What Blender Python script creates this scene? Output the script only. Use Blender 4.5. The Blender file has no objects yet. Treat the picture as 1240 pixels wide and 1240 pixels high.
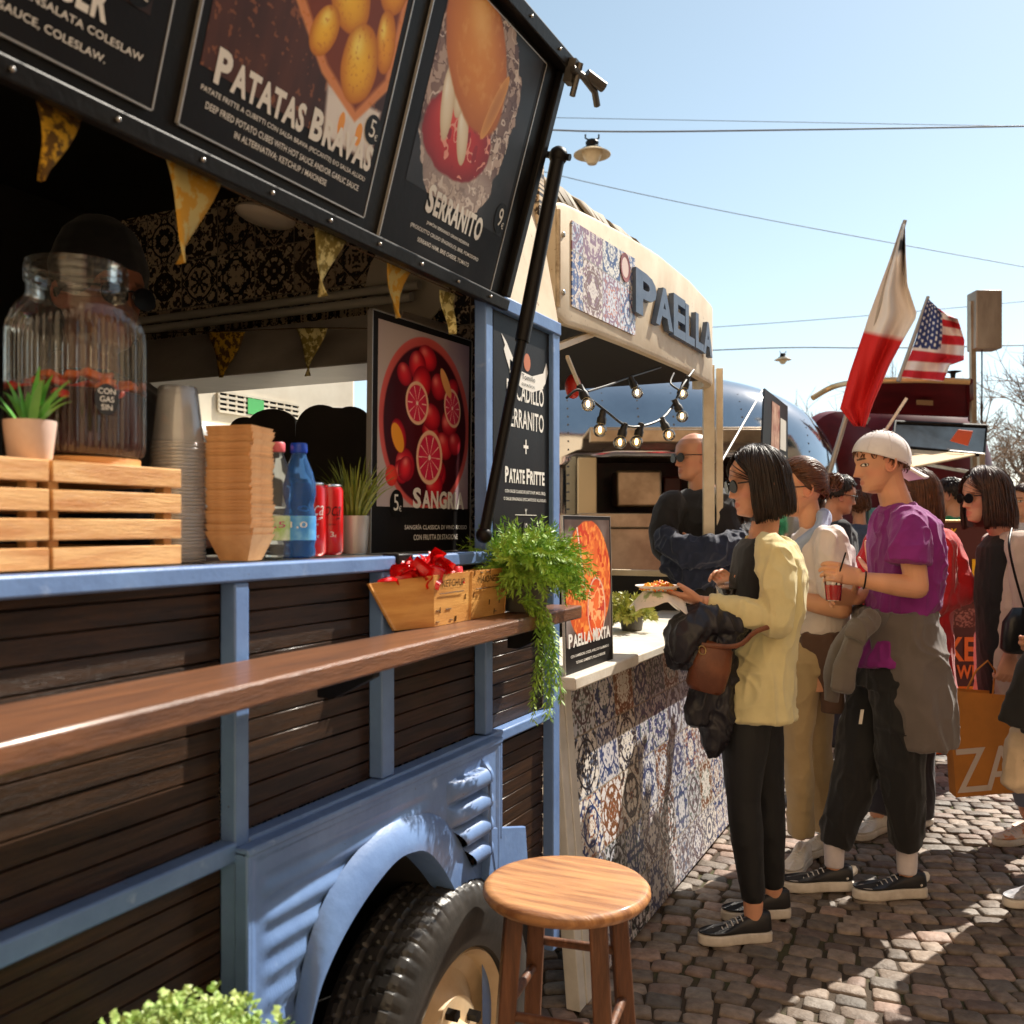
import bpy, math, random
import numpy as np
from mathutils import Vector, Matrix

random.seed(7)
RNG = np.random.default_rng(11)
SC = bpy.context.scene
COL = SC.collection
V = Vector
PI = math.pi

# ---------------------------------------------------------------- camera model
# world: +Y runs along the side of the truck (away from us), +X out from it, Z up
FPX, CXP, CYP, CAMH = 1150.0, 620.0, 638.0, 1.40
TH = math.atan(560.0 / 1150.0)
cT, sT = math.cos(TH), math.sin(TH)
RIGHT, FWD, UP = V((cT, sT, 0)), V((-sT, cT, 0)), V((0, 0, 1))
EYE = V((0, 0, CAMH))

def ray(px, py):
    x = (px - CXP) / FPX
    return V((x * cT - sT, x * sT + cT, (CYP - py) / FPX))
def PD(px, py, t): return EYE + ray(px, py) * t
def PX(px, py, X):
    r = ray(px, py); return EYE + r * (X / r.x)
def PYw(px, py, Y):
    r = ray(px, py); return EYE + r * (Y / r.y)
def PZ(px, py, Z):
    r = ray(px, py); return EYE + r * ((Z - CAMH) / r.z)
def YX(px, X): return PX(px, 600, X).y
def ZX(px, py, X): return PX(px, py, X).z
def depth_of(p): return (p - EYE).dot(FWD)

# ---------------------------------------------------------------- mesh builder
class MB:
    def __init__(s): s.v = []; s.f = []; s.m = []
    def add(s, vs, fs, mi=0):
        b = len(s.v); s.v += [tuple(p) for p in vs]
        s.f += [tuple(i + b for i in f) for f in fs]; s.m += [mi] * len(fs); return s
    def hexa(s, p, mi=0):   # 8 points: bottom loop 0-3, top loop 4-7
        return s.add(p, [(3, 2, 1, 0), (4, 5, 6, 7), (0, 1, 5, 4), (1, 2, 6, 5), (2, 3, 7, 6), (3, 0, 4, 7)], mi)
    def box(s, a, b, mi=0):
        x0, x1 = sorted((a[0], b[0])); y0, y1 = sorted((a[1], b[1])); z0, z1 = sorted((a[2], b[2]))
        return s.hexa([(x0, y0, z0), (x1, y0, z0), (x1, y1, z0), (x0, y1, z0), (x0, y0, z1), (x1, y0, z1), (x1, y1, z1), (x0, y1, z1)], mi)
    def obox(s, o, R, U, N, w, h, d, mi=0):   # centred at o, extents along unit vectors
        R, U, N = V(R) * w / 2, V(U) * h / 2, V(N) * d / 2; o = V(o)
        return s.hexa([o - R - U - N, o + R - U - N, o + R - U + N, o - R - U + N, o - R + U - N, o + R + U - N, o + R + U + N, o - R + U + N], mi)
    def prism(s, pts, d, mi=0):   # planar loop pts extruded along vector d
        n = len(pts); a = [V(p) for p in pts]; b = [p + V(d) for p in a]
        return s.add(a + b, [tuple(range(n - 1, -1, -1)), tuple(range(n, 2 * n))] + [(i, (i + 1) % n, n + (i + 1) % n, n + i) for i in range(n)], mi)
    def tube(s, pts, r, n=8, mi=0, cap=True, up=None, close=False):
        pts = [V(p) for p in pts]; k = len(pts)
        rs = list(r) if hasattr(r, '__len__') else [r] * k
        T = []
        for i in range(k):
            a = pts[max(i - 1, 0)] if not close else pts[i - 1]; b = pts[min(i + 1, k - 1)] if not close else pts[(i + 1) % k]
            d = b - a; T.append(d.normalized() if d.length > 1e-9 else V((0, 0, 1)))
        ref = V(up) if up is not None else (V((0, 0, 1)) if abs(T[0].z) < .9 else V((1, 0, 0)))
        N = (ref - T[0] * ref.dot(T[0])).normalized(); vs = []
        for i in range(k):
            N = N - T[i] * N.dot(T[i]); N = N.normalized() if N.length > 1e-6 else T[i].orthogonal().normalized()
            B = T[i].cross(N)
            ra, rb = rs[i] if hasattr(rs[i], '__len__') else (rs[i], rs[i])
            for j in range(n):
                a = 2 * PI * j / n; vs.append(pts[i] + N * (ra * math.cos(a)) + B * (rb * math.sin(a)))
        fs = []
        for i in range(k if close else k - 1):
            i2 = (i + 1) % k
            for j in range(n):
                j2 = (j + 1) % n; fs.append((i * n + j, i * n + j2, i2 * n + j2, i2 * n + j))
        if cap and not close:
            fs.append(tuple(range(n - 1, -1, -1))); fs.append(tuple((k - 1) * n + j for j in range(n)))
        return s.add(vs, fs, mi)
    def lathe(s, prof, o, n=32, mi=0, axis=None, cap=False, rfun=None):   # prof [(r,z)] bottom to top
        o = V(o); A = V(axis).normalized() if axis is not None else V((0, 0, 1))
        X = A.orthogonal().normalized() if axis is not None else V((1, 0, 0)); Y = A.cross(X); vs = []
        for (r, z) in prof:
            for j in range(n):
                a = 2 * PI * j / n; q = rfun(a, r, z) if rfun else r
                vs.append(o + A * z + X * (q * math.cos(a)) + Y * (q * math.sin(a)))
        k = len(prof); fs = [(i * n + j, i * n + (j + 1) % n, (i + 1) * n + (j + 1) % n, (i + 1) * n + j) for i in range(k - 1) for j in range(n)]
        if cap: fs += [tuple(range(n - 1, -1, -1)), tuple((k - 1) * n + j for j in range(n))]
        return s.add(vs, fs, mi)
    def ball(s, o, r, n=16, mi=0, ax=None):
        o = V(o); rx, ry, rz = r if hasattr(r, '__len__') else (r, r, r)
        A = ax or (V((1, 0, 0)), V((0, 1, 0)), V((0, 0, 1))); m = max(6, n // 2); vs = []
        for i in range(1, m):
            t = PI * i / m
            for j in range(n):
                a = 2 * PI * j / n
                vs.append(o + A[0] * (rx * math.sin(t) * math.cos(a)) + A[1] * (ry * math.sin(t) * math.sin(a)) - A[2] * (rz * math.cos(t)))
        b, e = len(vs), len(vs) + 1; vs += [o - A[2] * rz, o + A[2] * rz]
        fs = [(i * n + j, i * n + (j + 1) % n, (i + 1) * n + (j + 1) % n, (i + 1) * n + j) for i in range(m - 2) for j in range(n)]
        fs += [(b, (j + 1) % n, j) for j in range(n)] + [(e, (m - 2) * n + j, (m - 2) * n + (j + 1) % n) for j in range(n)]
        return s.add(vs, fs, mi)
    def sections(s, secs, n=28, p=2.3, mi=0):
        # secs: (centre, half-width vector, half-depth vector) superellipse loft with rounded caps
        secs = list(secs); rings = []
        def ring(c, A, B, k=1.0, off=V((0, 0, 0))):
            o = []
            for j in range(n):
                a = 2 * PI * j / n; ca, sa = math.cos(a), math.sin(a)
                o.append(V(c) + off + V(A) * (k * math.copysign(abs(ca) ** (2 / p), ca)) + V(B) * (k * math.copysign(abs(sa) ** (2 / p), sa)))
            return o
        for q in secs: rings.append(ring(*q))
        vs = [v for r_ in rings for v in r_]; k = len(rings)
        fs = [(i * n + j, i * n + (j + 1) % n, (i + 1) * n + (j + 1) % n, (i + 1) * n + j) for i in range(k - 1) for j in range(n)]
        fs += [tuple(range(n - 1, -1, -1)), tuple((k - 1) * n + j for j in range(n))]
        return s.add(vs, fs, mi)
    def mesh(s, name, off=V((0, 0, 0)), smooth=True, angle=38):
        me = bpy.data.meshes.new(name)
        vs = np.array(s.v, dtype=float) - np.array(off)
        me.from_pydata(vs.tolist(), [], s.f)
        if any(s.m): me.polygons.foreach_set('material_index', s.m)
        finish_mesh(me, smooth, angle); return me

def finish_mesh(me, smooth=True, angle=38):
    me.polygons.foreach_set('use_smooth', [smooth] * len(me.polygons))
    if smooth and angle is not None: me.set_sharp_from_angle(angle=math.radians(angle))
    me.update()

WP = {}
def wpos(o): return WP.get(o.name, V((0, 0, 0))) if o else V((0, 0, 0))
def tag(o, label=None, cat=None, group=None, kind=None):
    if label: o['label'] = label
    if cat: o['category'] = cat
    if group: o['group'] = group
    if kind: o['kind'] = kind
    return o
def thing(name, label, cat, loc, group=None, kind=None):
    o = bpy.data.objects.new(name, None); COL.objects.link(o); o.location = V(loc); o.empty_display_size = .05
    WP[o.name] = V(loc); return tag(o, label, cat, group, kind)
def put(name, mesh, mats, parent=None, loc=None):
    o = bpy.data.objects.new(name, mesh); COL.objects.link(o)
    for m in (mats if isinstance(mats, (list, tuple)) else [mats]): mesh.materials.append(m)
    if parent: o.parent = parent; WP[o.name] = wpos(parent)
    elif loc is not None: o.location = loc; WP[o.name] = V(loc)
    return o
def obj(name, mb, mats, parent=None, bevel=0, loc=None, smooth=True, angle=38, seg=2):
    off = wpos(parent) if parent else (V(loc) if loc is not None else V((0, 0, 0)))
    o = put(name, mb.mesh(name, off, smooth, angle), mats, parent, loc)
    if bevel:
        b = o.modifiers.new('bevel', 'BEVEL'); b.width = bevel; b.segments = seg; b.limit_method = 'ANGLE'; b.angle_limit = math.radians(40)
        b.harden_normals = False
    return o
def copy_tree(o, loc=None, label=None, parent=None, rotz=None):
    c_ = o.copy(); COL.objects.link(c_)
    if parent: c_.parent = parent
    if loc is not None: c_.location = V(loc); WP[c_.name] = V(loc)
    if rotz is not None: c_.rotation_euler = (o.rotation_euler[0], o.rotation_euler[1], rotz)
    if label: c_['label'] = label
    for ch in [k for k in bpy.data.objects if k.parent == o]: copy_tree(ch, parent=c_)
    return c_

# ---------------------------------------------------------------- materials
MATS = {}
def L(r, g, b):   # sRGB 0-255 -> linear
    f = lambda u: (u / 255 / 12.92) if u / 255 <= .04045 else ((u / 255 + .055) / 1.055) ** 2.4
    return (f(r), f(g), f(b))
def nod(nt, typ, **kw):
    n = nt.nodes.new(typ)
    for k, v in kw.items():
        if k.startswith('_'): setattr(n, k[1:], v)
        else: n.inputs[k.replace('__', ' ')].default_value = v
    return n
def M(name, col, rough=.5, metal=0, col2=None, vscale=8, vmix=(.35, .65), stretch=(1, 1, 1), bump=0, bscale=60, bstretch=None, spec=.5,
      coat=0, trans=0, ior=1.45, sss=0, attr=None, emis=None, estr=1, wave=None, detail=6, rvar=0, alpha=1, sheen=0, thin=False):
    if name in MATS: return MATS[name]
    m = bpy.data.materials.new(name); m.use_nodes = True; nt = m.node_tree; nt.nodes.clear()
    out = nt.nodes.new('ShaderNodeOutputMaterial'); b = nt.nodes.new('ShaderNodeBsdfPrincipled')
    nt.links.new(b.outputs[0], out.inputs[0])
    I = b.inputs; I['Base Color'].default_value = (*col, 1); I['Roughness'].default_value = rough; I['Metallic'].default_value = metal
    I['Specular IOR Level'].default_value = spec; I['Coat Weight'].default_value = coat; I['Coat Roughness'].default_value = .15
    I['Transmission Weight'].default_value = trans; I['IOR'].default_value = ior; I['Alpha'].default_value = alpha
    if sss: I['Subsurface Weight'].default_value = sss; I['Subsurface Radius'].default_value = (.012, .004, .002); I['Subsurface Scale'].default_value = 1
    if sheen: I['Sheen Weight'].default_value = sheen
    if emis: I['Emission Color'].default_value = (*emis, 1); I['Emission Strength'].default_value = estr
    tc = nt.nodes.new('ShaderNodeTexCoord')
    src = None
    if attr:
        a = nod(nt, 'ShaderNodeAttribute', _attribute_name=attr); src = a.outputs['Color']
    if col2:
        mp = nod(nt, 'ShaderNodeMapping', Scale=stretch); nt.links.new(tc.outputs['Object'], mp.inputs[0])
        nz = nod(nt, 'ShaderNodeTexNoise', Scale=vscale, Detail=detail, Roughness=.6); nt.links.new(mp.outputs[0], nz.inputs['Vector'])
        rp = nt.nodes.new('ShaderNodeMapRange'); rp.inputs[1].default_value, rp.inputs[2].default_value = vmix
        nt.links.new(nz.outputs['Fac'], rp.inputs[0])
        mx = nod(nt, 'ShaderNodeMix', _data_type='RGBA'); nt.links.new(rp.outputs[0], mx.inputs[0])
        if attr:
            mx.blend_type = 'MULTIPLY'; nt.links.new(src, mx.inputs[6]); mx.inputs[7].default_value = (*col2, 1)
        else:
            mx.inputs[6].default_value = (*col, 1); mx.inputs[7].default_value = (*col2, 1)
        src = mx.outputs[2]
        if rvar:
            r2 = nt.nodes.new('ShaderNodeMapRange'); r2.inputs[3].default_value = max(.02, rough - rvar); r2.inputs[4].default_value = min(1, rough + rvar)
            nt.links.new(nz.outputs['Fac'], r2.inputs[0]); nt.links.new(r2.outputs[0], I['Roughness'])
    if src: nt.links.new(src, I['Base Color'])
    if bump:
        mp = nod(nt, 'ShaderNodeMapping', Scale=bstretch or stretch); nt.links.new(tc.outputs['Object'], mp.inputs[0])
        nz = nod(nt, 'ShaderNodeTexNoise', Scale=bscale, Detail=5, Roughness=.6); nt.links.new(mp.outputs[0], nz.inputs['Vector'])
        bp = nod(nt, 'ShaderNodeBump', Strength=min(1, bump), Distance=.004 if bump <= 1 else .004 * bump); nt.links.new(nz.outputs['Fac'], bp.inputs['Height'])
        nt.links.new(bp.outputs[0], I['Normal'])
    MATS[name] = m; return m

def chips(m, col, scale=30, lo=.66, hi=.70, stretch=(1, 1, 1)):
    nt = m.node_tree; b = next(n for n in nt.nodes if n.type == 'BSDF_PRINCIPLED'); inp = b.inputs['Base Color']; src = inp.links[0].from_socket if inp.links else None
    tc = nt.nodes.new('ShaderNodeTexCoord'); mp = nod(nt, 'ShaderNodeMapping', Scale=stretch); nt.links.new(tc.outputs['Object'], mp.inputs[0]); nz = nod(nt, 'ShaderNodeTexNoise', Scale=scale, Detail=4, Roughness=.7); nt.links.new(mp.outputs[0], nz.inputs['Vector'])
    r = nt.nodes.new('ShaderNodeMapRange'); r.inputs[1].default_value, r.inputs[2].default_value = lo, hi; nt.links.new(nz.outputs['Fac'], r.inputs[0]); mx = nod(nt, 'ShaderNodeMix', _data_type='RGBA'); nt.links.new(r.outputs[0], mx.inputs[0])
    if src: nt.links.new(src, mx.inputs[6])
    else: mx.inputs[6].default_value = inp.default_value
    mx.inputs[7].default_value = (*col, 1); nt.links.new(mx.outputs[2], inp); return m

def glass(name, col=(1, 1, 1), rough=.03, ior=1.45, alpha=.15, gl=1.0):
    # clear thin glass/plastic: mostly transparent with a fresnel gloss, light passes through it
    if name in MATS: return MATS[name]
    m = bpy.data.materials.new(name); m.use_nodes = True; nt = m.node_tree; nt.nodes.clear()
    out = nt.nodes.new('ShaderNodeOutputMaterial'); g = nod(nt, 'ShaderNodeBsdfGlossy', Roughness=rough, Color=(1, 1, 1, 1))
    t = nod(nt, 'ShaderNodeBsdfTransparent', Color=(*col, 1)); d = nod(nt, 'ShaderNodeBsdfDiffuse', Color=(.8, .8, .8, 1))
    lw = nod(nt, 'ShaderNodeFresnel', IOR=ior); mx = nt.nodes.new('ShaderNodeMixShader'); m2 = nt.nodes.new('ShaderNodeMixShader'); m2.inputs[0].default_value = alpha * .3
    ma = nod(nt, 'ShaderNodeMath', _operation='MULTIPLY_ADD'); ma.inputs[1].default_value = gl; ma.inputs[2].default_value = .03
    nt.links.new(lw.outputs[0], ma.inputs[0]); nt.links.new(ma.outputs[0], mx.inputs[0])
    nt.links.new(t.outputs[0], m2.inputs[1]); nt.links.new(d.outputs[0], m2.inputs[2])
    nt.links.new(m2.outputs[0], mx.inputs[1]); nt.links.new(g.outputs[0], mx.inputs[2]); nt.links.new(mx.outputs[0], out.inputs[0])
    MATS[name] = m; return m

# ---------------------------------------------------------------- numpy noise
def _hash(ix, iy, iz, seed):
    h = (ix * 374761393 + iy * 668265263 + iz * 2147483647 + seed * 974634777) & 0xffffffff
    h = ((h ^ (h >> 13)) * 1274126177) & 0xffffffff; h = h ^ (h >> 16)
    return (h & 0xffff) / 65535.0
def vnoise(p, seed=0):
    p = np.asarray(p, dtype=float); i = np.floor(p).astype(np.int64); f = p - i; f = f * f * (3 - 2 * f); r = 0
    for dx in (0, 1):
        for dy in (0, 1):
            for dz in (0, 1):
                w = (f[..., 0] if dx else 1 - f[..., 0]) * (f[..., 1] if dy else 1 - f[..., 1]) * (f[..., 2] if dz else 1 - f[..., 2])
                r = r + w * _hash(i[..., 0] + dx, i[..., 1] + dy, i[..., 2] + dz, seed)
    return r
def fbm(p, oct=4, seed=0):
    r, a, s_ = 0, .5, 1.0
    for k in range(oct): r = r + a * vnoise(np.asarray(p) * s_, seed + k); a *= .5; s_ *= 2
    return r / (1 - .5 ** oct)

# ---------------------------------------------------------------- lettering
TXC = {}
def text_geo(body):
    if body in TXC: return TXC[body]
    cu = bpy.data.curves.new('t', 'FONT'); cu.body = body; cu.size = 1; cu.resolution_u = 3; cu.offset = TXO[0]; cu.space_line = TXO[1]; cu.space_character = 1 + max(0, TXO[0]) * 2.6; cu.align_x = 'CENTER'
    ob = bpy.data.objects.new('t', cu); COL.objects.link(ob); bpy.context.view_layer.update()
    me = bpy.data.meshes.new_from_object(ob.evaluated_get(bpy.context.evaluated_depsgraph_get()))
    vs = [tuple(v.co) for v in me.vertices]; fs = [tuple(p.vertices) for p in me.polygons]
    bpy.data.objects.remove(ob); bpy.data.curves.remove(cu); bpy.data.meshes.remove(me)
    TXC[body] = (vs, fs); return vs, fs
TXO = [0.0, 1.0]
def text(mb, body, o, R, U, w, h, mi=0, depth=0, wrap=None, shear=0, bold=0.0):
    """lettering that fills a w x h box whose lower left corner is o, along R and U"""
    TXO[0] = bold; TXC.pop(body, None); vs, fs = text_geo(body); TXO[0] = 0; TXC.pop(body, None)
    xs = [v[0] for v in vs]; ys = [v[1] for v in vs]; x0, x1, y0, y1 = min(xs), max(xs), min(ys), max(ys)
    R, U, o = V(R).normalized(), V(U).normalized(), V(o); N = R.cross(U); out = []
    for v in vs:
        a = (v[0] - x0) / (x1 - x0) * w; b = (v[1] - y0) / (y1 - y0) * h; a += shear * b
        out.append(wrap(a, b) if wrap else o + R * a + U * b)
    if depth:
        n = len(out); b_ = [p + N * depth for p in out]; fs2 = [tuple(reversed(f)) for f in fs] + [tuple(i + n for i in f) for f in fs]
        from collections import Counter
        ec = {}
        for f in fs:
            for i in range(len(f)):
                e = (f[i], f[(i + 1) % len(f)]); k = (min(e), max(e)); ec.setdefault(k, []).append(e)
        for k, l in ec.items():
            if len(l) == 1: a, b = l[0]; fs2.append((a, b, b + n, a + n))
        mb.add(out + b_, fs2, mi)
    else: mb.add(out, fs, mi)
    return mb

# ---------------------------------------------------------------- printed pictures (flat posters): colour grid computed here
class Pic:
    def __init__(s, w, h, nx, ny, bg=(20, 18, 18)):
        s.w, s.h, s.nx, s.ny = w, h, nx, ny
        s.x, s.y = np.meshgrid(np.linspace(0, 1, nx), np.linspace(0, 1, ny)); s.c = np.zeros((ny, nx, 3)); s.c[:] = bg
        s.a = w / h
    def noise(s, sc, seed=0, o=4, sy=None): return fbm(np.stack([s.x * sc * s.a, s.y * (sy or sc), 0 * s.x], -1), o, seed)
    def mix(s, m, col): m = np.clip(m, 0, 1)[..., None]; s.c = s.c * (1 - m) + np.asarray(col, float) * m
    def ell(s, cx, cy, rx, ry, ang=0, col=(255, 0, 0), edge=None, hi=None, soft=.06, wob=0, seed=0, lx=-.35, ly=.35):
        dx, dy = (s.x - cx) * s.a, s.y - cy; ca, sa = math.cos(ang), math.sin(ang)
        u, v = (dx * ca + dy * sa) / rx, (-dx * sa + dy * ca) / ry; r = np.sqrt(u * u + v * v)
        if wob: r = r + wob * (s.noise(6, seed) - .5) * 2
        m = np.clip((1 - r) / soft, 0, 1); e = np.clip(r, 0, 1)[..., None] ** 2.2
        cc = np.asarray(col, float) * (1 - e) + np.asarray(edge if edge else col, float) * e
        if hi: g = np.exp(-(((u - lx) ** 2 + (v - ly) ** 2) / .12))[..., None]; cc = cc * (1 - g) + np.asarray(hi, float) * g
        s.c = s.c * (1 - m[..., None]) + cc * m[..., None]; return r
    def poly(s, pts, col, soft=.006):   # convex polygon, counter-clockwise, in 0..1 units
        m = np.ones_like(s.x)
        for (x0, y0), (x1, y1) in zip(pts, pts[1:] + pts[:1]):
            nx, ny = -(y1 - y0), (x1 - x0); l = math.hypot(nx, ny); d = ((s.x - x0) * nx + (s.y - y0) * ny) / l; m = np.minimum(m, np.clip(d / soft, 0, 1))
        s.mix(m, col); return m
    def build(s, name, o, R, U, mat, parent):
        o, R, U = np.array(o), np.array(V(R).normalized()), np.array(V(U).normalized())
        P = o + (s.x * s.w)[..., None] * R + (s.y * s.h)[..., None] * U - np.array(wpos(parent))
        me = bpy.data.meshes.new(name); n = s.nx * s.ny; idx = np.arange(n).reshape(s.ny, s.nx)
        q = np.stack([idx[:-1, :-1], idx[:-1, 1:], idx[1:, 1:], idx[1:, :-1]], -1).reshape(-1, 4)
        me.vertices.add(n); me.vertices.foreach_set('co', P.reshape(-1)); me.loops.add(q.size); me.loops.foreach_set('vertex_index', q.reshape(-1).astype(np.int32))
        me.polygons.add(len(q)); me.polygons.foreach_set('loop_start', np.arange(0, q.size, 4, dtype=np.int32)); me.update(calc_edges=True)
        set_col(me, 255 * np.clip(s.c.reshape(-1, 3) / 255, 0, 1) ** .86); me.validate(); return put(name, me, mat, parent)
def set_col(me, c255, name='col'):
    u = np.clip(np.asarray(c255) / 255, 0, 1); lin = np.where(u <= .04045, u / 12.92, ((u + .055) / 1.055) ** 2.4)
    a = me.color_attributes.new(name, 'FLOAT_COLOR', 'POINT'); a.data.foreach_set('color', np.concatenate([lin, np.ones((len(lin), 1))], 1).astype(np.float32).reshape(-1))
# ================================================================ world, sun, camera
SUN = V((.25, .63, .74)).normalized()
EL = math.asin(SUN.z)
w = bpy.data.worlds.new('World'); SC.world = w; w.use_nodes = True; nt = w.node_tree; nt.nodes.clear()
sky = nod(nt, 'ShaderNodeTexSky', _sky_type='NISHITA'); sky.sun_disc = False; sky.sun_elevation = EL; sky.sun_rotation = math.atan2(SUN.x, SUN.y)
sky.altitude = 50; sky.air_density = 1.0; sky.dust_density = .45; sky.ozone_density = .7
bg = nod(nt, 'ShaderNodeBackground', Strength=.086); ow = nt.nodes.new('ShaderNodeOutputWorld'); hs = nod(nt, 'ShaderNodeHueSaturation', Saturation=.76, Value=1.0, Hue=.478); nt.links.new(sky.outputs[0], hs.inputs['Color']); nt.links.new(hs.outputs[0], bg.inputs[0]); nt.links.new(bg.outputs[0], ow.inputs[0])
ld = bpy.data.lights.new('sun', 'SUN'); ld.energy = 4.8; ld.angle = math.radians(.5); ld.color = (1, .92, .80)
lo = bpy.data.objects.new('sun', ld); COL.objects.link(lo); lo.rotation_euler = SUN.to_track_quat('Z', 'Y').to_euler(); lo.location = (3, 6, 9)
cd = bpy.data.cameras.new('camera'); cam = bpy.data.objects.new('camera', cd); COL.objects.link(cam); SC.camera = cam
cam.location = EYE; cam.rotation_euler = (PI / 2, 0, TH); cd.sensor_width = 36; cd.lens = 36 * FPX / 1240; cd.shift_y = (CYP - 620) / 1240; cd.clip_end = 600; cd.clip_start = .05
cd.dof.use_dof = True; cd.dof.focus_distance = 3.0; cd.dof.aperture_fstop = 5.6
SC.view_settings.view_transform = 'Standard'; SC.view_settings.look = 'None'; SC.view_settings.exposure = .90; SC.view_settings.gamma = 1
SC.cycles.use_denoising = True; SC.cycles.max_bounces = 8; SC.cycles.transparent_max_bounces = 24; SC.cycles.sample_clamp_indirect = 6

# ================================================================ ground
DIRT = M('dark_joint_sand', L(66, 55, 44), rough=.95, col2=L(70, 74, 40), vscale=3, vmix=(.5, .7), bump=1, bscale=120)
obj('ground', MB().add([(-150, -60, -.022), (150, -60, -.022), (150, 250, -.022), (-150, 250, -.022)], [(0, 1, 2, 3)]), M('far_paving', L(120, 104, 90), rough=.85, col2=L(80, 70, 60), vscale=9, bump=1, bscale=9), None).__setitem__('kind', 'structure')
def setts():
    mb_v, mb_f, cols = [], [], []; nb = 0
    # rows run across the view in shallow arcs; built in a frame turned with the street
    a0 = TH * .85; U_ = np.array([math.cos(a0), math.sin(a0)]); W_ = np.array([-math.sin(a0), math.cos(a0)])
    row = 0; wv = .9
    rowh = .079
    while wv < 15:
        far = wv > 9; rh = rowh * (1.0 + .10 * random.uniform(-1, 1)); uu = -4.2 - random.random() * .1
        while uu < 12.5:
            wd = random.uniform(.082, .125) * (1 if random.random() > .12 else .75)
            p = U_ * (uu + wd / 2) + W_ * (wv + .16 * math.sin((uu + wd / 2 + 1) * 1.55) + .05 * math.sin(uu * 4 + 1))
            ok = p[0] > -1.75 and p[1] > .3 and (p[0] > -1.6 or p[1] > 4) and abs((p[0] * cT + p[1] * sT)) < (-p[0] * sT + p[1] * cT) * .62 + 2.4
            if ok:
                sl = math.atan(.16 * 1.55 * math.cos((uu + wd / 2 + 1) * 1.55) + .2 * math.cos(uu * 4 + 1)) + random.uniform(-.05, .05)
                ca, sa = math.cos(sl), math.sin(sl); hx, hy = wd / 2 - .004, rh / 2 - .004; q = [random.uniform(-.006, .006) for _ in range(8)]
                cor = [(-hx + q[0], -hy + q[1]), (hx + q[2], -hy + q[3]), (hx + q[4], hy + q[5]), (-hx + q[6], hy + q[7])]
                tz = random.uniform(-.006, .004); tx, ty = random.uniform(-.05, .05), random.uniform(-.05, .05); r = random.uniform(.006, .011)
                vs = []
                def put_(x, y, z):
                    X, Y = x * ca - y * sa, x * sa + y * ca; P = p + U_ * X + W_ * Y; vs.append((P[0], P[1], z + tz + tx * x + ty * y))
                oct_ = []
                for k in range(4):
                    c0, cp, cn = cor[k], cor[k - 1], cor[(k + 1) % 4]
                    for t_ in (cp, cn):
                        dx, dy = t_[0] - c0[0], t_[1] - c0[1]; l = math.hypot(dx, dy); oct_.append((c0[0] + dx / l * r, c0[1] + dy / l * r))
                for (x, y) in oct_: put_(x, y, -.028)
                for (x, y) in oct_: put_(x, y, -.008)
                for (x, y) in oct_: put_(x * .965, y * .955, -.001)
                for (x, y) in oct_: put_(x * .86, y * .84, .0022)
                put_(0, 0, .0028)
                mb_v += vs
                for lv in range(3):
                    for k in range(8): mb_f.append((nb + lv * 8 + k, nb + lv * 8 + (k + 1) % 8, nb + lv * 8 + 8 + (k + 1) % 8, nb + lv * 8 + 8 + k))
                for k in range(8): mb_f.append((nb + 24 + k, nb + 24 + (k + 1) % 8, nb + 32))
                g = random.uniform(.72, 1.15); h = random.random(); cc = (140, 125, 112) if h < .6 else ((146, 124, 112) if h < .85 else (130, 122, 114))
                cols += [tuple(min(255, k * g) for k in cc)] * 33; nb += 33
            uu += wd
        wv += rh; row += 1
    me = bpy.data.meshes.new('cobblestones'); me.from_pydata(mb_v, [], mb_f); set_col(me, cols); finish_mesh(me, True, None)
    o = put('cobblestone_paving', me, M('sett_stone', (1, 1, 1), rough=.62, attr='col', col2=(.62, .6, .58), vscale=30, bump=1, bscale=70, rvar=.15)); tag(o, kind='structure')
    o = obj('paving_bed', MB().add([(-4, -2, -.0085), (16, -2, -.0085), (16, 18, -.0085), (-9, 18, -.0085)], [(0, 1, 2, 3)]), DIRT); tag(o, kind='structure')
setts()
# ================================================================ materials
BLUE = M('blue_paint', L(110, 141, 190), rough=.42, col2=L(90, 119, 168), vscale=6, bump=.25, bscale=45, spec=.5, rvar=.1)
BLACKM = M('black_paint', (.006, .005, .005), spec=.22, rough=.45, col2=(.010, .009, .008), vscale=10, bump=.15, bscale=80)
STEEL = M('brushed_steel', (.55, .54, .52), rough=.32, metal=1, col2=(.4, .39, .37), vscale=5, stretch=(1, 12, 12), bump=.1, bscale=60)
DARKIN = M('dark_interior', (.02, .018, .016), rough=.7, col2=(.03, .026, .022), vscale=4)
PLANK = M('varnished_dark_wood', L(68, 45, 27), rough=.36, spec=.32, col2=L(36, 23, 14), vscale=5, stretch=(1, 1.2, 26), bump=.5, bscale=20, bstretch=(3, 2, 60), coat=.12, rvar=.12, detail=8)
SHELFW = M('varnished_shelf_wood', L(128, 84, 55), rough=.36, col2=L(88, 56, 38), vscale=4, stretch=(14, 1, 14), bump=.5, bscale=14, bstretch=(30, 1.5, 30), coat=.25, rvar=.1, detail=8)
CRATEW = M('pine_crate_wood', L(226, 178, 116), rough=.55, col2=L(190, 128, 68), vscale=5, stretch=(1, 1.5, 14), bump=.5, bscale=16, bstretch=(2, 2, 40), detail=8)
CREAM = M('cream_paint', L(222, 206, 180), rough=.5, col2=L(200, 180, 150), vscale=5, bump=.15, bscale=30)
WHITEP = M('white_paint', L(225, 222, 214), rough=.45, col2=L(200, 196, 186), vscale=7, bump=.1, bscale=40)
BOARD = M('black_printed_board', (.008, .0065, .0065), spec=.18, rough=.5, col2=(.013, .011, .011), vscale=7, bump=.08, bscale=100)
EDGE = M('aluminium_board_edge', (.5, .48, .46), rough=.4, metal=.6)
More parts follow.
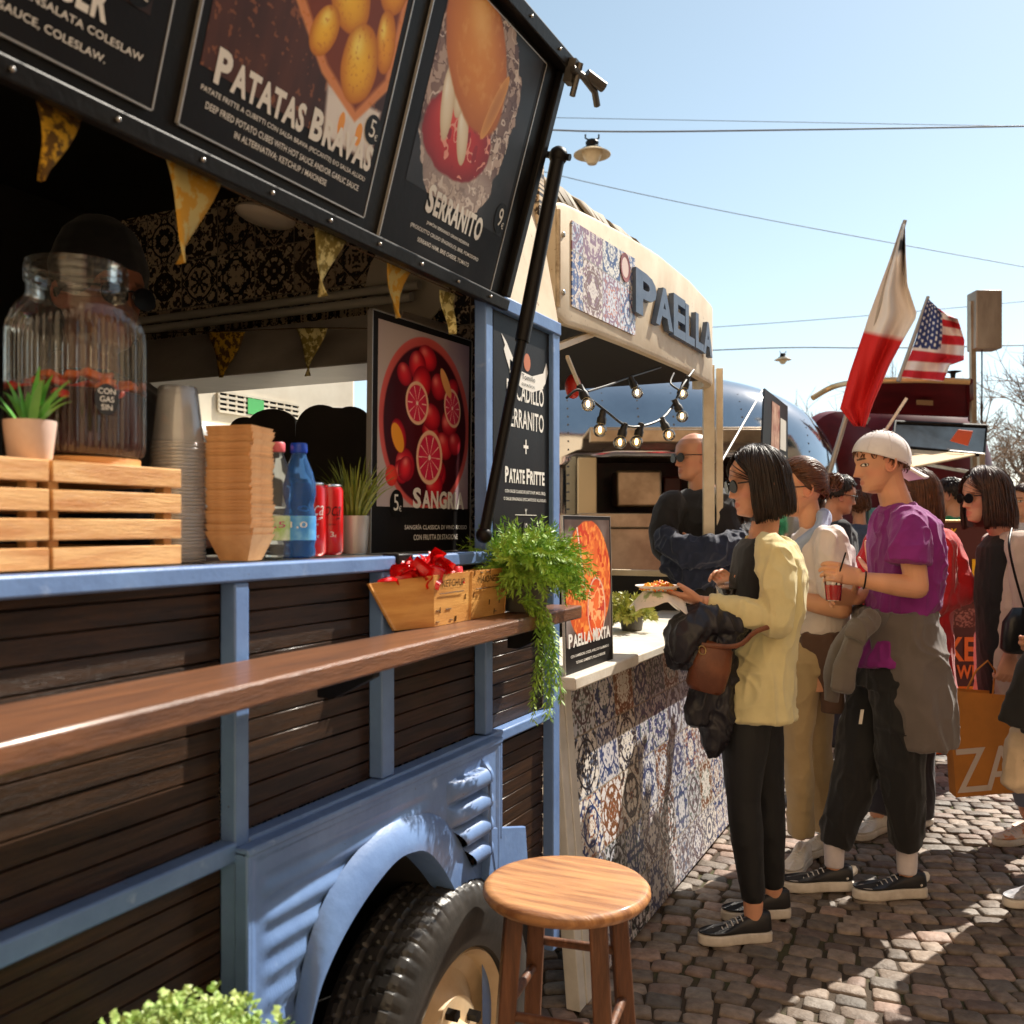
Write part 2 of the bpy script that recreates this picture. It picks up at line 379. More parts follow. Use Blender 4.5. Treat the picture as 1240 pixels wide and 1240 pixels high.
INK = M('white_ink', L(232, 228, 220), rough=.5)
PRINT = M('printed_picture', (1, 1, 1), spec=.3, rough=.45, attr='col')
RUBBER = M('black_rubber', (.016, .015, .015), rough=.42, col2=(.035, .032, .03), vscale=12, bump=.3, bscale=60)

chips(BLUE, L(70, 62, 58), 55, .69, .72); chips(BLUE, L(150, 170, 205), 16, .64, .8); chips(CREAM, L(140, 112, 84), 40, .67, .71)
chips(PLANK, L(30, 18, 10), 9, .5, .75, (1, 1, 6)); chips(SHELFW, L(66, 40, 26), 22, .62, .72, (1, .3, 1))
def tile_mat(name, size, pals, plane='yz', rough=.3, freq=7.0, stain=.35):
    m = bpy.data.materials.new(name); m.use_nodes = True; nt = m.node_tree; nt.nodes.clear(); lk = nt.links.new
    out = nt.nodes.new('ShaderNodeOutputMaterial'); b = nod(nt, 'ShaderNodeBsdfPrincipled', Roughness=rough); lk(b.outputs[0], out.inputs[0])
    tc = nt.nodes.new('ShaderNodeTexCoord'); sp = nt.nodes.new('ShaderNodeSeparateXYZ'); lk(tc.outputs['Object'], sp.inputs[0])
    def math_(op, a, b_=None, c_=None):
        n = nod(nt, 'ShaderNodeMath', _operation=op)
        for i, q in enumerate((a, b_, c_)):
            if q is None: continue
            if isinstance(q, (int, float)): n.inputs[i].default_value = q
            else: lk(q, n.inputs[i])
        return n.outputs[0]
    U_ = math_('DIVIDE', sp.outputs[1] if plane == 'yz' else sp.outputs[0], size); W_ = math_('DIVIDE', sp.outputs[2], size)
    fu, fw = math_('FLOOR', U_), math_('FLOOR', W_)
    a = math_('ABSOLUTE', math_('SUBTRACT', math_('FRACT', U_), .5)); c_ = math_('ABSOLUTE', math_('SUBTRACT', math_('FRACT', W_), .5))
    hi, lo = math_('MAXIMUM', a, c_), math_('MINIMUM', a, c_)
    cb = nt.nodes.new('ShaderNodeCombineXYZ'); lk(fu, cb.inputs[0]); lk(fw, cb.inputs[1])
    wn = nod(nt, 'ShaderNodeTexWhiteNoise', _noise_dimensions='3D'); lk(cb.outputs[0], wn.inputs['Vector']); hsh = wn.outputs['Value']
    h50 = math_('MULTIPLY', hsh, 77.0)
    v = nt.nodes.new('ShaderNodeCombineXYZ'); lk(math_('MULTIPLY', hi, freq), v.inputs[0]); lk(math_('MULTIPLY', lo, freq), v.inputs[1]); lk(h50, v.inputs[2])
    def thr(sc, off, t, w):
        n = nod(nt, 'ShaderNodeTexNoise', Scale=sc, Detail=1.5); a_ = nod(nt, 'ShaderNodeVectorMath', _operation='ADD'); a_.inputs[1].default_value = (off, off, off); lk(v.outputs[0], a_.inputs[0]); lk(a_.outputs[0], n.inputs['Vector'])
        r = nt.nodes.new('ShaderNodeMapRange'); r.inputs[1].default_value, r.inputs[2].default_value = t - w, t + w; lk(n.outputs['Fac'], r.inputs[0]); return r.outputs[0]
    # rings and diamonds
    rr = math_('SQRT', math_('ADD', math_('MULTIPLY', a, a), math_('MULTIPLY', c_, c_)))
    ring = math_('LESS_THAN', math_('ABSOLUTE', math_('SUBTRACT', rr, math_('ADD', .22, math_('MULTIPLY', hsh, .22)))), .02)
    dia = math_('LESS_THAN', math_('ABSOLUTE', math_('SUBTRACT', math_('ADD', a, c_), math_('ADD', .3, math_('MULTIPLY', hsh, .3)))), .018)
    def ramp(cols, f):
        r = nt.nodes.new('ShaderNodeValToRGB'); r.color_ramp.interpolation = 'CONSTANT'; e = r.color_ramp.elements
        while len(e) < len(cols): e.new(.5)
        for i, q in enumerate(cols): e[i].position = i / len(cols); e[i].color = (*q, 1)
        lk(f, r.inputs[0]); return r.outputs[0]
    c1 = ramp(pals[0], hsh); c2 = ramp(pals[1], math_('FRACT', math_('MULTIPLY', hsh, 7.3))); c0 = ramp(pals[2], math_('FRACT', math_('MULTIPLY', hsh, 3.7)))
    def mix(f, x, y):
        n = nod(nt, 'ShaderNodeMix', _data_type='RGBA')
        if isinstance(f, (int, float)): n.inputs[0].default_value = f
        else: lk(f, n.inputs[0])
        for i, q in ((6, x), (7, y)):
            if isinstance(q, tuple): n.inputs[i].default_value = (*q, 1)
            else: lk(q, n.inputs[i])
        return n.outputs[2]
    col = mix(thr(1.3, 0, .52, .03), c0, c1); col = mix(thr(2.2, 9, .6, .03), col, c2); col = mix(ring, col, c1); col = mix(dia, col, c1)
    gr = math_('GREATER_THAN', hi, .488); col = mix(gr, col, L(150, 140, 125))
    st = nod(nt, 'ShaderNodeTexNoise', Scale=6, Detail=6); lk(tc.outputs['Object'], st.inputs['Vector'])
    s2 = nt.nodes.new('ShaderNodeMapRange'); s2.inputs[1].default_value = .45; s2.inputs[2].default_value = .75; s2.inputs[4].default_value = stain; lk(st.outputs['Fac'], s2.inputs[0])
    col = mix(s2.outputs[0], col, L(120, 100, 80)); lk(col, b.inputs['Base Color'])
    bp = nod(nt, 'ShaderNodeBump', Strength=.4, Distance=.001); lk(math_('SUBTRACT', 1.0, gr), bp.inputs['Height']); lk(bp.outputs[0], b.inputs['Normal'])
    return m
bl, br, tc_, mv, bk = L(48, 66, 116), L(120, 76, 46), L(196, 110, 62), L(140, 98, 116), L(42, 40, 48)
TILE_OUT = tile_mat('patterned_tiles', .19, ([bl, L(70, 74, 96), bl, L(92, 76, 84), bk, br], [L(150, 96, 70), bl, L(90, 108, 140), L(110, 100, 96), L(96, 120, 112)], [L(222, 222, 226), L(206, 206, 212), L(226, 222, 216), L(196, 200, 210)]), stain=.12)
TILE_SIGN = tile_mat('patterned_sign_tiles', .172, ([bl, L(70, 90, 140), br, mv, bk], [tc_, bl, mv, L(90, 110, 150)], [L(230, 224, 212), L(212, 214, 220), L(224, 212, 200)]), stain=.15, freq=8)
TILE_IN = tile_mat('dark_wall_tiles', .2, ([L(60, 48, 40), L(40, 36, 40), L(70, 52, 40)], [L(90, 70, 55), L(60, 50, 46)], [L(128, 112, 94), L(106, 94, 82)]), stain=.3, rough=.5, freq=6)

TILE_IN2 = tile_mat('dark_wall_tiles', .15, ([L(50, 40, 34), L(36, 32, 36), L(60, 46, 36)], [L(80, 62, 50), L(56, 46, 42)], [L(226, 206, 176), L(190, 170, 146)]), stain=.15, rough=.5, freq=6, plane='xz')
# ================================================================ the blue food truck
X0 = -.98; YE = YX(684, X0) - .035; YB = -1.3; ZR = 1.345
truck = thing('food_truck', 'blue framed food truck clad in dark brown planks with open serving hatch', 'food truck', (X0 - 1.0, .6, 0))
TR = truck
zc0, zc1 = .905, .935
def post(px0, px1, z0, z1, X=X0, d=.03): obj('post', MB().box((X - d, YX(px0, X), z0), (X, YX(px1, X), z1)), BLUE, TR, bevel=.003)
post(285, 302, .30, ZR - .028); post(463, 478, zc1, ZR - .028); post(588.5, 597, zc1, 1.93); post(670, 678, .30, 1.93)
post(-560, -525, .30, ZR - .028)
Yc0, Yd0 = YX(588.5, X0), YX(678, X0)
obj('rail', MB().box((X0 - .03, YB, ZR - .027), (X0 + .004, YX(478, X0), ZR)), BLUE, TR, bevel=.004)
obj('rail', MB().box((X0 - .03, YX(497, X0), ZR - .027), (X0 + .004, YX(588.5, X0) - .001, ZR)), BLUE, TR, bevel=.004)
obj('latch_block', MB().box((X0 - .03, YX(478, X0) + .001, ZR - .036), (X0 + .008, YX(497, X0) - .001, ZR + .004)), BLACKM, TR, bevel=.003)
obj('rail', MB().box((X0 - .03, YB, zc0), (X0 + .003, YX(285, X0) + .002, zc1)), BLUE, TR, bevel=.004)
obj('rail', MB().box((X0 - .03, YX(302, X0) - .002, zc0), (X0 + .003, YX(588.5, X0), zc1 - .001)), BLUE, TR, bevel=.004)
obj('rail', MB().box((X0 - .03, YX(588.5, X0) + .001, zc0), (X0 + .002, YX(670, X0), zc1 - .004)), BLUE, TR, bevel=.004)
obj('rail', MB().box((X0 - .032, YX(588.5, X0) + .001, 1.90), (X0 + .005, Yd0, 1.935)), BLUE, TR, bevel=.004)
def planks(y0, y1, z0, z1, X=X0 - .029, hgt=.0335):
    mb = MB(); z = z0
    while z < z1 - .004:
        zt = min(z + hgt - .0022, z1); j = random.uniform(-.0012, .0012)
        mb.box((X - .012, y0, z), (X + j, y1, zt)); z += hgt
    mb.box((X - .02, y0, z0), (X - .011, y1, z1))
    obj('plank_panel', mb, PLANK, TR, bevel=.0012, seg=1)
ys = [YB, YX(285, X0), YX(302, X0), YX(463, X0), YX(478, X0), Yc0, YX(597, X0), YX(670, X0)]
for a, b in ((0, 1), (2, 3), (4, 5)): planks(ys[a], ys[b], zc1, ZR - .028)
planks(ys[6], ys[7], zc1 - .004, ZR); planks(ys[0], ys[1], .30, zc0); planks(ys[6], ys[7], .42, zc0)
# body shell: counter, floor, roof, far walls
WB = -2.6
obj('counter', MB().box((X0 - .42, YB, ZR - .022), (X0 - .031, Yc0, ZR - .002)), STEEL, TR)
obj('floor', MB().box((WB, YB, .33), (X0 - .06, YE, .38)), DARKIN, TR)
obj('ceiling', MB().box((WB, YB, 2.42), (X0 - .12, YE, 2.45)), DARKIN, TR)
mb = MB(); mb.prism([(X0 - .004, 0, 1.936), (X0 - .10, 0, 2.45), (X0 - .14, 0, 2.45), (X0 - .04, 0, 1.936)], (0, YE - YB, 0))
obj('upper_wall', MB().add([(x, y + YB, z) for x, y, z in mb.v], mb.f), CREAM, TR)
obj('roof', MB().prism([(X0 - .085, YB, 2.451), (WB - .05, YB, 2.451), (WB - .2, YB, 2.40), (WB - .3, YB, 2.5), (-1.7, YB, 2.56), (X0 - .2, YB, 2.5)][::-1], (0, YE - YB, 0)), CREAM, TR)
YW = YE - .03
ew = MB(); XE0, XE1 = PYw(150, 500, YW).x, PYw(556, 500, YW).x
ew.box((WB, YW, .38), (X0 - .045, YE, 1.38)); ew.box((WB, YW, 1.83), (X0 - .045, YE, 2.42)); ew.box((WB, YW, 1.38), (XE0, YE, 1.83)); ew.box((XE1, YW, 1.38), (X0 - .045, YE, 1.83)); obj('end_wall', ew, TILE_IN2, TR)
obj('end_wall', MB().box((WB, YB, .38), (X0 - .045, YB + .03, 2.42)), DARKIN, TR)
# back wall with a window opening
zw0, zw1, yw0, yw1 = 1.36, 1.80, .45, YE - .03
obj('back_wall', MB().box((WB - .04, YB, .38), (WB, YE, 2.42)), DARKIN, TR)
obj('range_hood', MB().hexa([(WB + .05, YW - .34, 1.80), (X0 - .30, YW - .34, 1.80), (X0 - .30, YW - .002, 1.82), (WB + .05, YW - .002, 1.82), (WB + .05, YW - .26, 1.94), (X0 - .30, YW - .26, 1.94), (X0 - .30, YW - .002, 1.95), (WB + .05, YW - .002, 1.95)]), M('hood_steel', (.62, .56, .50), rough=.3, metal=.35, col2=(.36, .32, .28), vscale=3, stretch=(1, .6, 2)), TR, bevel=.004)
obj('back_counter', MB().box((WB + .001, YW - .42, .9), (X0 - .45, YW - .002, 1.36)), DARKIN, TR, bevel=.005)
for zz, dx in ((2.045, .05), (2.005, .09)):
    t_ = MB().tube([(WB + .15, YW - dx - .05, zz), (X0 - .35, YW - dx - .05, zz)], .013, 12); obj('light_tube', t_, M('tube_plastic', L(190, 185, 175), rough=.4), TR)
obj('vent_disc', MB().lathe([(0.0001, 0), (.13, 0), (.135, .012), (.05, .02), (.045, -.004), (.0001, -.004)], PYw(495, 343, YW - .02), 40, axis=(0, -1, 0)), M('disc_cream', L(214, 204, 188), rough=.5), TR)
obj('ceiling_lamp', MB().ball(PX(322, 262, -1.5), (.05, .09, .02), 20), M('lamp_plastic', L(235, 222, 200), rough=.4), TR)

# --- lower body: ribbed wing panel, flared arch, louvres, wheel
XF = X0 + .022; YF0, YF1 = YX(299, XF), YX(605, XF); ZF = .918
arch_o = [(352, 1240), (375, 1132), (406, 1064), (452, 1010), (497, 987), (527, 987), (548, 1006), (566, 1040), (584, 1078)]
arch_i = [(393, 1240), (416, 1168), (452, 1100), (492, 1047), (519, 1033), (538, 1037), (556, 1055), (572, 1078), (592, 1112)]
AO = [PX(px, py, XF) for px, py in arch_o]; AI = [PX(px, py, XF + .055) for px, py in arch_i]
def ext(lst, first=True):   # continue both ends of an arch down to the sill
    a, b = lst[0], lst[1]; d = (a - b).normalized(); lo = a + d * .12; lo = V((lo.x, lo.y, min(lo.z, .45)))
    return [V((a.x, lo.y - .03, .30)), lo] + lst
AO, AI = ext(AO), ext(AI)
# wing panel as a fine grid with the ribs pressed into it and the arch cut out
def inside_arch(y, z, poly):
    c_ = False; n = len(poly)
    for i in range(n):
        a, b = poly[i], poly[(i + 1) % n]
        if (a.z > z) != (b.z > z) and y < (b.y - a.y) * (z - a.z) / (b.z - a.z) + a.y: c_ = not c_
    return c_
mb = MB(); ny, nz = 150, 150; Z0 = .30; idx = {}
def lerp_loop(A, n):
    A = [V(p) for p in A]; d = [0]
    for a, b in zip(A, A[1:]): d.append(d[-1] + (b - a).length)
    o = []
    for k in range(n):
        t = d[-1] * k / (n - 1); i = max(j for j in range(len(d)) if d[j] <= t + 1e-9); i = min(i, len(A) - 2)
        p0, p1, p2, p3 = A[max(i - 1, 0)], A[i], A[i + 1], A[min(i + 2, len(A) - 1)]; u = (t - d[i]) / max(1e-9, d[i + 1] - d[i])
        o.append(.5 * ((2 * p1) + (p2 - p0) * u + (2 * p0 - 5 * p1 + 4 * p2 - p3) * u * u + (3 * p1 - p0 - 3 * p2 + p3) * u ** 3))
    return o
AOS = lerp_loop(AO, 70)
def arch_top(y):
    ys_ = [p.y for p in AOS]; zs_ = [p.z for p in AOS]; best = 0
    for i in range(len(AOS) - 1):
        if min(ys_[i], ys_[i + 1]) <= y <= max(ys_[i], ys_[i + 1]) and abs(ys_[i + 1] - ys_[i]) > 1e-6:
            k = (y - ys_[i]) / (ys_[i + 1] - ys_[i]); best = max(best, zs_[i] + k * (zs_[i + 1] - zs_[i]))
    return best
lou = [(.905 - .045 - i * .052) for i in range(4)]
for j in range(nz + 1):
    for i in range(ny + 1):
        y = YF0 + (YF1 - YF0) * i / ny; zt = arch_top(y) - .004; zb = max(Z0, zt); z = zb + (ZF - zb) * j / nz
        rib = 0; e = min(y - YF0, YF1 - y, ZF - z)
        u = (z * 1.0 - .30)
        if y < YF1 - .30 and e > .03:
            k = min(1, (e - .03) / .02) * min(1, max(0, (YF1 - .30 - y) / .05)); rib = .0038 * k * math.sin(z * 2 * PI / .042) ** 1
        for zl in lou:   # louvres: raised, rounded blisters
            yl0, yl1 = YF1 - .235, YF1 - .055
            if yl0 - .01 < y < yl1 + .01 and abs(z - zl) < .022:
                q = 1 - ((z - zl) / .022) ** 2; w = min(1, max(0, (y - yl0) / .05)) * min(1, max(0, (yl1 - y) / .018)); rib = max(rib, .024 * max(0, q) ** .5 * w ** .5)
        mb.v.append((XF + rib + (.003 if e < .012 else 0), y, z))
for j in range(nz):
    for i in range(ny): a = j * (ny + 1) + i; mb.f.append((a, a + 1, a + ny + 2, a + ny + 1)); mb.m.append(0)
obj('wing_panel', mb, BLUE, TR, angle=60)
rim = MB()
rim.box((X0 + .001, YF0 - .004, .30), (XF + .004, YF0 + .004, ZF + .006)); rim.box((X0 + .001, YF0 - .004, ZF - .002), (XF + .006, YF1 + .008, ZF + .010)); rim.box((X0 + .001, YF1 - .002, .70), (XF + .004, YF1 + .008, ZF + .001))
obj('wing_edge', rim, BLUE, TR, bevel=.003)
n = 70; TP = lambda k: .030 * min(1, max(.12, (n - 1 - k) / 22)); A_, B_ = lerp_loop(AO, n), lerp_loop(AI, n); mb = MB()
for k in range(n):
    for q in range(9):
        u = q / 8; p = A_[k].lerp(B_[k], u); bul = math.sin(u * PI) * .022 + .055 * 0
        mb.v.append((XF + .002 + TP(k) * (math.sin(u * PI / 2)) ** .8, p.y, p.z))
    mb.v.append((XF - .01 + TP(k), B_[k].y, B_[k].z - .006)); mb.v.append((XF - .04, B_[k].y, B_[k].z - .008)); mb.v.append((XF - .3, B_[k].y, B_[k].z - .02))
for k in range(n - 1):
    for q in range(11): a = k * 12 + q; mb.f.append((a, a + 1, a + 13, a + 12)); mb.m.append(1 if q >= 10 else 0)
obj('wheel_arch', mb, [BLUE, DARKIN], TR, angle=60)
obj('wing_tail', MB().prism([(XF - .01, YX(600, XF), .62), (XF - .01, YX(640, XF), .56), (XF - .01, YX(636, XF), .69), (XF - .01, YX(592, XF), .74)], (.012, 0, 0)), BLUE, TR, bevel=.003)
obj('underbody', MB().box((WB, YB, .30), (X0 - .35, YE - .06, .33)), DARKIN, TR)
# wheel
WC = V((-.962, 1.68, .335)); RW = .335
whl = MB()
prof = [(.20, 0), (.205, .012), (.23, .022), (.27, .026), (.305, .018), (.325, .004), (.333, -.012), (.335, -.03), (.335, -.14), (.325, -.166), (.28, -.185), (.2, -.16)]
prof = [(r_, z_ if z_ > -.03 else -.03 + (z_ + .03) * .68) for r_, z_ in prof]
def tread(a, r, z):
    if r > .331:
        k = (a / (2 * PI) * 64 + (z * 12)) % 1; g = .006 if k < .16 else 0
        if abs(z + .05) < .006 or abs(z + .085) < .006 or abs(z + .12) < .006: g = .009
        return r - g
    if .3 < r <= .331 and z > -.02: return r - (.0035 if (a / (2 * PI) * 64) % 1 < .18 else 0)
    return r
pf = []
for (r0, z0), (r1, z1) in zip(prof, prof[1:]):
    m_ = 14 if r0 > .33 and r1 > .33 else 3
    for k in range(m_): pf.append((r0 + (r1 - r0) * k / m_, z0 + (z1 - z0) * k / m_))
pf.append(prof[-1])
whl.lathe(pf, WC + V((.02, 0, 0)), 384, axis=(1, 0, 0), rfun=tread)
wheel = obj('wheel', MB().tube([WC + V((-.2, 0, 0)), WC + V((-.03, 0, 0))], .05, 16), BLACKM, TR)
obj('tyre', whl, M('tyre_rubber', (.02, .019, .018), rough=.36, col2=(.05, .046, .042), vscale=9, bump=.2, bscale=90), wheel, angle=28)
obj('rim', MB().lathe([(.212, -.09), (.206, -.004), (.196, .006), (.186, -.004), (.18, -.03), (.15, -.045), (.12, -.03), (.105, -.012), (.06, -.012), (.055, .01), (.03, .018), (.0001, .02)], WC + V((.02, 0, 0)), 64, axis=(1, 0, 0)), M('cream_rim', L(224, 200, 164), rough=.45, col2=L(200, 172, 134), vscale=8, coat=.2), wheel, angle=50)
for k in range(5):
    a = 2 * PI * k / 5 + .5; obj('wheel_nut', MB().tube([WC + V((0, .085 * math.cos(a), .085 * math.sin(a))), WC + V((.03, .085 * math.cos(a), .085 * math.sin(a)))], .013, 6), BLACKM, wheel)

# --- raised hatch
HO = V((X0, 0, 1.90)); HU = V((.2780, 0, .9606)).normalized(); HR = V((0, 1, 0)); HN = HR.cross(HU).normalized() * 1
if HN.x < 0: HN = -HN
def HP(y, v, n=0): return HO + HR * y + HU * v + HN * n
YH = 1.962; HL = .565
hatch = obj('hatch', MB().obox(HP((YB + YH) / 2, HL / 2, -.012), HR, HU, HN, YH - YB, HL, .02), BLACKM, TR, bevel=.002)
for v0, v1, nn, dd in ((0, .026, .006, .018), (HL - .03, HL, .008, .05)):
    obj('hatch_rail', MB().obox(HP((YB + YH) / 2, (v0 + v1) / 2, nn), HR, HU, HN, YH - YB, v1 - v0, dd), BLACKM, hatch, bevel=.003)
obj('hatch_rail', MB().obox(HP(YH - .012, HL / 2, .006), HR, HU, HN, .024, HL - .06, .016), BLACKM, hatch, bevel=.003)
scr = MB()
for k in range(22):
    y = YB + .12 + k * .145; p = HP(y, .033, .0); scr.ball(HP(y, .0135, .017), .0035, 8); scr.ball(HP(y, HL - .015, .035), .0035, 8)
tag(obj('screws', scr, STEEL, hatch), kind='stuff')
la = MB(); p0 = HP(YH - .03, HL - .035, .04)
la.obox(p0, HR, HU, HN, .03, .05, .02); la.tube([p0 + HN * .01 - HR * .02, p0 + HR * .02 + HN * .02, p0 + HR * .07 + HN * .03 - HU * .01, p0 + HR * .1 + HN * .03 - HU * .03], .008, 8)
la.tube([p0 + HR * .03 + HN * .02 + HU * .01, p0 + HR * .07 + HN * .05], .012, 10); la.tube([p0 - HU * .05 + HN * .015, p0 + HN * .015 + HU * .02], .007, 8)
obj('latch', la, M('latch_metal', (.10, .09, .08), rough=.45, metal=.7), hatch)
a, b = PX(586, 648, X0 + .02), HP(1.985, .365, .03)
st = MB().tube([a, a.lerp(b, .52)], .0125, 14); st.tube([a.lerp(b, .50), b], .0165, 14); st.ball(a, .018); st.ball(b, .022); st.tube([b - HN * .04, b + HN * .03 ], .008, 10)
obj('gas_strut', st, BLACKM, TR)
# --- folding shelf
zs = 1.207
f0, f1, f2 = PZ(0, 901, zs), PZ(560, 766, zs), PZ(705, 733, zs)
n_ = 18; mb = MB(); XW = X0 + .028
d0 = (f1 - f0) / (f1.y - f0.y)
ya, yb = YB, f2.y
def xfront(y): return f0.x + (f2.x - f0.x) * (y - f0.y) / (f2.y - f0.y) if y > f0.y else f0.x
shelf = MB().prism([(XW, ya, zs - .031), (xfront(ya), ya, zs - .031), (xfront(f0.y), f0.y, zs - .031), (f1.x, f1.y, zs - .031), (f2.x, f2.y, zs - .031), (XW, f2.y, zs - .031)], (0, 0, .031))
obj('folding_shelf', shelf, SHELFW, TR, bevel=.004)
for y in (.55, 1.25, 1.95):
    obj('shelf_bracket', MB().prism([(XW - .01, y, zs - .032), (XW + .10, y, zs - .032), (XW + .10, y, zs - .045), (XW + .02, y, zs - .085), (XW - .01, y, zs - .085)], (0, .02, 0)), BLACKM, TR, bevel=.002)
# ================================================================ printed boards
def board(name, label, cat, o, R, U, w, h, th=.004, group=None, mat=None, edge=True):
    """rigid printed board: o = lower left corner of its front, R right, U up"""
    R, U, o = V(R).normalized(), V(U).normalized(), V(o); N = R.cross(U); r = thing(name, label, cat, o, group)
    obj('board', MB().obox(o + R * w / 2 + U * h / 2 - N * (th / 2 + .0002), R, U, N, w, h, th), mat or BOARD, r)
    if edge:
        e = MB(); q = .0022
        for a, b, ww, hh in ((-q / 2, h / 2, q, h), (w + q / 2, h / 2, q, h), (w / 2, -q / 2, w, q), (w / 2, h + q / 2, w, q)): e.obox(o + R * a + U * b - N * (th / 2), R, U, N, ww, hh, th + .002)
        obj('board_edge', e, EDGE, r)
    r['_f'] = 1; del r['_f']; return r, o, R, U, N
def letter(root, frame, name, lines, mat=None, lift=.0008, shear=0):
    o, R, U, N = frame; mb = MB()
    for (s_, x, y, w_, h_) in lines: text(mb, s_, o + R * x + U * y + N * lift, R, U, w_, h_, bold=.012)
    return obj(name, mb, mat or INK, root, smooth=False)
def title(root, frame, s_, x, y, w_, h_, big=1.12, lift=.0012, mat=None):
    """condensed small-capitals title: every word's first letter is larger"""
    o, R, U, N = frame; mb = MB(); words = s_.split(' '); tot = sum(len(k) for k in words) + .6 * (len(words) - 1) + .25 * len(words); u = w_ / tot; cx = x
    for wd in words:
        a = u * 1.18; text(mb, wd[0], o + R * cx + U * y + N * lift, R, U, a * .92, h_ * big, bold=.04); cx += a
        rest = wd[1:]; ww = u * (len(rest) + .05); text(mb, rest, o + R * (cx + .04 * u) + U * y + N * lift, R, U, ww, h_, bold=.04); cx += ww + .65 * u
    return obj('title_lettering', mb, mat or INK, root, smooth=False)
def disc(root, frame, cx, cy, rx, ry, txt, mat=BLACKM, lift=.0016):
    o, R, U, N = frame; mb = MB(); mb.add([o + R * (cx + rx * math.cos(a)) + U * (cy + ry * math.sin(a)) + N * lift for a in [2 * PI * k / 40 for k in range(40)]], [tuple(range(40))])
    d = obj('price_disc', mb, mat, root, smooth=False); t = MB(); text(t, txt, o + R * (cx - rx * .45) + U * (cy - ry * .55) + N * (lift + .0008), R, U, rx * .7, ry * 1.2)
    text(t, '€', o + R * (cx + rx * .3) + U * (cy - ry * .6) + N * (lift + .0008), R, U, rx * .38, ry * .42); obj('price_lettering', t, INK, d, smooth=False)

# hatch boards
g = 'menu boards on the raised hatch'
def hatch_board(y0, y1, v0, v1, label): return board('menu_board', label, 'menu board', HP(y0, v0, .005), HR, HU, y1 - y0, v1 - v0, group=g)
def rel(fr, y0, v0, ys_, vs_): return ys_ - y0, vs_ - v0
r, *fr = hatch_board(.952, 1.382, .046, .52, 'black menu board for patatas bravas with yellow potatoes in a paper cone')
p = Pic(.40, .385, 330, 320, (52, 26, 18)); nz = p.noise(9, 3, 5, sy=2.0); p.mix((nz - .35) * 1.6, (92, 46, 30)); p.mix(p.noise(40, 5, 3) > .72, (120, 66, 40))
p.poly([(.66, .0), (1.0, .0), (1.0, .24), (.62, .21)], (226, 218, 212), .02); p.mix((p.noise(10, 8) - .5) * 2 * (p.x > .62) * (p.y < .22), (190, 178, 176))
p.poly([(.84, .12), (1.02, .34), (1.02, 1.2), (.0, 1.2), (.08, .72), (.34, .42), (.58, .22)], (214, 128, 72), .012); p.poly([(.83, .16), (.98, .36), (.98, 1.2), (.06, 1.2), (.14, .72), (.38, .45), (.60, .26)], (112, 44, 16), .02)
for cx, cy, rx, ry, a, k in ((.40, .95, .13, .12, .4, 0), (.62, 1.0, .12, .12, 1, 0), (.88, .92, .12, .14, 0, 1), (.40, .74, .09, .12, -.3, 0), (.60, .80, .10, .11, .3, 1), (.90, .72, .09, .12, -.3, 0), (.74, .72, .085, .11, .2, 0), (.22, .82, .09, .12, .1, 1), (.27, .66, .07, .09, .5, 0), (.42, .56, .095, .11, .1, 1), (.92, .50, .07, .13, .2, 0), (.66, .55, .13, .13, .3, 1), (.55, .375, .075, .12, -.45, 1), (.79, .35, .12, .17, -.1, 1)):
    p.ell(cx, cy, rx, ry, a, (250, 186, 36) if k else (240, 158, 30), (178, 88, 10), (255, 226, 100), wob=.07, seed=int(cx * 99))
p.mix((p.noise(60, 2, 3) - .62) * 3 * (p.c[..., 0] > 190) * (p.y > .22), (190, 96, 20))
for cx, cy in ((.50, .95), (.72, .9), (.55, .86)): p.ell(cx, cy, .06, .03, .3, (250, 240, 225), (230, 200, 180), wob=.2)
p.ell(.76, .09, .022, .05, 0, (238, 150, 60)); p.ell(.88, .09, .024, .05, 0, (238, 150, 60))
o, R, U, N = fr; p.build('food_picture', o + R * .015 + U * .085 + N * .0004, R, U, PRINT, r)
title(r, fr, 'PATATAS BRAVAS', .042, .072, .372, .043)
letter(r, fr, 'description_lettering', [('PATATE FRITTE A CUBETTI CON SALSA BRAVA (PICCANTE) E/O SALSA ALLIOLI', .024, .053, .385, .0095), ('DEEP FRIED POTATO CUBES WITH HOT SAUCE AND/OR GARLIC SAUCE', .038, .035, .36, .0095), ('IN ALTERNATIVA: KETCHUP / MAIONESE', .10, .017, .215, .0095)])
disc(r, fr, .400, .140, .022, .024, '5')
r, *fr = hatch_board(1.438, 1.876, .028, .52, 'black menu board for serranito with a bread roll and ham picture')
p = Pic(.385, .38, 330, 320, (24, 21, 22)); p.mix((p.noise(7, 2, 5) - .4) * 1.2, (48, 42, 44))
pap = p.ell(.38, .52, .47, .60, .15, (150, 120, 108), (92, 66, 60), wob=.16, seed=4, soft=.02)
m = (pap < 1); p.mix(m * (p.noise(14, 9, 4) > .52), (176, 150, 136)); p.mix(m * (np.abs(p.noise(10, 12, 3) - .5) < .025), (214, 196, 184)); p.mix(m * (np.abs(p.noise(13, 22, 3) - .5) < .02), (84, 58, 54))
p.mix(m * np.clip((.30 - p.y) / .1, 0, 1) * .45, (206, 196, 188))
p.ell(.35, .34, .34, .22, .1, (206, 34, 30), (120, 14, 18), (230, 70, 56), wob=.12, seed=7)
m2 = np.sqrt(((p.x - .42) * p.a / .25) ** 2 + ((p.y - .36) / .21) ** 2) < 1; p.mix(m2 * (np.abs(p.noise(9, 31, 3) - .5) < .03), (238, 150, 130)); p.mix(m2 * (p.noise(22, 33, 2) > .66), (150, 16, 22))
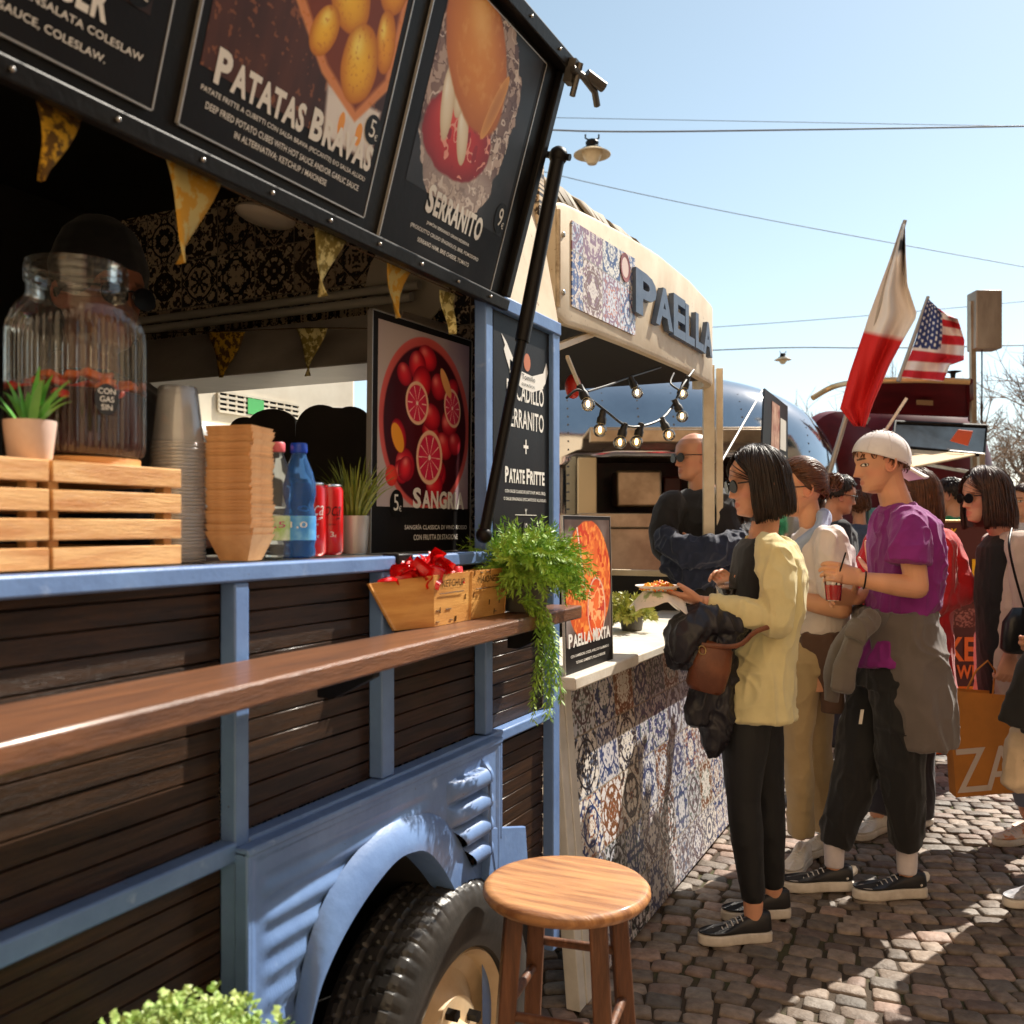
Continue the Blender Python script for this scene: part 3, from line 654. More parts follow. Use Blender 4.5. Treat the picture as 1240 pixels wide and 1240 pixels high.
for cx, cy, rx, ry, a in ((.19, .44, .06, .18, .22), (.38, .36, .055, .16, .35), (.28, .50, .05, .10, .1)): p.ell(cx, cy, rx, ry, a, (240, 226, 198), (206, 180, 140), (252, 246, 228), wob=.05)
p.ell(.35, .74, .42, .27, -.72, (226, 134, 40), (176, 86, 20), (246, 178, 84), wob=.05, seed=3); p.ell(.62, .58, .045, .20, -.35, (196, 120, 50), (230, 156, 70), wob=.1); p.mix((np.hypot((p.x - .4) * p.a, p.y - .75) < .25) * (p.noise(30, 41, 3) - .5) * .8, (250, 196, 110))
o, R, U, N = fr; p.build('food_picture', o + R * .038 + U * .115 + N * .0004, R, U, PRINT, r)
title(r, fr, 'SERRANITO', .118, .081, .222, .048)
letter(r, fr, 'description_lettering', [('JAMÓN SERRANO GRAN RESERVA', .135, .060, .17, .0095), ('(PROSCIUTTO CRUDO SPAGNOLO), BRIE, POMODORO', .085, .041, .27, .0095), ('SERRANO HAM, BRIE CHEESE, TOMATO', .118, .022, .205, .0095)])
disc(r, fr, .404, .150, .026, .032, '9')
r, *fr = hatch_board(.455, .905, .046, .52, 'black menu board at the photo\'s left edge with coleslaw in its text')
p = Pic(.40, .36, 200, 180, (40, 24, 18)); p.mix((p.noise(7, 2, 5) - .4) * 1.5, (90, 60, 40)); p.ell(.55, .5, .3, .25, 0, (190, 120, 60), (110, 60, 30), wob=.1); p.ell(.9, .12, .14, .10, .3, (200, 140, 110), (150, 90, 70)); p.ell(.93, .07, .05, .03, .3, (70, 110, 50))
o, R, U, N = fr; p.build('food_picture', o + R * .02 + U * .105 + N * .0004, R, U, PRINT, r)
title(r, fr, 'PULLED BURGER', .035, .066, .325, .044)
letter(r, fr, 'description_lettering', [('PULLED PORK, SALSA BBQ E INSALATA COLESLAW', .05, .046, .372, .011), ('PULLED PORK, BBQ SAUCE, COLESLAW.', .085, .022, .285, .011)])
disc(r, fr, .395, .135, .025, .03, '10')
# sangria board on the counter
a, b = V((-1.148, 1.675, ZR - .001)), V((-1.125, 2.07, ZR - .001)); R = (b - a).normalized(); U = V((.012, 0, 1)).normalized(); W_, H_ = (b - a).length, .515
r, *fr = board('menu_board', 'tall sangria poster with a glass of red orange slices, standing on the counter', 'menu board', a, R, U, W_, H_, th=.012, mat=BOARD)
p = Pic(W_ - .03, .40, 260, 290, (176, 160, 158)); p.mix(p.x - .3, (150, 120, 140)); p.mix((p.noise(5, 1) - .5), (200, 190, 184))
p.ell(.51, .48, .46, .50, 0, (130, 24, 30), (206, 80, 74), soft=.02); p.ell(.51, .47, .42, .46, 0, (66, 8, 16), (44, 4, 12), soft=.03)
rr = random.Random(5)
for k in range(26):
    a_ = rr.random() * 6.28; q = rr.random() ** .6 * .36; cx, cy = .52 + q * 1.12 * math.cos(a_), .47 + q * 1.12 * math.sin(a_)
    p.ell(cx, cy, rr.uniform(.06, .10), rr.uniform(.06, .10), rr.uniform(-1, 1), (rr.randint(200, 236), 28, 40), (110, 4, 20), (240, 110, 100), wob=.05, seed=k)
def slice_(cx, cy, rx, ry, a0):
    p.ell(cx, cy, rx, ry, a0, (236, 120, 90), (240, 200, 160), soft=.04); r_ = p.ell(cx, cy, rx * .84, ry * .84, a0, (214, 40, 70), (200, 24, 60), soft=.05)
    dx, dy = (p.x - cx) * p.a, p.y - cy; an = np.arctan2(dy, dx); p.mix((r_ < .95) * (np.abs((an / (2 * PI) * 10) % 1 - .5) > .44), (246, 180, 170)); p.ell(cx, cy, rx * .1, ry * .1, 0, (250, 210, 190))
p.ell(.2, .38, .05, .09, .5, (240, 150, 40)); slice_(.40, .59, .115, .125, .1); slice_(.54, .29, .135, .16, -.1); slice_(.80, .60, .09, .12, .3); p.ell(.72, .74, .035, .10, .6, (240, 160, 90)); p.ell(.14, .17, .055, .06, 0, (236, 60, 40), (200, 30, 30))
o, R, U, N = fr; p.build('food_picture', o + R * .018 + U * .10 + N * .0004, R, U, PRINT, r)
title(r, fr, 'SANGRIA', .150, .098, .215, .042)
letter(r, fr, 'description_lettering', [('SANGRÍA CLASSICA DI VINO ROSSO', .12, .050, .26, .0125), ('CON FRUTTA DI STAGIONE', .155, .026, .185, .0125)]); disc(r, fr, .088, .108, .025, .03, '5')
# tall combo board between the posts
y0, y1 = YX(597, X0 - .012) + .002, YX(666, X0 - .012); a = V((X0 - .012, y0, ZR + .002)); R = V((0, 1, 0)); U = V((0, 0, 1)); W_, H_ = y1 - y0, .552
r, *fr = board('menu_board', 'narrow tall black board listing bocadillo serranito and patate fritte, beside the corner post', 'menu board', a, R, U, W_, H_, th=.008, edge=False)
sc = W_ / .36; o, R, U, N = fr
def cb(t, yb, h, frac): return (t, W_ * (1 - frac) / 2 + W_ * .04, yb, W_ * frac, h)
letter(r, fr, 'title_lettering', [cb('BOCADILLO', .358, .046, .66), cb('SERRANITO', .292, .046, .66), cb('+', .232, .035, .085)])
title(r, fr, 'PATATE FRITTE', W_ * .18, .158, W_ * .70, .034)
letter(r, fr, 'description_lettering', [cb('CON SALSE CLASSICHE (KETCHUP, MAIO, BBQ)', .132, .010, .72), cb('O SALSE SPAGNOLE (PICCANTE E/O ALL\'AGLIO)', .114, .010, .76), cb('Y', .083, .014, .04)])
mb = MB(); mb.obox(o + R * W_ * .54 + U * .082 + N * .001, R, U, N, W_ * .38, .0016, .0005); obj('rule_line', mb, INK, r)
disc(r, fr, W_ * .54, .048, .020, .022, '12')
mb = MB(); q = lambda x, y: o + R * (W_ * x) + U * y + N * .001
mb.add([q(.12, .505), q(.20, .49), q(.32, .455), (q(.32, .42)), q(.26, .425), q(.2, .45), q(.16, .47), q(.18, .48)][::-1], [tuple(range(8))])
mb.add([q(.26, .452), q(.45, .432), q(.65, .428), q(.86, .445), q(.86, .405), q(.65, .388), q(.45, .392), q(.26, .415)][::-1], [tuple(range(8))])
mb.add([q(.86, .445), q(.92, .475), q(.95, .45), q(.90, .42), q(.86, .41)][::-1], [tuple(range(5))])
obj('ribbon_emblem', mb, INK, r, smooth=False)
mb = MB(); text(mb, 'Tomiño', q(.46, .414) + N * .001, R, U, W_ * .24, .013); text(mb, 'ESPAÑOL', q(.46, .398) + N * .001, R, U, W_ * .24, .008); obj('emblem_lettering', mb, BLACKM, r, smooth=False)
mb = MB(); mb.add([q(.56 + .06 * math.cos(k * PI / 8), .458 + .022 * math.sin(k * PI / 8)) for k in range(16)], [tuple(range(16))]); obj('emblem_face', mb, M('emblem_orange', L(190, 110, 70), rough=.5), r, smooth=False)

# ================================================================ things on the counter
zt = 1.483
def crate(y0, y1, x1, label, z0=ZR + .002, h=.136, dp=.30):
    r = thing('wooden_crate', label, 'crate', ((x1 - dp / 2), (y0 + y1) / 2, z0), 'slatted crates on the counter'); n = 4; g_ = .0095; sh = (h - g_ * (n - 1)) / n
    for k in range(n):
        z = z0 + k * (sh + g_)
        obj('slat', MB().box((x1 - .008, y0, z), (x1, y1, z + sh)), CRATEW, r, bevel=.0012, seg=1)
        obj('slat', MB().box((x1 - dp, y1 - .008, z + .0008), (x1 - .0085, y1 - .0003, z + sh - .0008)), CRATEW, r, bevel=.0012, seg=1)
        obj('slat', MB().box((x1 - dp, y0, z), (x1 - dp - .008, y1, z + sh)), CRATEW, r, bevel=.0012, seg=1)
    for yy in (y0 + .002, y1 - .024):
        for xx in (x1 - .0285, x1 - dp + .001): obj('corner_post', MB().box((xx, yy, z0 - .001), (xx + .019, yy + .014, z0 + h - .001)), CRATEW, r, bevel=.001, seg=1)
    obj('bottom_board', MB().box((x1 - dp + .002, y0 + .01, z0 + h - .007), (x1 - .0088, y1 - .009, z0 + h + .0005)), CRATEW, r, bevel=.001, seg=1)
    return r
xc = -1.03; crate(YX(64, xc), YX(220, xc), xc, 'pale slatted pine crate under the sangria jar'); crate(YX(64, xc) - .34, YX(60, xc), xc, 'pale slatted pine crate at the photo\'s left edge, beside the jar\'s crate')
GL = glass('clear_glass', (.95, .94, .90), .06, 1.35, .06, gl=.55); PL = glass('clear_plastic', (.96, .96, .95), .10, 1.45, .9)
def lathe_out(prof): return prof
def dispenser(c_, label, fill=.115):
    r = thing('drink_dispenser', label, 'drink dispenser', c_, 'glass drink dispensers'); n = 220
    def ribs(a, r_, z): return r_ + (.0022 * math.cos(a * 64) if .02 < z < .215 and r_ > .09 else 0)
    pr = [(.085, .012), (.093, .018), (.098, .03), (.098, .10), (.098, .20), (.096, .222), (.088, .243), (.076, .256), (.071, .262), (.071, .285)]
    pf = []
    for (r0, z0), (r1, z1) in zip(pr, pr[1:]):
        m_ = 8 if z1 - z0 > .05 else 3
        for k in range(m_): pf.append((r0 + (r1 - r0) * k / m_, z0 + (z1 - z0) * k / m_))
    pf.append(pr[-1]); b = MB().lathe([(.0001, .010)] + pf, c_, n, rfun=ribs); obj('jar', b, GL, r, angle=80)
    obj('jar_rim', MB().lathe([(.070, .282), (.0745, .284), (.0745, .290), (.072, .292), (.0745, .294), (.0745, .301), (.072, .303), (.074, .306), (.073, .312), (.068, .313), (.066, .306), (.066, .282)], c_, 64), GL, r)
    lq = MB().lathe([(.0001, .016), (.088, .018), (.0935, .03), (.0935, fill), (.0001, fill)], c_, 64); obj('sangria', lq, M('sangria_liquid', (.030, .003, .004), rough=.35, spec=.2), r)
    fm = MB(); rn = random.Random(3)
    for k in range(46):
        a = rn.random() * 6.28; q = (rn.random() ** .4) * .088; fm.obox(V(c_) + V((q * math.cos(a), q * math.sin(a), fill - .012 + rn.random() * .032)), V((math.cos(k), math.sin(k), .3)).normalized(), V((-math.sin(k), math.cos(k), 0)), V((0, .3, 1)).normalized(), .026, .022, .012, k % 2)
    tag(obj('fruit_pieces', fm, [M('fruit_red', (.5, .035, .02), rough=.3), M('fruit_orange', (.6, .14, .03), rough=.35)], r, bevel=.003), kind='stuff')
    obj('stand_ring', MB().lathe([(.084, 0), (.092, 0), (.092, .014), (.084, .014), (.084, 0)], c_, 48), CRATEW, r)
    q = ray(150, 495).normalized() * -1; q.z = 0; q.normalize(); q = (RIGHT * .74 - FWD * .67).normalized(); o_ = V(c_) + q * .1015 + V((0, 0, .098)); R_ = V((0, 0, 1)).cross(q).normalized()
    mb = MB(); mb.add([o_ + R_ * (.018 * math.cos(k * PI / 12)) + UP * (.023 * math.sin(k * PI / 12)) for k in range(24)], [tuple(range(24))]); lb = obj('badge', mb, M('badge_black', (.02, .02, .022), rough=.5), r, smooth=False)
    t = MB(); text(t, 'CON\nGAS\nSIN', o_ - R_ * .013 - UP * .016 + q * .0006, R_, UP, .026, .032); obj('badge_lettering', t, INK, lb, smooth=False); r.scale = (.93,) * 3; return r
dispenser(V((-1.155, PD(85, 500, 1.365).y, zt)), 'ribbed glass jar of dark sangria with fruit pieces, on the pine crate')
dispenser(V((-1.13, .42, zt)), 'ribbed glass jar only just visible at the photo\'s left edge', .2)
# little pots
def pot(name, r, c_, r0, r1, h, mat):
    return obj(name, MB().lathe([(.0001, 0), (r0, 0), (r0 + .002, .003), (r1, h - .004), (r1, h), (r1 - .004, h), (r1 - .006, h - .01), (.0001, h - .012)], c_, 40), mat, r)
def blades(c_, n, lo, hi, wd, spread, curve, rad, seed, flat=True, segs=7, up0=0):
    mb = MB(); rn = random.Random(seed); c_ = V(c_)
    for k in range(n):
        a = rn.random() * 6.28; q = rn.random() ** .5 * rad; l = rn.uniform(lo, hi); lean = rn.uniform(.1, 1) * spread; o_ = c_ + V((q * math.cos(a), q * math.sin(a), up0)); D = V((math.cos(a), math.sin(a), 0)); T = V((-math.sin(a), math.cos(a), 0)).lerp(D, rn.uniform(-.4, .4)).normalized(); vs = []
        for i in range(segs + 1):
            u = i / segs; an = lean * (1 + curve * u * u); x = l * u * math.sin(min(an, 2.4)); z = l * u * math.cos(min(an, 2.4)); w_ = wd * (math.sin(PI * min(.97, .25 + .75 * u))) ** .8
            p_ = o_ + D * x + UP * z; vs += [p_ - T * w_ / 2, p_ + D.cross(T) * 0 + D * (-w_ * .18) + UP * 0, p_ + T * w_ / 2]
        b = len(mb.v); mb.v += [tuple(v) for v in vs]
        for i in range(segs):
            for j in (0, 1): mb.f.append((b + i * 3 + j, b + i * 3 + j + 1, b + i * 3 + j + 4, b + i * 3 + j + 3)); mb.m.append(0)
    return mb
LEAF = lambda nm, a, b: M(nm, a, rough=.45, col2=b, vscale=18, spec=.4, sss=0)
c_ = V((-1.075, PD(32, 560, 1.205).y, zt + .001)); r = thing('potted_plant', 'small succulent in a pale pink pot in front of the glass jar', 'potted plant', c_); pot('plant_pot', r, c_, .024, .031, .05, M('pink_pot', L(222, 196, 184), rough=.5, col2=L(206, 178, 164), vscale=20))
obj('leaves', blades(c_ + V((0, 0, .04)), 24, .055, .085, .0115, .75, .35, .010, 4), LEAF('succulent_green', (.10, .33, .05), (.18, .45, .09)), r, angle=80)
c_ = V((-1.15, PX(428, 640, -1.15).y, ZR)); r = thing('potted_plant', 'grassy plant in a grey metal pot beside the sangria poster', 'potted plant', c_); pot('plant_pot', r, c_, .026, .033, .078, M('grey_pot', L(186, 182, 176), rough=.4, metal=.4))
obj('leaves', blades(c_ + V((0, 0, .07)), 95, .08, .135, .006, .55, .7, .024, 9), LEAF('grass_green', (.10, .16, .02), (.30, .34, .06)), r, angle=80)
# clear cups and kraft trays: every piece of the stack by itself
cb_ = V((-1.131, PD(215, 600, 1.5).y, ZR)); cup0 = None; NC = 34
for k in range(NC):
    l_ = V((cb_.x + random.uniform(-.001, .001), cb_.y + random.uniform(-.001, .001), ZR + k * .0056))
    if cup0 is None:
        m_ = MB().lathe([(.041, 0), (.043, .002), (.0425, .004), (.0405, .0045), (.0395, .01), (.030, .088), (.028, .091), (.0001, .089)], l_, 36)
        cup0 = obj('plastic_cup', m_, PL, loc=l_, angle=80); tag(cup0, 'clear plastic cup upside down in the tall nested stack', 'cup', 'clear cups stacked on the counter')
    else: copy_tree(cup0, l_)
tb = V((-1.068, PD(286, 600, 1.54).y, ZR + .001)); t0 = None; KR = M('kraft_card', L(206, 160, 112), rough=.75, col2=L(184, 136, 90), vscale=30); NT = 33
for k in range(NT):
    z = tb.z + k * .0054; l_ = V((tb.x + random.uniform(-.002, .002), tb.y + random.uniform(-.002, .002), z))
    if t0 is None:
        mb = MB(); a, b, h = .024, .040, .042; th = .0012
        lo_ = [(-a, -a), (a, -a), (a, a), (-a, a)]; 
        def ringz(s_, z_): return [l_ + V((x * s_, y * s_, z_)) for x, y in lo_]
        k_ = b / a
        for R1, R2 in (((ringz(1, 0)), ringz(k_, h)), ):
            mb.add(R1 + R2, [(3, 2, 1, 0)] + [(i, (i + 1) % 4, 4 + (i + 1) % 4, 4 + i) for i in range(4)])
        I1, I2 = ringz(.96, th), ringz(k_ - .045, h); mb.add(I1 + I2, [(0, 1, 2, 3)] + [(4 + i, 4 + (i + 1) % 4, (i + 1) % 4, i) for i in range(4)])
        mb.add(R2 + I2, [(i, (i + 1) % 4, 4 + (i + 1) % 4, 4 + i) for i in range(4)])
        t0 = obj('food_tray', mb, KR, loc=l_, smooth=False); tag(t0, 'brown card food tray in the nested stack beside the cups', 'food tray', 'card trays stacked on the counter'); t0.rotation_euler[2] = .25
    else: copy_tree(t0, l_, rotz=.25 + random.uniform(-.03, .03))
def bottle(c_, label, body, cap, lab, lab2, txt):
    r = thing('water_bottle', label, 'bottle', c_, 'water bottles on the counter')
    obj('bottle_body', MB().lathe([(.0001, .004), (.018, 0), (.0275, .004), (.029, .012), (.027, .022), (.029, .03), (.029, .075), (.0275, .082), (.025, .092), (.0275, .102), (.0295, .112), (.029, .128), (.024, .150), (.015, .172), (.0125, .180), (.0125, .188)], c_, 40), body, r)
    obj('cap', MB().lathe([(.0001, .201), (.013, .201), (.0145, .199), (.0148, .186), (.014, .184), (.0001, .184)][::-1], c_, 32), cap, r)
    lb = obj('bottle_label', MB().lathe([(.0294, .032), (.0294, .074)], c_, 40), lab, r)
    t = MB(); q = (EYE - c_); q.z = 0; a0 = math.atan2(q.y, q.x)
    wrap = lambda x, y: c_ + V((.0298 * math.cos(a0 + (x - .015) / .03), .0298 * math.sin(a0 + (x - .015) / .03), .052 + y))
    text(t, txt, c_, V((1, 0, 0)), UP, .03, .012, wrap=wrap); obj('label_lettering', t, lab2, lb, smooth=False)
BCL = M('bottle_clear', (.75, .82, .85), rough=.06, trans=.9, ior=1.2); BBL = M('bottle_blue', (.10, .30, .75), rough=.06, trans=.75, ior=1.2)
bottle(PX(335, 620, -1.085).xy.to_3d() + V((0, 0, ZR)), 'clear water bottle with a pink cap and green label', BCL, M('cap_pink', L(226, 110, 120), rough=.4), M('label_green', L(150, 196, 84), rough=.4, col2=L(226, 232, 214), vscale=28), M('label_magenta', L(190, 60, 120), rough=.5), '1,5')
bottle(PX(362, 620, -1.06).xy.to_3d() + V((0, 0, ZR)), 'blue water bottle with a blue cap and blue label', BBL, M('cap_blue', L(22, 70, 190), rough=.4), M('label_blue', L(40, 130, 210), rough=.4, col2=L(120, 190, 230), vscale=28), INK, '1,0')
RED = M('can_red', L(214, 18, 24), rough=.25, col2=L(196, 12, 20), vscale=6, coat=.4); ALU = M('aluminium', (.7, .7, .7), rough=.25, metal=1)
def can(c_, label, scol):
    r = thing('drink_can', label, 'can', c_, 'red cans on the counter'); R_ = .0268
    obj('can_body', MB().lathe([(.0001, .003), (.02, .001), (.0225, .002), (R_, .009), (R_, .124), (.0235, .131)], c_, 40), RED, r)
    obj('can_top', MB().lathe([(.0235, .131), (.0245, .1335), (.0235, .1355), (.022, .133), (.0001, .132)], c_, 40), ALU, r)
    t = MB(); q = EYE - c_; a0 = math.atan2(q.y, q.x)
    def wr(dz, dx): return lambda x, y: c_ + V(((R_ + .0005) * math.cos(a0 + (x - dx) / R_), (R_ + .0005) * math.sin(a0 + (x - dx) / R_), dz + y))
    text(t, 'Coca', c_, V((1, 0, 0)), UP, .052, .027, wrap=wr(.076, .029), shear=.25, bold=-.01); text(t, '~', c_, V((1, 0, 0)), UP, .044, .006, wrap=wr(.068, .022)); text(t, 'GUSTO ORIGINALE', c_, V((1, 0, 0)), UP, .026, .003, wrap=wr(.058, .013))
    obj('can_lettering', t, scol, r, smooth=False); t = MB(); text(t, '3', c_, V((1, 0, 0)), UP, .007, .010, wrap=wr(.036, -.002)); text(t, '€', c_, V((1, 0, 0)), UP, .004, .005, wrap=wr(.035, -.010)); obj('price_lettering', t, INK, r, smooth=False)
can(PX(377, 620, -1.095).xy.to_3d() + V((0, 0, ZR)), 'slim red drink can with white script, nearer of the two', INK); can(PX(398.5, 620, -1.112).xy.to_3d() + V((0, 0, ZR)), 'slim red drink can with black script, farther of the two', BLACKM)
# cloud boards on the rear counter
CH = M('chalkboard', (.05, .043, .038), rough=.6, col2=(.07, .06, .053), vscale=4)
def cloud(pts, X, lab):
    mb = MB(); P = [PYw(x, y, X) for x, y in pts]; mb.prism(P, (0, .008, 0)); o_ = obj('chalk_board', mb, CH, loc=P[0], smooth=False); tag(o_, lab, 'chalkboard', 'cloud shaped boards')
def arc(cx, cy, rx, ry, a0, a1, n=14): return [(cx + rx * math.cos(math.radians(a0 + (a1 - a0) * k / n)), cy - ry * math.sin(math.radians(a0 + (a1 - a0) * k / n))) for k in range(n + 1)]
cloud([(276, 620)] + arc(296, 519, 18, 14, 175, 80, 6) + arc(329, 518, 31, 23, 150, 25, 10) + [(361, 620)], 2.16, 'low dark cloud shaped board behind the card trays')
cloud([(354, 625)] + arc(388, 520, 30, 30, 170, 62, 10) + arc(424, 520, 26, 28, 112, 0, 10) + [(470, 625)], 2.13, 'taller dark cloud shaped board behind the cans')
# bunting
YB1 = M('bunting_yellow', L(206, 160, 38), rough=.8, col2=L(92, 66, 22), vscale=60, vmix=(.46, .52)); YB2 = M('bunting_gold', L(196, 146, 44), rough=.8, col2=L(196, 176, 110), vscale=45, vmix=(.48, .54)); YB3 = M('bunting_olive', L(140, 124, 60), rough=.8, col2=L(226, 214, 150), vscale=50, vmix=(.48, .55))
def bunting(label, tris, X, mats, cordpts, PX=PX):
    r = thing('bunting', label, 'bunting', PX(*cordpts[0], X), 'pennant strings inside the truck')
    obj('cord', MB().tube([PX(x, y, X) for x, y in cordpts], .0015, 6), M('cord_brown', (.1, .06, .03), rough=.9), r)
    for i, (a, b, t_) in enumerate(tris):
        A, B, T_ = PX(*a, X), PX(*b, X), PX(*t_, X); mb = MB(); n = 8
        for k in range(n + 1):
            u = k / n
            for j in range(7):
                v_ = j / 6; p_ = A.lerp(B, v_).lerp(T_, u * .985); p_ = p_ + V((.012 * math.sin(v_ * 3 + i) * u + .008 * math.sin(u * 4 + i), 0, 0)); mb.v.append(tuple(p_))
        for k in range(n):
            for j in range(6): q = k * 7 + j; mb.f.append((q, q + 1, q + 8, q + 7)); mb.m.append(0)
        o_ = obj('pennant', mb, mats[i % len(mats)], r, angle=None); s_ = o_.modifiers.new('s', 'SOLIDIFY'); s_.thickness = .0012
bunting('string of yellow patterned pennants under the front hatch', [((42, 120), (98, 146), (50, 220)), ((196, 192), (264, 222), (222, 320)), ((376, 276), (415, 293), (392, 360)), ((468, 318), (496, 330), (482, 386)), ((535, 350), (554, 356), (545, 406))], -1.025, [YB1, YB2, YB3, YB2, YB3], [(-60, 66), (60, 126), (230, 206), (394, 284), (480, 323), (560, 358)])
bunting('string of dark patterned pennants at the rear of the truck', [((250, 402), (297, 402), (268, 458)), ((356, 398), (394, 398), (375, 456))], 1.88, [YB1, YB3], [(170, 404), (275, 401), (375, 397), (470, 398)], PX=PYw)

# ================================================================ on the shelf
BW = M('thin_basket_wood', L(222, 168, 92), rough=.5, col2=L(186, 122, 54), vscale=5, stretch=(1, 1, 7), bump=.3, bscale=20, bstretch=(2, 2, 30), detail=8)
zb = zs + .001
A, B, C_ = PZ(476, 764, zb), PZ(526, 759, zb), PZ(611, 742, zb); A.x = min(A.x, -.955); D = V((-.972, C_.y - .02, zb)); 
TA, TBk, TC = PD(445, 707, depth_of(A) - .04), PD(525, 697, depth_of(B) - .02), PD(615, 687, depth_of(C_)); TD = V((-.985, TC.y - .02, TC.z))
mid = .47; Bm, Tm = B.lerp(C_, mid), TBk.lerp(TC, mid); Am, TAm = A.lerp(D, mid), TA.lerp(TD, mid)
def basket(P, label, txt):
    a, b, c2, d, ta, tb_, tc2, td = [V(p) for p in P]; ce = (a + b + c2 + d) / 4; r = thing('wooden_basket', label, 'basket', ce, 'packet baskets on the shelf')
    for (p0, p1, q1, q0) in ((a, b, tb_, ta), (b, c2, tc2, tb_), (c2, d, td, tc2), (d, a, ta, td)):
        n_ = (p1 - p0).cross(q0 - p0).normalized() * -.003; obj('side_board', MB().hexa([p0, p1, p1 + n_, p0 + n_, q0, q1, q1 + n_, q0 + n_]), BW, r, smooth=False)
    obj('base_board', MB().prism([a, b, c2, d], (0, 0, .003)), BW, r, smooth=False)
    R_ = (c2 - b).normalized(); U_ = ((tb_ - b) - R_ * (tb_ - b).dot(R_)).normalized(); N_ = R_.cross(U_); h_ = (tb_ - b).length; w_ = (c2 - b).length; t = MB()
    o_ = b + R_ * (w_ * .12) + U_ * (h_ * .74) + N_ * .0012; text(t, txt, o_, R_, U_, w_ * .62, h_ * .14)
    t.tube([o_ - U_ * .012 - R_ * .01 + N_ * .001, o_ - U_ * .012 + R_ * w_ * .6 + N_ * .001], .0008, 5); obj('basket_lettering', t, BLACKM, r, smooth=False)
    sm = MB(); rn = random.Random(len(txt))
    for k in range(9):
        u, v_ = rn.uniform(.03, .97), rn.choice([.08, .3, .5, .95]); p_ = b.lerp(c2, u).lerp(tb_.lerp(tc2, u), v_) + N_ * .001; dd = R_ if rn.random() < .4 else U_; sm.tube([p_ - dd * .006 + U_ * .001, p_ + dd * .006], .0009, 5)
    tag(obj('staples', sm, M('staple_dark', (.06, .045, .03), rough=.4, metal=.5), r), kind='stuff'); return r
basket([A, B, Bm, Am, TA, TBk, Tm - (TC - TBk).normalized() * .001, TAm], 'thin wooden basket of red ketchup packets on the shelf', 'KETCHUP'); s_ = (C_ - B).normalized() * .004
basket([Am + s_, Bm + s_, C_, D, TAm + s_, Tm + s_, TC, TD], 'thin wooden basket for mayonnaise, beside the plant', 'MAIONESE')
RP = M('packet_red', L(222, 16, 20), rough=.25, col2=L(180, 8, 14), vscale=30, coat=.5, bump=.5, bscale=60); pk = None; rn = random.Random(8)
for k in range(24):
    u = rn.uniform(.04, .96); v_ = rn.uniform(.15, .85); base = TA.lerp(TBk, v_).lerp(TAm.lerp(Tm, v_), u); l_ = base + V((0, 0, rn.uniform(-.012, .014) + .012 * math.sin(u * PI)))
    if pk is None:
        mb = MB(); nx = 8
        for j in range(5):
            for i in range(nx + 1): x, y = (i / nx - .5) * .052, (j / 4 - .5) * .036; e = (1 - (2 * i / nx - 1) ** 4) * (1 - (2 * j / 4 - 1) ** 2); mb.v.append(tuple(l_ + V((x, y, .006 * e + .004 * math.sin(i * 1.3)))))
        m0 = len(mb.v)
        mb.v += [(x, y, z - .0012 - 0.0) for x, y, z in mb.v]
        for j in range(4):
            for i in range(nx): a = j * (nx + 1) + i; mb.f.append((a, a + 1, a + nx + 2, a + nx + 1)); mb.f.append((m0 + a + nx + 1, m0 + a + nx + 2, m0 + a + 1, m0 + a)); mb.m += [0, 0]
        pk = obj('sauce_packet', mb, RP, loc=l_, angle=70); tag(pk, 'red ketchup packet heaped in the wooden basket', 'packet', 'ketchup packets in the basket'); c2 = pk
    else: c2 = copy_tree(pk, l_)
    c2.rotation_euler = (rn.uniform(-1.3, 1.3), rn.uniform(-1.2, 1.2), rn.uniform(0, 6.28))
# trailing plant
c_ = V((-.925, 1.97, zs + .001)); r = thing('potted_plant', 'bushy bright green plant trailing over the end of the shelf', 'potted plant', c_)
pot('plant_pot', r, c_, .045, .06, .10, M('dark_grey_pot', L(92, 88, 80), rough=.6))
def sprigs(c_, n, l0, l1, rad, seed, lowel=.05, leafl=.016, leafw=.0035, droop=1.6, hang=None, upb=.6, step=9):
    mb = MB(); rn = random.Random(seed); c_ = V(c_)
    for k in range(n):
        a = rn.random() * 6.28; el = rn.uniform(lowel, 1.45) if hang is None else .5; d = V((math.cos(a) * math.cos(el), math.sin(a) * math.cos(el), math.sin(el) * upb + .1)).normalized()
        p_ = c_ + V((math.cos(a), math.sin(a), 0)) * rad * rn.random(); l = rn.uniform(l0, l1); m_ = int(l / .0075); 
        if hang: d = hang(rn); 
        pts = []
        for i in range(m_):
            p_ = p_ + d * .0075; d = (d + V((rn.uniform(-.12, .12), rn.uniform(-.12, .12), -.0075 * droop * (6 + rn.random() * 3)))).normalized(); pts.append(V(p_))
            for s_ in range(3):
                b_ = rn.random() * 6.28; q = d.orthogonal().normalized(); q = (Matrix.Rotation(b_, 3, d) @ q); L_ = leafl * rn.uniform(.7, 1.25); t_ = (q * .8 + d * .75).normalized(); s2 = t_.cross(d).normalized() * leafw / 2
                b0 = len(mb.v); mb.v += [tuple(p_), tuple(p_ + t_ * L_ * .5 + s2), tuple(p_ + t_ * L_), tuple(p_ + t_ * L_ * .5 - s2)]; mb.f += [(b0, b0 + 1, b0 + 2, b0 + 3)]; mb.m += [0]
    return mb
PG = M('sprig_green', (.15, .32, .035), rough=.5, col2=(.33, .48, .07), vscale=26, spec=.3)
tag(obj('foliage', sprigs(c_ + V((0, 0, .09)), 900, .06, .135, .05, 3, droop=1.15, lowel=-.35), PG, r, smooth=False))
def hg(rn): return V((rn.uniform(.3, .5), rn.uniform(.0, .28), rn.uniform(-.1, .2))).normalized()
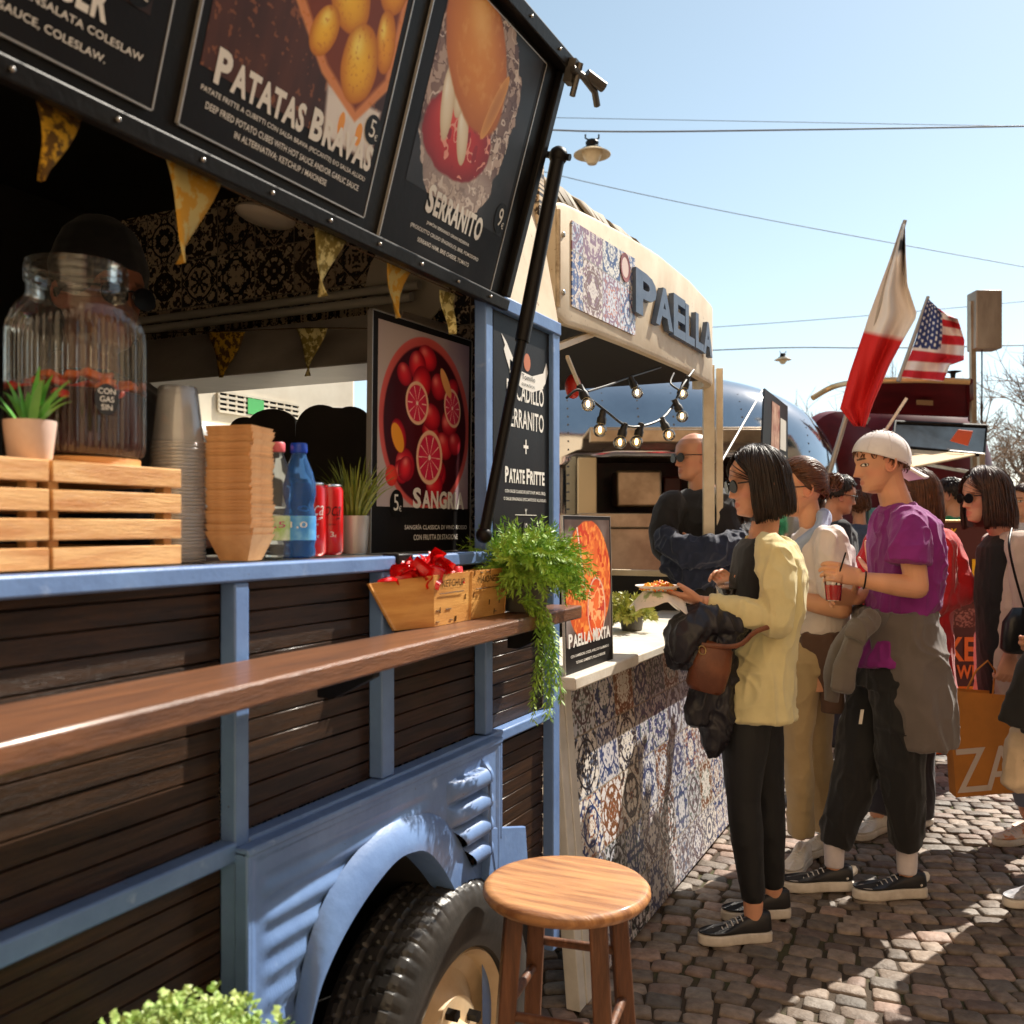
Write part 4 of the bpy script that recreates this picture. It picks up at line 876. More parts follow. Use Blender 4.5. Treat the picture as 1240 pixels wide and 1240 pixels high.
obj('trailing_stems', sprigs(c_ + V((.03, -.10, .03)), 11, .18, .30, .015, 5, leafl=.022, leafw=.004, droop=3.2, hang=hg), PG, r, smooth=False)
# leafy plant in a tall planter at the near side
c_ = V((-.80, .80, 0)); r = thing('potted_plant', 'pale green parsley like plant in front of the truck, at the photo\'s bottom edge', 'potted plant', c_)
obj('planter', MB().lathe([(.0001, 0), (.13, 0), (.15, .05), (.16, .6), (.165, .70), (.15, .70), (.145, .62), (.0001, .61)], c_, 40), M('planter_wood', (.12, .07, .04), rough=.7), r)
def parsley(c_, n, seed, rad):
    mb = MB(); rn = random.Random(seed)
    for k in range(n):
        a = rn.random() * 6.28; q = rn.random() ** .5; top = c_ + V((math.cos(a) * q * rad, math.sin(a) * q * rad, .17 * (1 - q * q * .8) + rn.uniform(-.03, .03))); base = c_ + V((math.cos(a) * q * .06, math.sin(a) * q * .06, 0)); mb.tube([base, base.lerp(top, .5) + V((0, 0, .02)), top], .0012, 4)
        for s_ in range(12):
            d = V((rn.uniform(-1, 1), rn.uniform(-1, 1), rn.uniform(-.2, .9))).normalized(); l = rn.uniform(.004, .013); n_ = V((rn.uniform(-.6, .6), rn.uniform(-.6, .6), 1)).normalized(); s2 = d.cross(n_).normalized(); o_ = top + d * l * .8
            loop = [o_, o_ + d * l * .4 + s2 * l * .5, o_ + d * l * .65 + s2 * l * .25, o_ + d * l * 1.1 + s2 * l * .38, o_ + d * l * 1.05, o_ + d * l * 1.1 - s2 * l * .38, o_ + d * l * .65 - s2 * l * .25, o_ + d * l * .4 - s2 * l * .5]
            mb.add([v + n_ * (.0 if i % 2 else .0015) for i, v in enumerate(loop)], [tuple(range(8))])
    return mb
obj('foliage', parsley(c_ + V((0, 0, .66)), 560, 5, .17), M('parsley_green', (.24, .40, .09), rough=.5, col2=(.50, .60, .22), vscale=22), r, smooth=False)

# ================================================================ bar stool
sc_ = V((PD(686, 1070, 1.9).x, PD(686, 1070, 1.9).y, 0)); ST = M('worn_orange_wood', L(216, 158, 102), rough=.45, col2=L(120, 70, 38), vscale=3, stretch=(1.5, 16, 1.5), vmix=(.3, .72), bump=.6, bscale=14, bstretch=(1.5, 40, 1.5), coat=.15, detail=9, rvar=.1)
LG = M('stool_leg_wood', L(118, 76, 50), rough=.42, col2=L(78, 48, 32), vscale=5, stretch=(12, 12, 1.2), bump=.4, bscale=12, bstretch=(20, 20, 1.5), coat=.1)
r = thing('bar_stool', 'round wooden bar stool with a worn orange seat, in front of the wheel', 'stool', sc_); zst = .688
seat = MB().lathe([(.0001, zst - .029), (.150, zst - .029), (.161, zst - .026), (.168, zst - .016), (.167, zst - .008), (.160, zst - .001), (.150, zst), (.10, zst - .001), (.0001, zst - .0015)], sc_, 96); so = obj('seat', seat, ST, r, angle=50)
legs = []
for k, aa in enumerate((-63, 27, 117, 207)):
    a = math.radians(aa) + TH; d = V((math.cos(a), math.sin(a), 0)); t_ = V((-math.sin(a), math.cos(a), 0)); top, bot = sc_ + d * .118 + UP * (zst - .034), sc_ + d * .175
    legs.append((top, bot)); w_ = .0175
    dd = RIGHT; ee = FWD; mb = MB()
    rt = Matrix.Rotation(math.radians(8 if k % 2 else -6), 3, 'Z'); dd, ee = rt @ dd, rt @ ee
    mb.hexa([bot - dd * w_ - ee * w_, bot + dd * w_ - ee * w_, bot + dd * w_ + ee * w_, bot - dd * w_ + ee * w_, top - dd * w_ - ee * w_, top + dd * w_ - ee * w_, top + dd * w_ + ee * w_, top - dd * w_ + ee * w_])
    obj('leg', mb, LG, r, bevel=.004)
for k in range(4):
    for hh, rr_ in (((.43, .525, .47, .455)[k], .0095), ((.18 if k % 2 else .22), .0095)):
        f = 1 - hh / (zst - .034); a = legs[k][0].lerp(legs[k][1], f); b = legs[(k + 1) % 4][0].lerp(legs[(k + 1) % 4][1], f); obj('stretcher', MB().tube([a, b], rr_, 12), LG, r)
# ================================================================ the paella stall
XS = -1.10
st_ = thing('food_stall', 'cream paella stall with patterned tiles and festoon lamps beyond the blue truck', 'food stall', (XS - .6, 3.6, 0)); S_ = st_
# counter front, its foot standing a little farther out than its top
y0, y1 = YX(700, XS + .03), 4.62
def lean(z): return XS + .075 - .075 * z / .93
obj('counter_front', MB().prism([(lean(0), 0, .02), (lean(.945), 0, .945), (lean(.945) - .03, 0, .945), (lean(0) - .03, 0, .02)], (0, y1 - y0, 0)).__class__() if 0 else (lambda m: MB().add([(x, y + y0, z) for x, y, z in m.v], m.f))(MB().prism([(lean(.02), 0, .02), (lean(.945), 0, .945), (lean(.945) - .03, 0, .945), (lean(.02) - .03, 0, .02)], (0, y1 - y0, 0))), TILE_OUT, S_)
def leanpost(ya, yb, out, nm='corner_strip'):
    obj(nm, MB().hexa([(lean(0) - .04, ya, 0), (lean(0) + out, ya, 0), (lean(0) + out, yb, 0), (lean(0) - .04, yb, 0), (lean(.95) - .04, ya, .95), (lean(.95) + out, ya, .95), (lean(.95) + out, yb, .95), (lean(.95) - .04, yb, .95)]), WHITEP, S_, bevel=.003)
leanpost(y0 - .05, y0 - .002, .006); leanpost(y0 - .105, y0 - .055, .004); leanpost(y1 + .002, y1 + .05, .008)
WT = M('worn_white_counter', L(232, 226, 214), rough=.45, col2=L(196, 186, 170), vscale=5, bump=.3, bscale=30)
ca, cb2 = YX(697, -.985), YX(840, -.985)
obj('counter_top', MB().box((-1.42, ca, .948), (-.985, cb2 * .45 + ca * .55, .985)), WT, S_, bevel=.006)
obj('counter_top', MB().box((-1.42, cb2 * .45 + ca * .55 + .003, .948), (-.992, 4.66, .980)), WT, S_, bevel=.006)
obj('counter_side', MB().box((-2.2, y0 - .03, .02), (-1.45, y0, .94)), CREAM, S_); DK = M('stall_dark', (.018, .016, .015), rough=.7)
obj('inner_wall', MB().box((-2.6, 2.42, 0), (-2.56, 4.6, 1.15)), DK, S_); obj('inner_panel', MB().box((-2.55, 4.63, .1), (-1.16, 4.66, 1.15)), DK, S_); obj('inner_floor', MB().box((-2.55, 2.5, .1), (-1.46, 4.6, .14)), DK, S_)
# curved sign fascia: bottom and top edges follow the bowed roof
fb = [(672, 380), (684, 392), (720, 403), (760, 418), (800, 434), (840, 450), (866, 463)]; ft = [(668, 246), (680, 245), (720, 264), (760, 285), (800, 309), (840, 340), (866, 366)]
YS0, YS1 = YX(672, XS), YX(866, XS)
ZB = [(PX(px, py, XS).y, PX(px, py, XS).z) for px, py in fb]; ZT = [(PX(px, py, XS).y, PX(px, py, XS).z) for px, py in ft]
def zi(T, y): return float(np.interp(y, [a for a, b in T], [b for a, b in T]))
mb = MB(); n = 60; rows = []
for k in range(n + 1):
    u = k / n
    if u < .86: y = YS0 + (YS1 - YS0) * u / .86; x = XS - .03 * (u / .86) ** 2
    else: a = (u - .86) / .14 * PI / 2; y = YS1 + .20 * math.sin(a); x = XS - .03 - .10 * (1 - math.cos(a))
    rows.append((x, y))
for (x, y) in rows:
    b, t_ = zi(ZB, y), zi(ZT, y); mb.v += [(x, y, b), (x + .006, y, b + .012), (x + .006, y, t_ - .012), (x, y, t_), (x - .035, y, t_ - .002), (x - .035, y, b + .004)]
for k in range(n):
    for j in range(6): a = k * 6 + j; b = k * 6 + (j + 1) % 6; mb.f.append((a, a + 6, b + 6, b)); mb.m.append(0)
mb.f += [tuple(range(6)), tuple(n * 6 + j for j in range(5, -1, -1))]; mb.m += [0, 0]
fas = obj('sign_fascia', mb, CREAM, S_, angle=30)
obj('fascia_frame', MB().tube([(XS + .008, YS0 + .004, zi(ZB, YS0) + .02), (XS + .008, YS0 + .004, zi(ZT, YS0) - .02)], .008, 8), M('rusty_cream', L(150, 128, 100), rough=.6, col2=L(206, 186, 156), vscale=30), fas)
bl_ = MB()
for v_ in (.25, .78): bl_.ball((XS + .008, YS0 + .045, zi(ZB, YS0) * v_ + zi(ZT, YS0) * (1 - v_)), (.006, .009, .009), 12)
obj('bolts', bl_, STEEL, fas)
ya, yb = YX(689, XS), YX(766, XS); z_b = [zi(ZB, ya) + .055, zi(ZB, yb) + .04]; z_t = [zi(ZT, ya) - .045, zi(ZT, yb) - .075]
obj('sign_tiles', MB().prism([(XS + .0065, ya, z_b[0]), (XS + .0065, yb, z_b[1]), (XS + .0065, yb, z_t[1]), (XS + .0065, ya, z_t[0])], (.004, 0, 0)), TILE_SIGN, fas, smooth=False)
c3 = PX(757, 324, XS + .012); mb = MB(); mb.lathe([(.035, 0), (.050, .002), (.050, 0.0)], c3, 32, axis=(1, 0, 0)); obj('round_emblem', mb, M('emblem_maroon', L(140, 70, 66), rough=.5), fas); obj('emblem_field', MB().lathe([(.0001, .0005), (.035, .0005)], c3, 32, axis=(1, 0, 0)), M('emblem_pink', L(220, 196, 186), rough=.5), fas)
NAV = M('letter_navy', L(66, 82, 106), rough=.45, col2=L(88, 100, 120), vscale=14, bump=.2)
lx = [(772, 799), (797, 819), (819, 834), (834, 848), (847, 859), (857, 868)]; 
for (p0, p1), ch, yt, ybm in zip(lx, 'PAELLA', (333, 350, 360, 372, 382, 390), (386, 398, 410, 418, 424, 430)):
    a, b = PX(p0, 600, XS + .03), PX(p1 + 1, 600, XS + .03); pm = (p0 + p1) / 2; zt_, zb_ = PX(pm, yt, XS + .03).z, PX(pm, ybm, XS + .03).z
    m_ = MB(); text(m_, ch, (XS + .005 - .02 * ((a.y - YS0) / (YS1 - YS0)) ** 2, a.y, zb_), (0, 1, (zi(ZB, b.y) - zi(ZB, a.y)) / (b.y - a.y) * .5), UP, (b.y - a.y) * (.72 if ch == 'L' else .88), zt_ - zb_, depth=.022, bold=.035); obj('sign_letter', m_, NAV, fas, smooth=False)
# canvas roof
mb = MB(); CANV = M('grey_canvas', L(128, 120, 108), rough=.8, col2=L(160, 150, 134), vscale=4, bump=.6, bscale=9)
ru = [(0, .0), (-.10, .6), (-.24, .95), (-.6, 1.05), (-1.1, 1.0), (-1.5, .0)]
for k in range(31):
    y = YS0 - .03 + (YS1 + .05 - YS0) * k / 30; e = k / 30
    dr = max(0, e - .86) * 2.6
    for (dx, dz) in ru: zb_ = zi(ZT, y) - .03; mb.v.append((XS - .06 + dx, y, zb_ + (2.70 - .06 * (1 - e) - dr - zb_) * dz + .005 * math.sin(k * 2.1 + dx * 9)))
for k in range(30):
    for j in range(4): a = k * 5 + j; mb.f.append((a, a + 1, a + 6, a + 5)); mb.m.append(0)
cv = obj('canvas_roof', mb, CANV, S_, angle=None); s_ = cv.modifiers.new('s', 'SOLIDIFY'); s_.thickness = .006
# frame: beams, far posts, struts, side rail, dark ceiling
def bar(a, b, w_, h_=None, mat=CREAM, nm='frame_bar', par=None):
    a, b = V(a), V(b); d = (b - a); l = d.length; d.normalize(); s_ = d.cross(UP) if abs(d.z) < .95 else RIGHT.copy(); s_.normalize(); u = s_.cross(d); obj(nm, MB().obox((a + b) / 2, s_, d, u, w_, l, h_ or w_), mat, par or S_, bevel=.002)
GLD = M('cream_post', L(228, 214, 186), rough=.4, col2=L(208, 190, 158), vscale=8)
zc = PD(770, 457, 4.75).z
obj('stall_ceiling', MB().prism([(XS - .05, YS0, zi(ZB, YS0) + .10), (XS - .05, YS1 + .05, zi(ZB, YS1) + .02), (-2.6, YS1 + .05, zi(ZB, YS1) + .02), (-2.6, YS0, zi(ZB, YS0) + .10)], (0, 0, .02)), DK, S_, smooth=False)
pa, pb = PYw(858, 600, 4.64), PYw(871, 600, 4.70)
bar((pa.x, 4.64, 1.12), (pa.x, 4.64, zc + .05), .055, .03, GLD, 'corner_post'); bar((pb.x, 4.70, .0), (pb.x, 4.70, zc + .04), .032, .03, GLD, 'corner_post')
bar((pa.x - .03, 4.645, 1.165), (-2.5, 4.645, 1.165), .05, .03, GLD, 'side_rail'); bar((-2.5, 4.645, 0), (-2.5, 4.645, 2.2), .04, .04, GLD, 'corner_post')
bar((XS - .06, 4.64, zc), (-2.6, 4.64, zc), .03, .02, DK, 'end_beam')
bar((XS - .04, YS0 + .03, zi(ZB, YS0) - .10), (XS - .04, YS0 + .62, zi(ZB, YS0) + .09), .028, .02); bar((XS - .10, YX(681, XS), .95), (XS - .10, YX(681, XS), 2.05), .05, .04, CREAM, 'corner_post')
bar(PD(687, 432, 2.95), PD(706, 478, 3.3), .012, .012)
# festoon
fl = thing('festoon_lights', 'black festoon cable with glowing round bulbs under the stall roof', 'string lights', PD(770, 500, 3.4)); BULB = M('lit_bulb', (.9, .75, .5), rough=.1, emis=(1, .72, .38), estr=.55); SOCK = M('black_socket', (.012, .011, .011), rough=.5); FIL = M('filament', (1, .8, .4), emis=(1, .62, .22), estr=9)
bulbs = [((703, 470), (711, 487), 3.05), ((730, 500), (727, 518), 3.12), ((756, 516), (751, 535), 3.2), ((776, 516), (771, 534), 3.3), ((802, 509), (808, 522), 3.4), ((818, 487), (825, 502), 3.5), ((832, 459), (827, 475), 3.6), ((764, 459), (770, 472), 3.6)]
GB = glass('bulb_glass', (1, .95, .86), .02, 1.45, .3)
for (s0, b0, t_) in bulbs:
    S0, B0 = PD(*s0, t_), PD(*b0, t_); d = (B0 - S0).normalized(); B0 = S0 + d * .058
    so_ = obj('lamp_socket', MB().tube([S0 - d * .012, S0 - d * .01, S0 + d * .012, S0 + d * .018, S0 + d * .036], [.006, .011, .012, .016, .016], 14), SOCK, fl); bu = obj('bulb', MB().ball(B0, .0225, 20), GB, fl)
    obj('filament', MB().ball(B0 - d * .002, (.006, .006, .011), 10), FIL, bu)
def sag(pts, r_, n=8): obj('cable', MB().tube(lerp_loop(pts, n * len(pts)), r_, 6), SOCK, fl)
sag([PD(686, 482, 3.0), PD(700, 472, 3.03), PD(716, 484, 3.06), PD(734, 498, 3.12), PD(757, 515, 3.2), PD(777, 516, 3.3), PD(801, 507, 3.4), PD(816, 489, 3.5), PD(826, 468, 3.55), PD(840, 448, 3.65)], .0045)
sag([PD(712, 474, 3.1), PD(738, 466, 3.3), PD(762, 457, 3.6), PD(800, 445, 3.9)], .004); sag([PD(816, 452, 3.7), PD(812, 464, 3.65), PD(822, 472, 3.6)], .004)
obj('red_lamp', MB().ball(PD(694, 468, 3.4), (.03, .03, .045), 14), M('red_plastic', (.5, .02, .01), rough=.35), fl)
# paella poster standing on the counter
a, b = PX(685, 812, -1.02), PX(742, 800, -1.02); a = V((-1.02, a.y, .986)); U = V((-.02, 0, 1)).normalized(); W_, H_ = b.y - a.y, .445
r, *fr = board('menu_board', 'black paella poster with orange rice, standing on the stall\'s white counter', 'menu board', a, V((0, 1, 0)), U, W_, H_, th=.006)
p = Pic(W_ - .02, .36, 200, 220, (70, 52, 46)); p.mix((p.noise(4, 2) - .4) * 2, (150, 140, 136)); p.ell(.5, .50, .52, .50, 0, (226, 96, 40), (196, 70, 30), soft=.02, wob=.04)
m = np.hypot((p.x - .5) * p.a / .52, (p.y - .5) / .50) < .98; p.mix(m * (p.noise(26, 3, 3) - .42) * 3, (246, 142, 60)); p.mix(m * (p.noise(18, 13, 2) > .66), (196, 48, 24))
p.ell(.66, .26, .21, .27, 0, (250, 214, 190), (214, 180, 160), soft=.04); p.ell(.66, .26, .19, .25, 0, (236, 104, 50), (206, 60, 26), soft=.03); m = np.hypot((p.x - .66) * p.a / .19, (p.y - .26) / .25) < 1; p.mix(m * (np.abs(p.noise(9, 23, 3) - .5) < .05), (255, 170, 110)); p.mix(m * (p.noise(16, 29, 2) > .68), (190, 50, 40))
d_ = np.abs((p.x - .25 - (0.95 - p.y) * .32) * p.a); p.mix((d_ < .012) * (p.y > .42) * (p.y < .94), (232, 206, 186))
o, R, U, N = fr; p.build('food_picture', o + R * .01 + U * .075 + N * .0004, R, U, PRINT, r)
title(r, fr, 'PAELLA MIXTA', W_ * .06, .072, W_ * .88, .036); letter(r, fr, 'description_lettering', [('CON GAMBERONI, COZZE, ANELLI DI CALAMARO E', W_ * .1, .042, W_ * .8, .009), ('TOTANO, GAMBERETTI, POLLO E VERDURE', W_ * .2, .022, W_ * .62, .009)])
c_ = V((-1.25, YX(765, -1.25), .982)); r = thing('potted_plant', 'small leafy plant half hidden behind the paella poster', 'potted plant', c_); pot('plant_pot', r, c_, .04, .05, .07, M('dark_grey_pot', L(92, 88, 80)))
obj('foliage', sprigs(c_ + V((0, 0, .06)), 46, .06, .15, .03, 15, leafl=.028, leafw=.012, droop=.9), M('yellow_green', (.28, .34, .06), rough=.5, col2=(.5, .46, .12), vscale=30), r, smooth=False)

# ================================================================ things behind: silver trailer, maroon trailer, van, lamps, flags, trees
def trailer(name, label, cx_px, t0, halfL, halfW, z0, z1, mat, yaw=0, n=64, power=3.2, window=None, cat='trailer'):
    base = PD(cx_px, 638, t0 + halfW); base.z = 0; R_ = (Matrix.Rotation(yaw, 3, 'Z') @ RIGHT); F_ = (Matrix.Rotation(yaw, 3, 'Z') @ FWD); r = thing(name, label, cat, base)
    mb = MB(); zc_, hz = (z0 + z1) / 2, (z1 - z0) / 2; nu, nv = 120, 60; fs = []
    for j in range(nv + 1):
        v_ = -PI / 2 + PI * j / nv; cv, sv = math.copysign(abs(math.cos(v_)) ** (2 / 2.8), math.cos(v_)), math.copysign(abs(math.sin(v_)) ** (2 / 2.8), math.sin(v_))
        for i in range(nu):
            a = 2 * PI * i / nu; ca, sa = math.copysign(abs(math.cos(a)) ** (2 / power), math.cos(a)), math.copysign(abs(math.sin(a)) ** (2 / power), math.sin(a))
            mb.v.append(tuple(base + R_ * (halfL * cv * ca) + F_ * (halfW * cv * sa) + UP * (zc_ + hz * sv)))
    for j in range(nv):
        for i in range(nu):
            f = (j * nu + i, j * nu + (i + 1) % nu, (j + 1) * nu + (i + 1) % nu, (j + 1) * nu + i)
            if window:
                c_ = sum((V(mb.v[k]) for k in f), V((0, 0, 0))) / 4; q = c_ - base; x, y = q.dot(R_), q.dot(F_)
                if y < 0 and window[0] < x < window[1] and window[2] < c_.z < window[3]: continue
            mb.f.append(f); mb.m.append(0)
    o_ = obj('shell', mb, mat, r, angle=None); s_ = o_.modifiers.new('s', 'SOLIDIFY'); s_.thickness = .02; s_.offset = 1
    return r, base, R_, F_
SIL = M('polished_aluminium', (.62, .64, .66), rough=.10, metal=1, col2=(.5, .52, .55), vscale=2, bump=.25, bscale=5)
tS = 8.0; cxp = 730
def xw(px, t): return (px - cxp) / FPX * t
r, base, R_, F_ = trailer('silver_trailer', 'rounded polished silver trailer with rivets and an open serving window', cxp, tS, 2.15, 1.15, .35, 2.82, SIL, window=(xw(700, tS) - .1, xw(885, tS), 1.15, 1.98))
f0 = base - F_ * 1.12
wx0, wx1 = xw(700, tS) - .12, xw(885, tS) + .05
GREYM = M('warm_steel', L(196, 176, 150), rough=.35, metal=.7, col2=L(150, 130, 108), vscale=4); MARO = M('maroon_interior', L(84, 30, 24), rough=.4, col2=L(40, 16, 14), vscale=3)
def tb_(nm, x0, x1, z0_, z1_, d0_, d1_, mat, bevel=.01): obj(nm, MB().obox(f0 + R_ * ((x0 + x1) / 2) + F_ * ((d0_ + d1_) / 2) + UP * ((z0_ + z1_) / 2), R_, UP, F_, x1 - x0, z1_ - z0_, d1_ - d0_), mat, r, bevel=bevel)
tb_('interior_wall', wx0 - .2, wx1 + .2, 1.0, 2.2, .9, .95, MARO); tb_('interior_ceiling', wx0 - .2, wx1 + .2, 2.0, 2.03, .1, .9, GREYM); tb_('interior_side', wx0 - .1, wx0 - .05, 1.1, 2.0, .1, .9, MARO)
zz = lambda y, t: CAMH + (CYP - y) / FPX * t
tb_('window_sill', wx0, wx1, zz(632, tS) - .05, zz(622, tS), -.35, .3, GREYM); tb_('steel_counter', wx0 - .02, wx1, .5, zz(632, tS) - .051, -.30, .2, GREYM)
tb_('oven', xw(734, tS), xw(790, tS), zz(613, tS), zz(568, tS), .15, .6, GREYM, .02); tb_('oven', xw(793, tS), xw(816, tS), zz(613, tS), zz(575, tS), .2, .6, MARO, .02); tb_('awning_flap', wx0 + .05, wx1 + .1, zz(545, tS), zz(530, tS), -.75, -.68, GREYM)
tb_('awning_panel', wx0 + .05, wx1 + .1, zz(531, tS), zz(527, tS), -.70, .12, GREYM); tb_('window_post', wx0 - .0, wx0 + .16, 1.1, 1.98, -.12, 0, M('pale_frame', L(214, 190, 150), rough=.5)); tb_('window_post', xw(818, tS), xw(830, tS), 1.1, 1.98, -.1, 0, M('pale_frame', L(214, 190, 150)))
rv = MB()
for k in range(14):
    x = -1.9 + k * .3
    for j in range(26):
        a = j / 25 * 1.25; z = .9 + j * .072; cv = max(0, 1 - abs((z - 1.585) / 1.235) ** 2.8) ** (1 / 2.8); xx = x; q = max(0, cv ** power_ - abs(xx / 2.15) ** power_) ** (1 / power_) if (power_ := 3.2) else 0
        if q > 0 and not (wx0 - .05 < x < wx1 and z < 2.0): rv.obox(base + R_ * x - F_ * (1.15 * q + .021) + UP * z, R_, UP, F_, .014, .014, .01)
tag(obj('rivets', rv, M('rivet_dark', (.12, .12, .13), rough=.4, metal=.8), r, smooth=False), kind='stuff')
fr_ = thing('menu_board', 'slim framed menu board with a red strip, leaning by the silver trailer', 'menu board', PD(940, 600, 6.6)); q0, q1, q2, q3 = PD(921, 600, 6.3), PD(954, 604, 6.9), PD(954, 492, 6.9), PD(926, 470, 6.3)
mb = MB().prism([q0, q1, q2, q3], FWD * .05); obj('board', mb, BLACKM, fr_, smooth=False)
def quad_on(u0, u1, v0, v1, off=-.012): return [q0.lerp(q1, u).lerp(q3.lerp(q2, u), v_) + FWD * off for u, v_ in ((u0, v0), (u1, v0), (u1, v1), (u0, v1))]
for nm, uu, mt in (('picture_strip', (.30, .62, .05, .93), M('strip_red', L(150, 70, 50), rough=.5, col2=L(220, 180, 150), vscale=9)), ('menu_page', (.66, .9, .5, .82), M('page_white', L(226, 220, 206), rough=.6)), ('menu_page', (.66, .9, .05, .45), M('page_white', L(226, 220, 206)))): obj(nm, MB().prism(quad_on(*uu), FWD * .008), mt, fr_, smooth=False)
rp = thing('rope', 'thin white guy rope slanting beside the stall posts', 'rope', PD(875, 560, 5)); obj('rope_strand', MB().tube([PD(872, 562, 5.4), PD(923, 473, 6.2)], .006, 6), WHITEP, rp)

# maroon trailer, its raised flap and its mirror flap
MAR = M('maroon_gloss', L(104, 22, 26), rough=.42, spec=.25, col2=L(70, 14, 18), vscale=2)
tM = 10.5
r, base, R_, F_ = trailer('maroon_trailer', 'maroon rounded trailer with a raised glossy flap, behind the crowd', 1090, tM, .95, .9, .4, zz(478, tM), MAR, power=2.6)
def panel(par, pts, th, mat, nm, bevel=.01): return obj(nm, MB().prism(pts, th), mat, par, smooth=False, bevel=bevel)
GOLD = M('gold_trim', L(206, 170, 120), rough=.35, metal=.6)
fp = panel(r, [PD(1046, 463, 9.2), PD(1174, 463, 9.0), PD(1172, 506, 10.2), PD(1050, 501, 10.2)], UP * .03, MAR, 'raised_flap')
obj('flap_trim', MB().tube(lerp_loop([PD(984, 482, 10), PD(1010, 468, 10), PD(1046, 462, 9.3), PD(1110, 460, 9.1), PD(1174, 462, 9.0)], 40), .03, 8), GOLD, r)
obj('flap_trim', MB().tube([PD(1174, 462, 9.0), PD(1176, 508, 10.2)], .035, 6), MAR, r)
panel(r, [PD(1110, 484, 9.5), PD(1130, 485, 9.5), PD(1130, 491, 9.6), PD(1110, 490, 9.6)], FWD * .01, GOLD, 'flap_label')
bar(PD(1028, 590, 9.4), PD(1098, 482, 9.2), .035, .03, STEEL, 'flap_strut', r); bar(PD(1012, 582, 9.2), PD(1052, 505, 9.2), .03, .03, STEEL, 'flap_strut', r)
obj('roof_vent', MB().tube([PD(1154, 460, 10.2), PD(1154, 452, 10.2), PD(1154, 450, 10.2)], [.02, .03, .09], 10), BLACKM, r)
en = MB(); ce = PD(1018, 560, 9.0); en.lathe([(.0001, .1), (.35, .08), (.48, .02), (.5, -.1)], ce, 40, axis=-FWD.lerp(RIGHT * -1, .3)); obj('end_cap', en, MAR, r)
mt_ = thing('mirror_trailer', 'small trailer with a chrome mirror flap and a beige canopy, behind the capped man', 'trailer', V((PD(1120, 600, 9).x, PD(1120, 600, 9).y, 0)))
CHR = M('chrome_flap', L(170, 160, 148), rough=.12, metal=1, col2=L(120, 104, 90), vscale=2)
panel(mt_, [PD(1080, 541, 8.6), PD(1192, 551, 8.6), PD(1195, 517, 8.8), PD(1084, 512, 8.8)], FWD * .04, CHR, 'mirror_flap'); obj('flap_frame', MB().tube([PD(1080, 541, 8.6), PD(1192, 551, 8.6), PD(1195, 516, 8.8), PD(1084, 511, 8.8), PD(1080, 541, 8.6)], .02, 6), BLACKM, mt_)
panel(mt_, [PD(1092, 575, 7.4), PD(1110, 566, 7.4), PD(1182, 552, 8.6), PD(1084, 545, 8.6)], UP * .02, M('beige_canvas', L(206, 180, 140), rough=.8), 'canopy'); panel(mt_, [PD(1150, 534, 8.55), PD(1172, 540, 8.55), PD(1178, 522, 8.6), PD(1160, 520, 8.6)], -FWD * .01, M('orange_sticker', L(220, 90, 40), rough=.5), 'sticker')
bar(PD(1120, 562, 8.4), PD(1220, 580, 7.9), .03, .03, STEEL, 'canopy_bar', mt_); bar(PD(1085, 700, 8.6), PD(1085, 541, 8.6), .05, .05, GREYM, 'post', mt_); bar(PD(1188, 700, 8.6), PD(1188, 550, 8.6), .05, .05, GREYM, 'post', mt_)
obj('cabinet', MB().obox(PD(1135, 700, 9.0), RIGHT, UP, FWD, 1.0, 1.3, .5), M('cabinet_steel', L(150, 120, 100), rough=.3, metal=.6, col2=L(80, 60, 54), vscale=3), mt_, bevel=.02)
panel(mt_, [PD(1052, 615, 8.2), PD(1078, 615, 8.2), PD(1078, 690, 8.2), PD(1052, 690, 8.2)], FWD * .3, M('aqua_poster', L(90, 170, 190), rough=.5, col2=L(190, 180, 150), vscale=3), 'side_poster')
du = thing('chimney_duct', 'tall rectangular steel duct on a pole above the trailers', 'chimney', PD(1186, 620, 9.5)); obj('duct_box', MB().obox(PD(1192, 389, 9.5), RIGHT, UP, FWD, .26, .58, .2), M('duct_steel', L(176, 158, 136), rough=.4, metal=.5, col2=L(120, 100, 82), vscale=3, stretch=(1, 1, .3)), du, bevel=.01)
bar(PD(1177, 365, 9.5), PD(1180, 620, 9.5), .05, .05, GREYM, 'pole', du); bar(PD(1189, 420, 9.5), PD(1189, 620, 9.5), .012, .012, BLACKM, 'brace', du)
